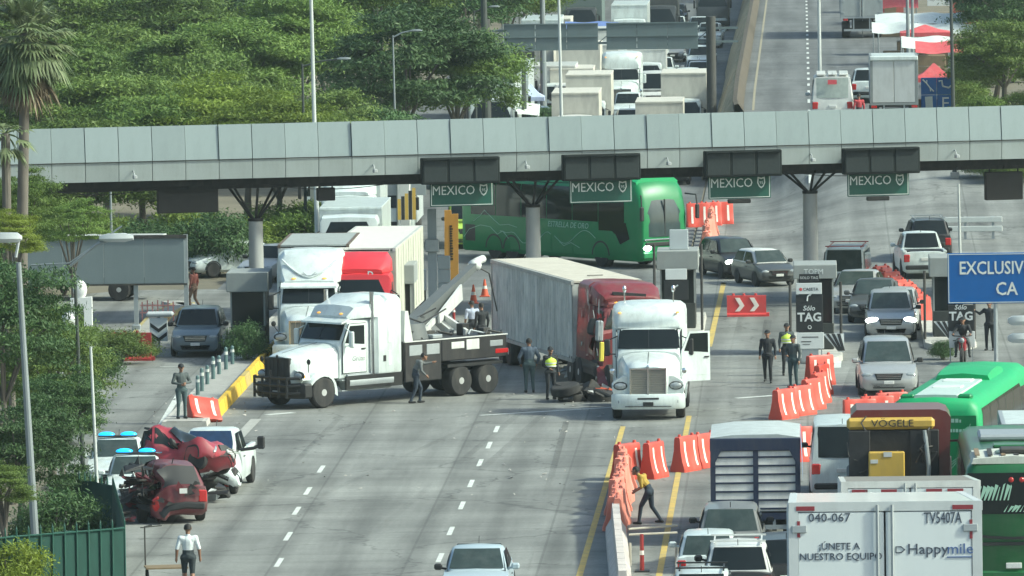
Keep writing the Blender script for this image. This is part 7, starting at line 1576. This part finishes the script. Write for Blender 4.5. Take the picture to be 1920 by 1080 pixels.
LF_MID = leaf_mat('mid green leaves', (.06, .122, .024), (.19, .27, .058)); LF_YEL = leaf_mat('yellow-green leaves', (.095, .155, .02), (.26, .33, .055), .32); LF_DRK = leaf_mat('dark green leaves', (.028, .072, .025), (.1, .165, .055), .2); LF_OLV = leaf_mat('olive feathery leaves', (.066, .12, .024), (.19, .255, .058))
LF_BRT = leaf_mat('bright lime leaves', (.15, .2, .025), (.26, .32, .05), .35); LF_PALM = leaf_mat('palm leaves', (.07, .12, .045), (.24, .27, .14), .2); LF_DEAD = leaf_mat('dead palm fronds', (.1, .075, .045), (.24, .19, .12), .1)
BARK = mat('grey-brown bark', (.14, .125, .105), rough=.95, var=.35, scale=6, bump=.6, stretch=(1, 1, .25))
def leaves_mesh(name, seed, ncl, per, leaf, flat=.8, spread=.16, shell=.55, elong=1.7, bottom=-.55, up=.5):
    rg = np.random.default_rng(seed); V = []; 
    cs = rg.normal(size=(ncl * 3, 3)); cs /= np.linalg.norm(cs, axis=1)[:, None]; cs = cs[cs[:, 2] > bottom][:ncl]
    lob = rg.normal(size=(9, 3)); lob /= np.linalg.norm(lob, axis=1)[:, None]; bump_ = 1 - .28 * np.clip(1 - (cs @ lob.T).max(1), 0, 1) * 2.2
    rad = (shell + (1 - shell) * rg.random(len(cs)) ** .5) * bump_; cen = cs * rad[:, None]
    m = len(cs); cnt = (per * rg.uniform(.6, 1.4, m)).astype(int); idx = np.repeat(np.arange(m), cnt); n = len(idx)
    size = (spread * rg.uniform(.7, 1.35, m))[idx]
    off = rg.normal(size=(n, 3)) * size[:, None]; off[:, 2] *= flat * .6
    P = cen[idx] + off
    nr = rg.normal(size=(n, 3)) * .75 + cs[idx] * .6 + np.array([0, 0, up]); nr /= np.linalg.norm(nr, axis=1)[:, None]
    t = np.cross(nr, rg.normal(size=(n, 3))); t /= np.linalg.norm(t, axis=1)[:, None]; bt = np.cross(nr, t)
    s_ = leaf * rg.uniform(.6, 1.3, n)[:, None]; t *= s_ * elong; bt *= s_
    Q = np.stack([P - t, P + bt * .5 - t * .1, P + t, P - bt * .5 - t * .1], 1).reshape(-1, 3)
    me = bpy.data.meshes.new(name); me.vertices.add(4 * n); me.vertices.foreach_set('co', Q.ravel()); me.loops.add(4 * n); me.loops.foreach_set('vertex_index', np.arange(4 * n)); me.polygons.add(n); me.polygons.foreach_set('loop_start', np.arange(0, 4 * n, 4)); me.polygons.foreach_set('loop_total', np.full(n, 4)); me.materials.append(LF_MID); me.update(calc_edges=True); return me
CROWNS = [leaves_mesh('crown', 10 + i, 105, 310, .0205, spread=.115, flat=.62) for i in range(4)] + [leaves_mesh('crown', 30 + i, 95, 310, .0175, flat=.45, spread=.115, shell=.35) for i in range(2)]
BUSHES = [leaves_mesh('foliage', 50 + i, 80, 150, .032, bottom=-.15, shell=.4, spread=.2) for i in range(2)]
rt = random.Random(17)
def recol(o, m):
    if o.data.materials[0] != m: o.material_slots[0].link = 'OBJECT'; o.material_slots[0].material = m
def tree(label, u, y, H, rx, rz=None, m=LF_MID, kind=None, name='broadleaf_tree', group=None, trunk=.16, x=None):
    p = X(u, y) if x is None else Vector((x, y, zg(x, y))); rz = rz or rx * .8; p.z -= .08
    t = thing(name, label, 'tree', tuple(p), rt.uniform(0, 360), group); zc = H - rz
    q = B(); b0 = max(zc * .55, .6); lean = rt.uniform(-.2, .2)
    q.tube([(0, 0, 0), (lean * .3, 0, b0 * .5), (lean, .1, b0), (lean * 1.2, 0, zc)], [trunk * 1.35, trunk, trunk * .8, trunk * .4], 8)
    for k in range(5):
        a = k * 1.256 + rt.uniform(-.4, .4); rr_ = rx * rt.uniform(.45, .75); q.tube([(lean, .1, b0), (lean + math.cos(a) * rr_ * .5, math.sin(a) * rr_ * .5, b0 + (zc - b0) * .7 + .2), (lean + math.cos(a) * rr_, math.sin(a) * rr_, zc + rz * rt.uniform(.0, .45))], [trunk * .55, trunk * .35, trunk * .12], 6)
    q.build('trunk', BARK, t)
    o = link('crown', CROWNS[kind if kind is not None else rt.randrange(4)], t, (lean * .8, 0, zc), (0, 0, rt.uniform(0, 6.28)), (rx, rx * rt.uniform(.9, 1.1), rz)); recol(o, m); return t
def bush(label, u, y, w, h, m=LF_MID, group=None, x=None, name='bush'):
    p = X(u, y) if x is None else Vector((x, y, zg(x, y))); p.z -= .06; t = thing(name, label, 'bush', tuple(p), rt.uniform(0, 360), group)
    q = B()
    for k in range(6): a = k * 1.05; q.tube([(0, 0, 0), (math.cos(a) * w * .15, math.sin(a) * w * .15, h * .4), (math.cos(a) * w * .35, math.sin(a) * w * .35, h * .75)], [.04, .03, .012], 5)
    q.build('stem', BARK, t); o = link('foliage', rt.choice(BUSHES), t, (0, 0, h * .35), (0, 0, rt.uniform(0, 6.28)), (w / 2, w / 2, h * .65)); recol(o, m); return t
# bright trees right behind the canopy, left half
for lab, u, y, H, r_, m in (('bright yellow-green tree with the highest rounded top left of the white mast', 400, 352, 8.2, 4.2, LF_YEL), ('yellow-green spreading tree around the white mast', 520, 346, 7.6, 3.6, LF_YEL), ('mid green tree between the palm and the bright tree', 270, 350, 7.4, 3.6, LF_MID), ('olive tree right of the palm', 165, 346, 6.6, 3.4, LF_OLV), ('olive tree beside the lamp post with arm', 625, 372, 6.6, 3.2, LF_OLV)): tree(lab, u, y, H, r_, r_ * .85, m, 4 if m == LF_YEL else None)
for k_, (u, y, H, r_) in enumerate(((60, 352, 6, 3), (200, 372, 7.5, 3.6), (330, 378, 7.0, 3.6), (465, 372, 7.2, 3.4))): tree(ORD[k_] + ' olive tree from the left in the row behind the left half of the canopy', u, y, H, r_, r_ * .85, LF_OLV, None, group='olive tree row')
# large dark crowns, centre
for lab, u, y, H, r_, m in (('broad dark green tree left of the thick dark post, its crown reaching the top', 770, 398, 9.8, 4.6, LF_DRK), ('sunlit green tree top above the broad dark tree', 720, 430, 12.0, 4.4, LF_MID), ('dark tree beside the thick dark post', 862, 402, 8.2, 3.6, LF_MID), ('round olive tree high left of the slim lamp post', 560, 420, 10.0, 4.2, LF_MID), ('dark tree low behind the slim lamp post', 690, 372, 5.8, 3.2, LF_DRK), ('tree with olive crown behind the white mast top', 610, 445, 10.5, 4.5, LF_OLV), ('dark green tree at the centre top beside the far road', 880, 470, 11.5, 4.6, LF_DRK), ('olive tree behind the overhead sign at left', 955, 520, 9, 3.4, LF_OLV), ('dark tree behind the overhead sign', 1010, 560, 9, 4.0, LF_DRK)): tree(lab, u, y, H, r_, r_ * .8, m)
for k_, (u, y, H, r_, m) in enumerate(((90, 398, 8, 4.4, LF_MID), (215, 412, 8.5, 4.4, LF_OLV), (340, 408, 8.2, 4.2, LF_MID), (455, 415, 8.6, 4.2, LF_MID))): tree(ORD[k_] + ' mid green tree from the left in the second row of the left wood', u, y, H, r_, r_ * .8, m, group='second row of the left wood')
for k_, (u, y, H, r_, m) in enumerate(((30, 450, 9, 5, LF_MID), (160, 462, 8.5, 5, LF_DRK), (285, 455, 9.5, 5, LF_MID), (400, 470, 9.5, 5, LF_DRK), (500, 480, 9.5, 5, LF_DRK), (640, 500, 11, 5, LF_DRK), (760, 505, 12, 5.2, LF_DRK))): tree(ORD[k_] + ' dark green tree from the left in the dense middle of the left wood', u, y, H, r_, r_ * .8, m, group='dense middle of the left wood')
for u, y, H, r_ in ((0, 520, 10, 6), (120, 535, 9, 6), (240, 540, 9, 6), (350, 545, 10, 6), (460, 560, 11, 6), (560, 570, 12, 6), (680, 580, 14, 6), (800, 600, 15, 6), (900, 610, 14, 6), (60, 600, 10, 7), (220, 610, 10, 7), (380, 620, 11, 7), (540, 650, 15, 7), (730, 680, 18, 7), (860, 700, 18, 7)): tree('hazy dark tree at the back of the left wood', u, y, H, r_, r_ * .8, LF_DRK, group='back of the left wood')
for u, y, H, r_, m in ((985, 640, 12, 5, LF_DRK), (1050, 690, 13, 6, LF_DRK), (1110, 720, 13, 6, LF_DRK)): tree('hazy dark tree beyond the far traffic', u, y, H, r_, r_ * .8, m, group='trees beyond the far traffic')
# right side
for lab, u, y, H, r_, m in (('bright olive tree at the right edge above the canopy', 1885, 400, 5.4, 2.9, LF_OLV), ('olive tree right of the blue symbol sign', 1868, 408, 4.2, 2.3, LF_MID), ('dark tree at the upper right behind the awnings', 1880, 455, 6.5, 3.6, LF_DRK), ('dark tree at the right edge below the white house', 1915, 470, 6.8, 3.6, LF_DRK), ('dark tree behind the billboard', 1770, 610, 9, 4.5, LF_DRK), ('dark tree left of the billboard at the top', 1712, 590, 7.5, 3.2, LF_DRK), ('tree at the top right beside the white house', 1840, 500, 8, 3.4, LF_DRK)): tree(lab, u, y, H, r_, r_ * .8, m)
for u, y in ((1690, 690), (1780, 700), (1870, 680), (1950, 640), (1620, 760)): tree('hazy dark tree on the skyline at the right', u, y, 13, 6, 5, LF_DRK, group='skyline trees at right')
for u, y in ((1815, 378), (1832, 384), (1850, 372), (1872, 380), (1892, 370), (1912, 378), (1935, 372), (1800, 392), (1840, 398), (1880, 392), (1920, 400), (1805, 412), (1850, 425), (1900, 430), (1808, 405)): bush('green roadside bush along the right edge of the upper road', u, y, 2.4, 1.6, rt.choice((LF_MID, LF_OLV)), group='bushes right of the upper road')
# undergrowth under the canopy at left
for u, y in ((90, 333), (150, 336), (215, 340), (280, 336), (350, 338), (410, 334), (450, 340), (520, 345), (560, 342), (605, 350), (120, 322), (45, 325)): bush('green undergrowth bush beneath the canopy at left', u, y, 3.4, rt.uniform(2.0, 3.2), rt.choice((LF_MID, LF_OLV, LF_YEL, LF_DRK)), group='undergrowth at left')
for u, y in ((900, 420), (935, 430), (1035, 445), (1045, 432), (880, 412)): bush('dark roadside bush left of the far traffic', u, y, 2.6, 2.2, LF_DRK, group='bushes by the far traffic')
# near left trees
for lab, u, y, H, r_, m, kd in (('dark feathery tree behind the thick grey lamp pole', 25, 232, 8.0, 2.3, LF_DRK, 5), ('olive feathery tree between the two left lamp poles', 98, 240, 5.5, 1.8, LF_OLV, 5), ('lime-leaved tree at the far left under the canopy end', 24, 258, 7.3, 1.3, LF_BRT, 4), ('mid green tree below the canopy at the far left', 48, 274, 8.0, 1.5, LF_MID, 5), ('green tree with bare trunk beside the left signal box', 140, 296, 5.6, 1.5, LF_MID, 4), ('dark tree at the bottom left behind the fence', 40, 219, 4.6, 1.8, LF_DRK, 5), ('leafy dark tree beside the pale pole', 120, 228, 4.6, 1.25, LF_DRK, 5), ('sunlit low tree at the bottom left corner', 8, 207, 3.6, 1.0, LF_OLV, 4)): tree(lab, u, y, H, r_, r_ * 1.15 if kd == 5 else r_ * .8, m, kd, trunk=.1)
for lab, u, y, w, h, m in (('rounded green bush right of the white wrapped frame', 225, 285, 2.1, 1.4, LF_OLV), ('low yellow-green bush behind the dark chevron barrier', 262, 288, 1.5, .9, LF_YEL), ('bush below the blank sign board', 120, 290, 2.6, 2.0, LF_MID), ('olive bush left of the dark chevron barrier', 185, 276, 1.8, 1.4, LF_DRK), ('green bush at the foot of the dark lamp pole', 110, 252, 2.4, 1.8, LF_MID), ('bush beside the left lane edge', 60, 262, 2.6, 2.2, LF_OLV), ('dark bush behind the green fence', 100, 214, 2.6, 2.2, LF_DRK), ('bright bush at the bottom left corner', 15, 203, 2.2, 1.9, LF_BRT), ('dark bush between fence and police cars', 150, 226, 1.6, 1.6, LF_DRK), ('dark clipped bush under the left toll booth canopy', 462, 284, 1.5, 1.7, LF_DRK), ('dark clipped bush beside the booth behind the wrecker', 738, 284, 1.4, 1.8, LF_DRK), ('small clipped bush at the right toll booth', 1768, 283, .9, .8, LF_DRK)): bush(lab, u, y, w, h, m)
# scrub beyond the right edge of the plaza
rg_ = np.random.default_rng(5); nb_ = 150
cx, cy = rg_.uniform(19.5, 75, nb_), rg_.uniform(225, 620, nb_); cx[cy < 300] += 2
per_ = 330; idx = np.repeat(np.arange(nb_), per_); rad = rg_.uniform(1.0, 2.6, nb_)[idx]; dv = rg_.normal(size=(nb_ * per_, 3)); dv /= np.linalg.norm(dv, axis=1)[:, None]; dv *= (rg_.random(nb_ * per_) ** .4)[:, None]
zz_ = np.array([zg(a, b) for a, b in zip(cx, cy)])
P_ = np.stack([cx[idx] + dv[:, 0] * rad, cy[idx] + dv[:, 1] * rad, zz_[idx] + (np.abs(dv[:, 2]) * rad * .95)], 1)
nn_ = rg_.normal(size=P_.shape) + np.array([0, 0, .5]); nn_ /= np.linalg.norm(nn_, axis=1)[:, None]; t_ = np.cross(nn_, rg_.normal(size=P_.shape)); t_ /= np.linalg.norm(t_, axis=1)[:, None]; b2_ = np.cross(nn_, t_)
Q_ = np.stack([P_ - t_ * .2, P_ + b2_ * .09, P_ + t_ * .2, P_ - b2_ * .09], 1).reshape(-1, 3); n_ = len(P_)
me = bpy.data.meshes.new('roadside_scrub'); me.vertices.add(4 * n_); me.vertices.foreach_set('co', Q_.ravel()); me.loops.add(4 * n_); me.loops.foreach_set('vertex_index', np.arange(4 * n_)); me.polygons.add(n_); me.polygons.foreach_set('loop_start', np.arange(0, 4 * n_, 4)); me.polygons.foreach_set('loop_total', np.full(n_, 4)); me.materials.append(LF_OLV); me.update(calc_edges=True)
tag(link('roadside_scrub', me), 'green scrub growing beyond the right edge of the plaza', None, None, 'stuff')
# fan palm
p = X(42, 266); t = thing('fan_palm', 'tall fan palm with drooping dead skirt at the upper left', 'palm tree', tuple(p)); hc_ = at_y(66, 62, 266).z; dx = .35
q = B(); q.tube([(0, 0, 0), (dx * .2, 0, hc_ * .4), (dx * .7, 0, hc_ * .8), (dx, 0, hc_)], [.26, .2, .17, .2], 12); q.build('trunk', BARK, t)
rg = random.Random(9)
def fan(q, base, az, el, stem, blade, droop, n=13):
    d = Vector((math.cos(az) * math.cos(el), math.sin(az) * math.cos(el), math.sin(el))); side = Vector((-math.sin(az), math.cos(az), 0)); e = base + d * stem + Vector((0, 0, -droop * stem * .25))
    q.tube([base, base + d * stem * .6, e], [.03, .022, .015], 4)
    for i in range(n):
        a = (i / (n - 1) - .5) * 2.5; dd = (d * math.cos(a) + side * math.sin(a)).normalized(); w = .05; L_ = blade * (1 - .22 * abs(a) / 1.25) * rg.uniform(.85, 1.1); m1 = e + dd * L_ * .55; m2 = e + dd * L_ + Vector((0, 0, -droop * L_ * rg.uniform(.5, .9)))
        m1 = m1 + Vector((0, 0, -droop * L_ * .12)); pr = dd.cross(Vector((0, 0, 1))); pr = pr.normalized() * w if pr.length > .1 else side * w
        q.add([e, m1 - pr, m1 + pr, m2], [(0, 1, 2), (1, 3, 2)])
top = Vector((dx, 0, hc_))
for nm, m, cnt, e0, e1, dr in (('frond', LF_PALM, 60, -.35, 1.25, .45), ('hanging_frond', LF_PALM, 50, -1.0, -.3, .75), ('dead_frond', LF_DEAD, 26, -1.35, -.85, .5)):
    for k in range(cnt):
        q = B(); fan(q, top + Vector((0, 0, rg.uniform(-.25, .1) - (.5 if nm == 'dead_frond' else 0))), k * 2.399 + rg.uniform(-.2, .2), rg.uniform(e0, e1), rg.uniform(.75, 1.15), rg.uniform(.75, 1.05), dr); q.build(nm, m, t, smooth=0, recalc=False)
p = X(20, 262); t = thing('small_palm', 'small palm trunk left of the tall fan palm', 'palm tree', tuple(p)); q = B(); hp = at_y(22, 250, 262).z; q.tube([(0, 0, 0), (0, 0, hp)], [.13, .15], 10); q.build('trunk', BARK, t)
for k in range(16): q = B(); fan(q, Vector((0, 0, hp)), k * 2.4, rg.uniform(-.9, .5), .6, .6, .6, 9); q.build('frond', LF_PALM, t, smooth=0, recalc=False)

# ================================================================ air
hz = B(); hz.box(-940, 940, -100, 3260, -1.2, 62); HZ = bpy.data.materials.new('hazy air'); HZ.use_nodes = True; nt = HZ.node_tree; nt.nodes.remove(nt.nodes['Principled BSDF'])
pv = nt.nodes.new('ShaderNodeVolumePrincipled'); pv.inputs['Color'].default_value = (.84, .96, .95, 1); pv.inputs['Density'].default_value = .00012; pv.inputs['Anisotropy'].default_value = .3
nt.links.new(pv.outputs[0], nt.nodes['Material Output'].inputs['Volume'])
tag(hz.build('haze', HZ, None, smooth=0), 'thin pale haze in the air over the whole scene', None, None, 'stuff')
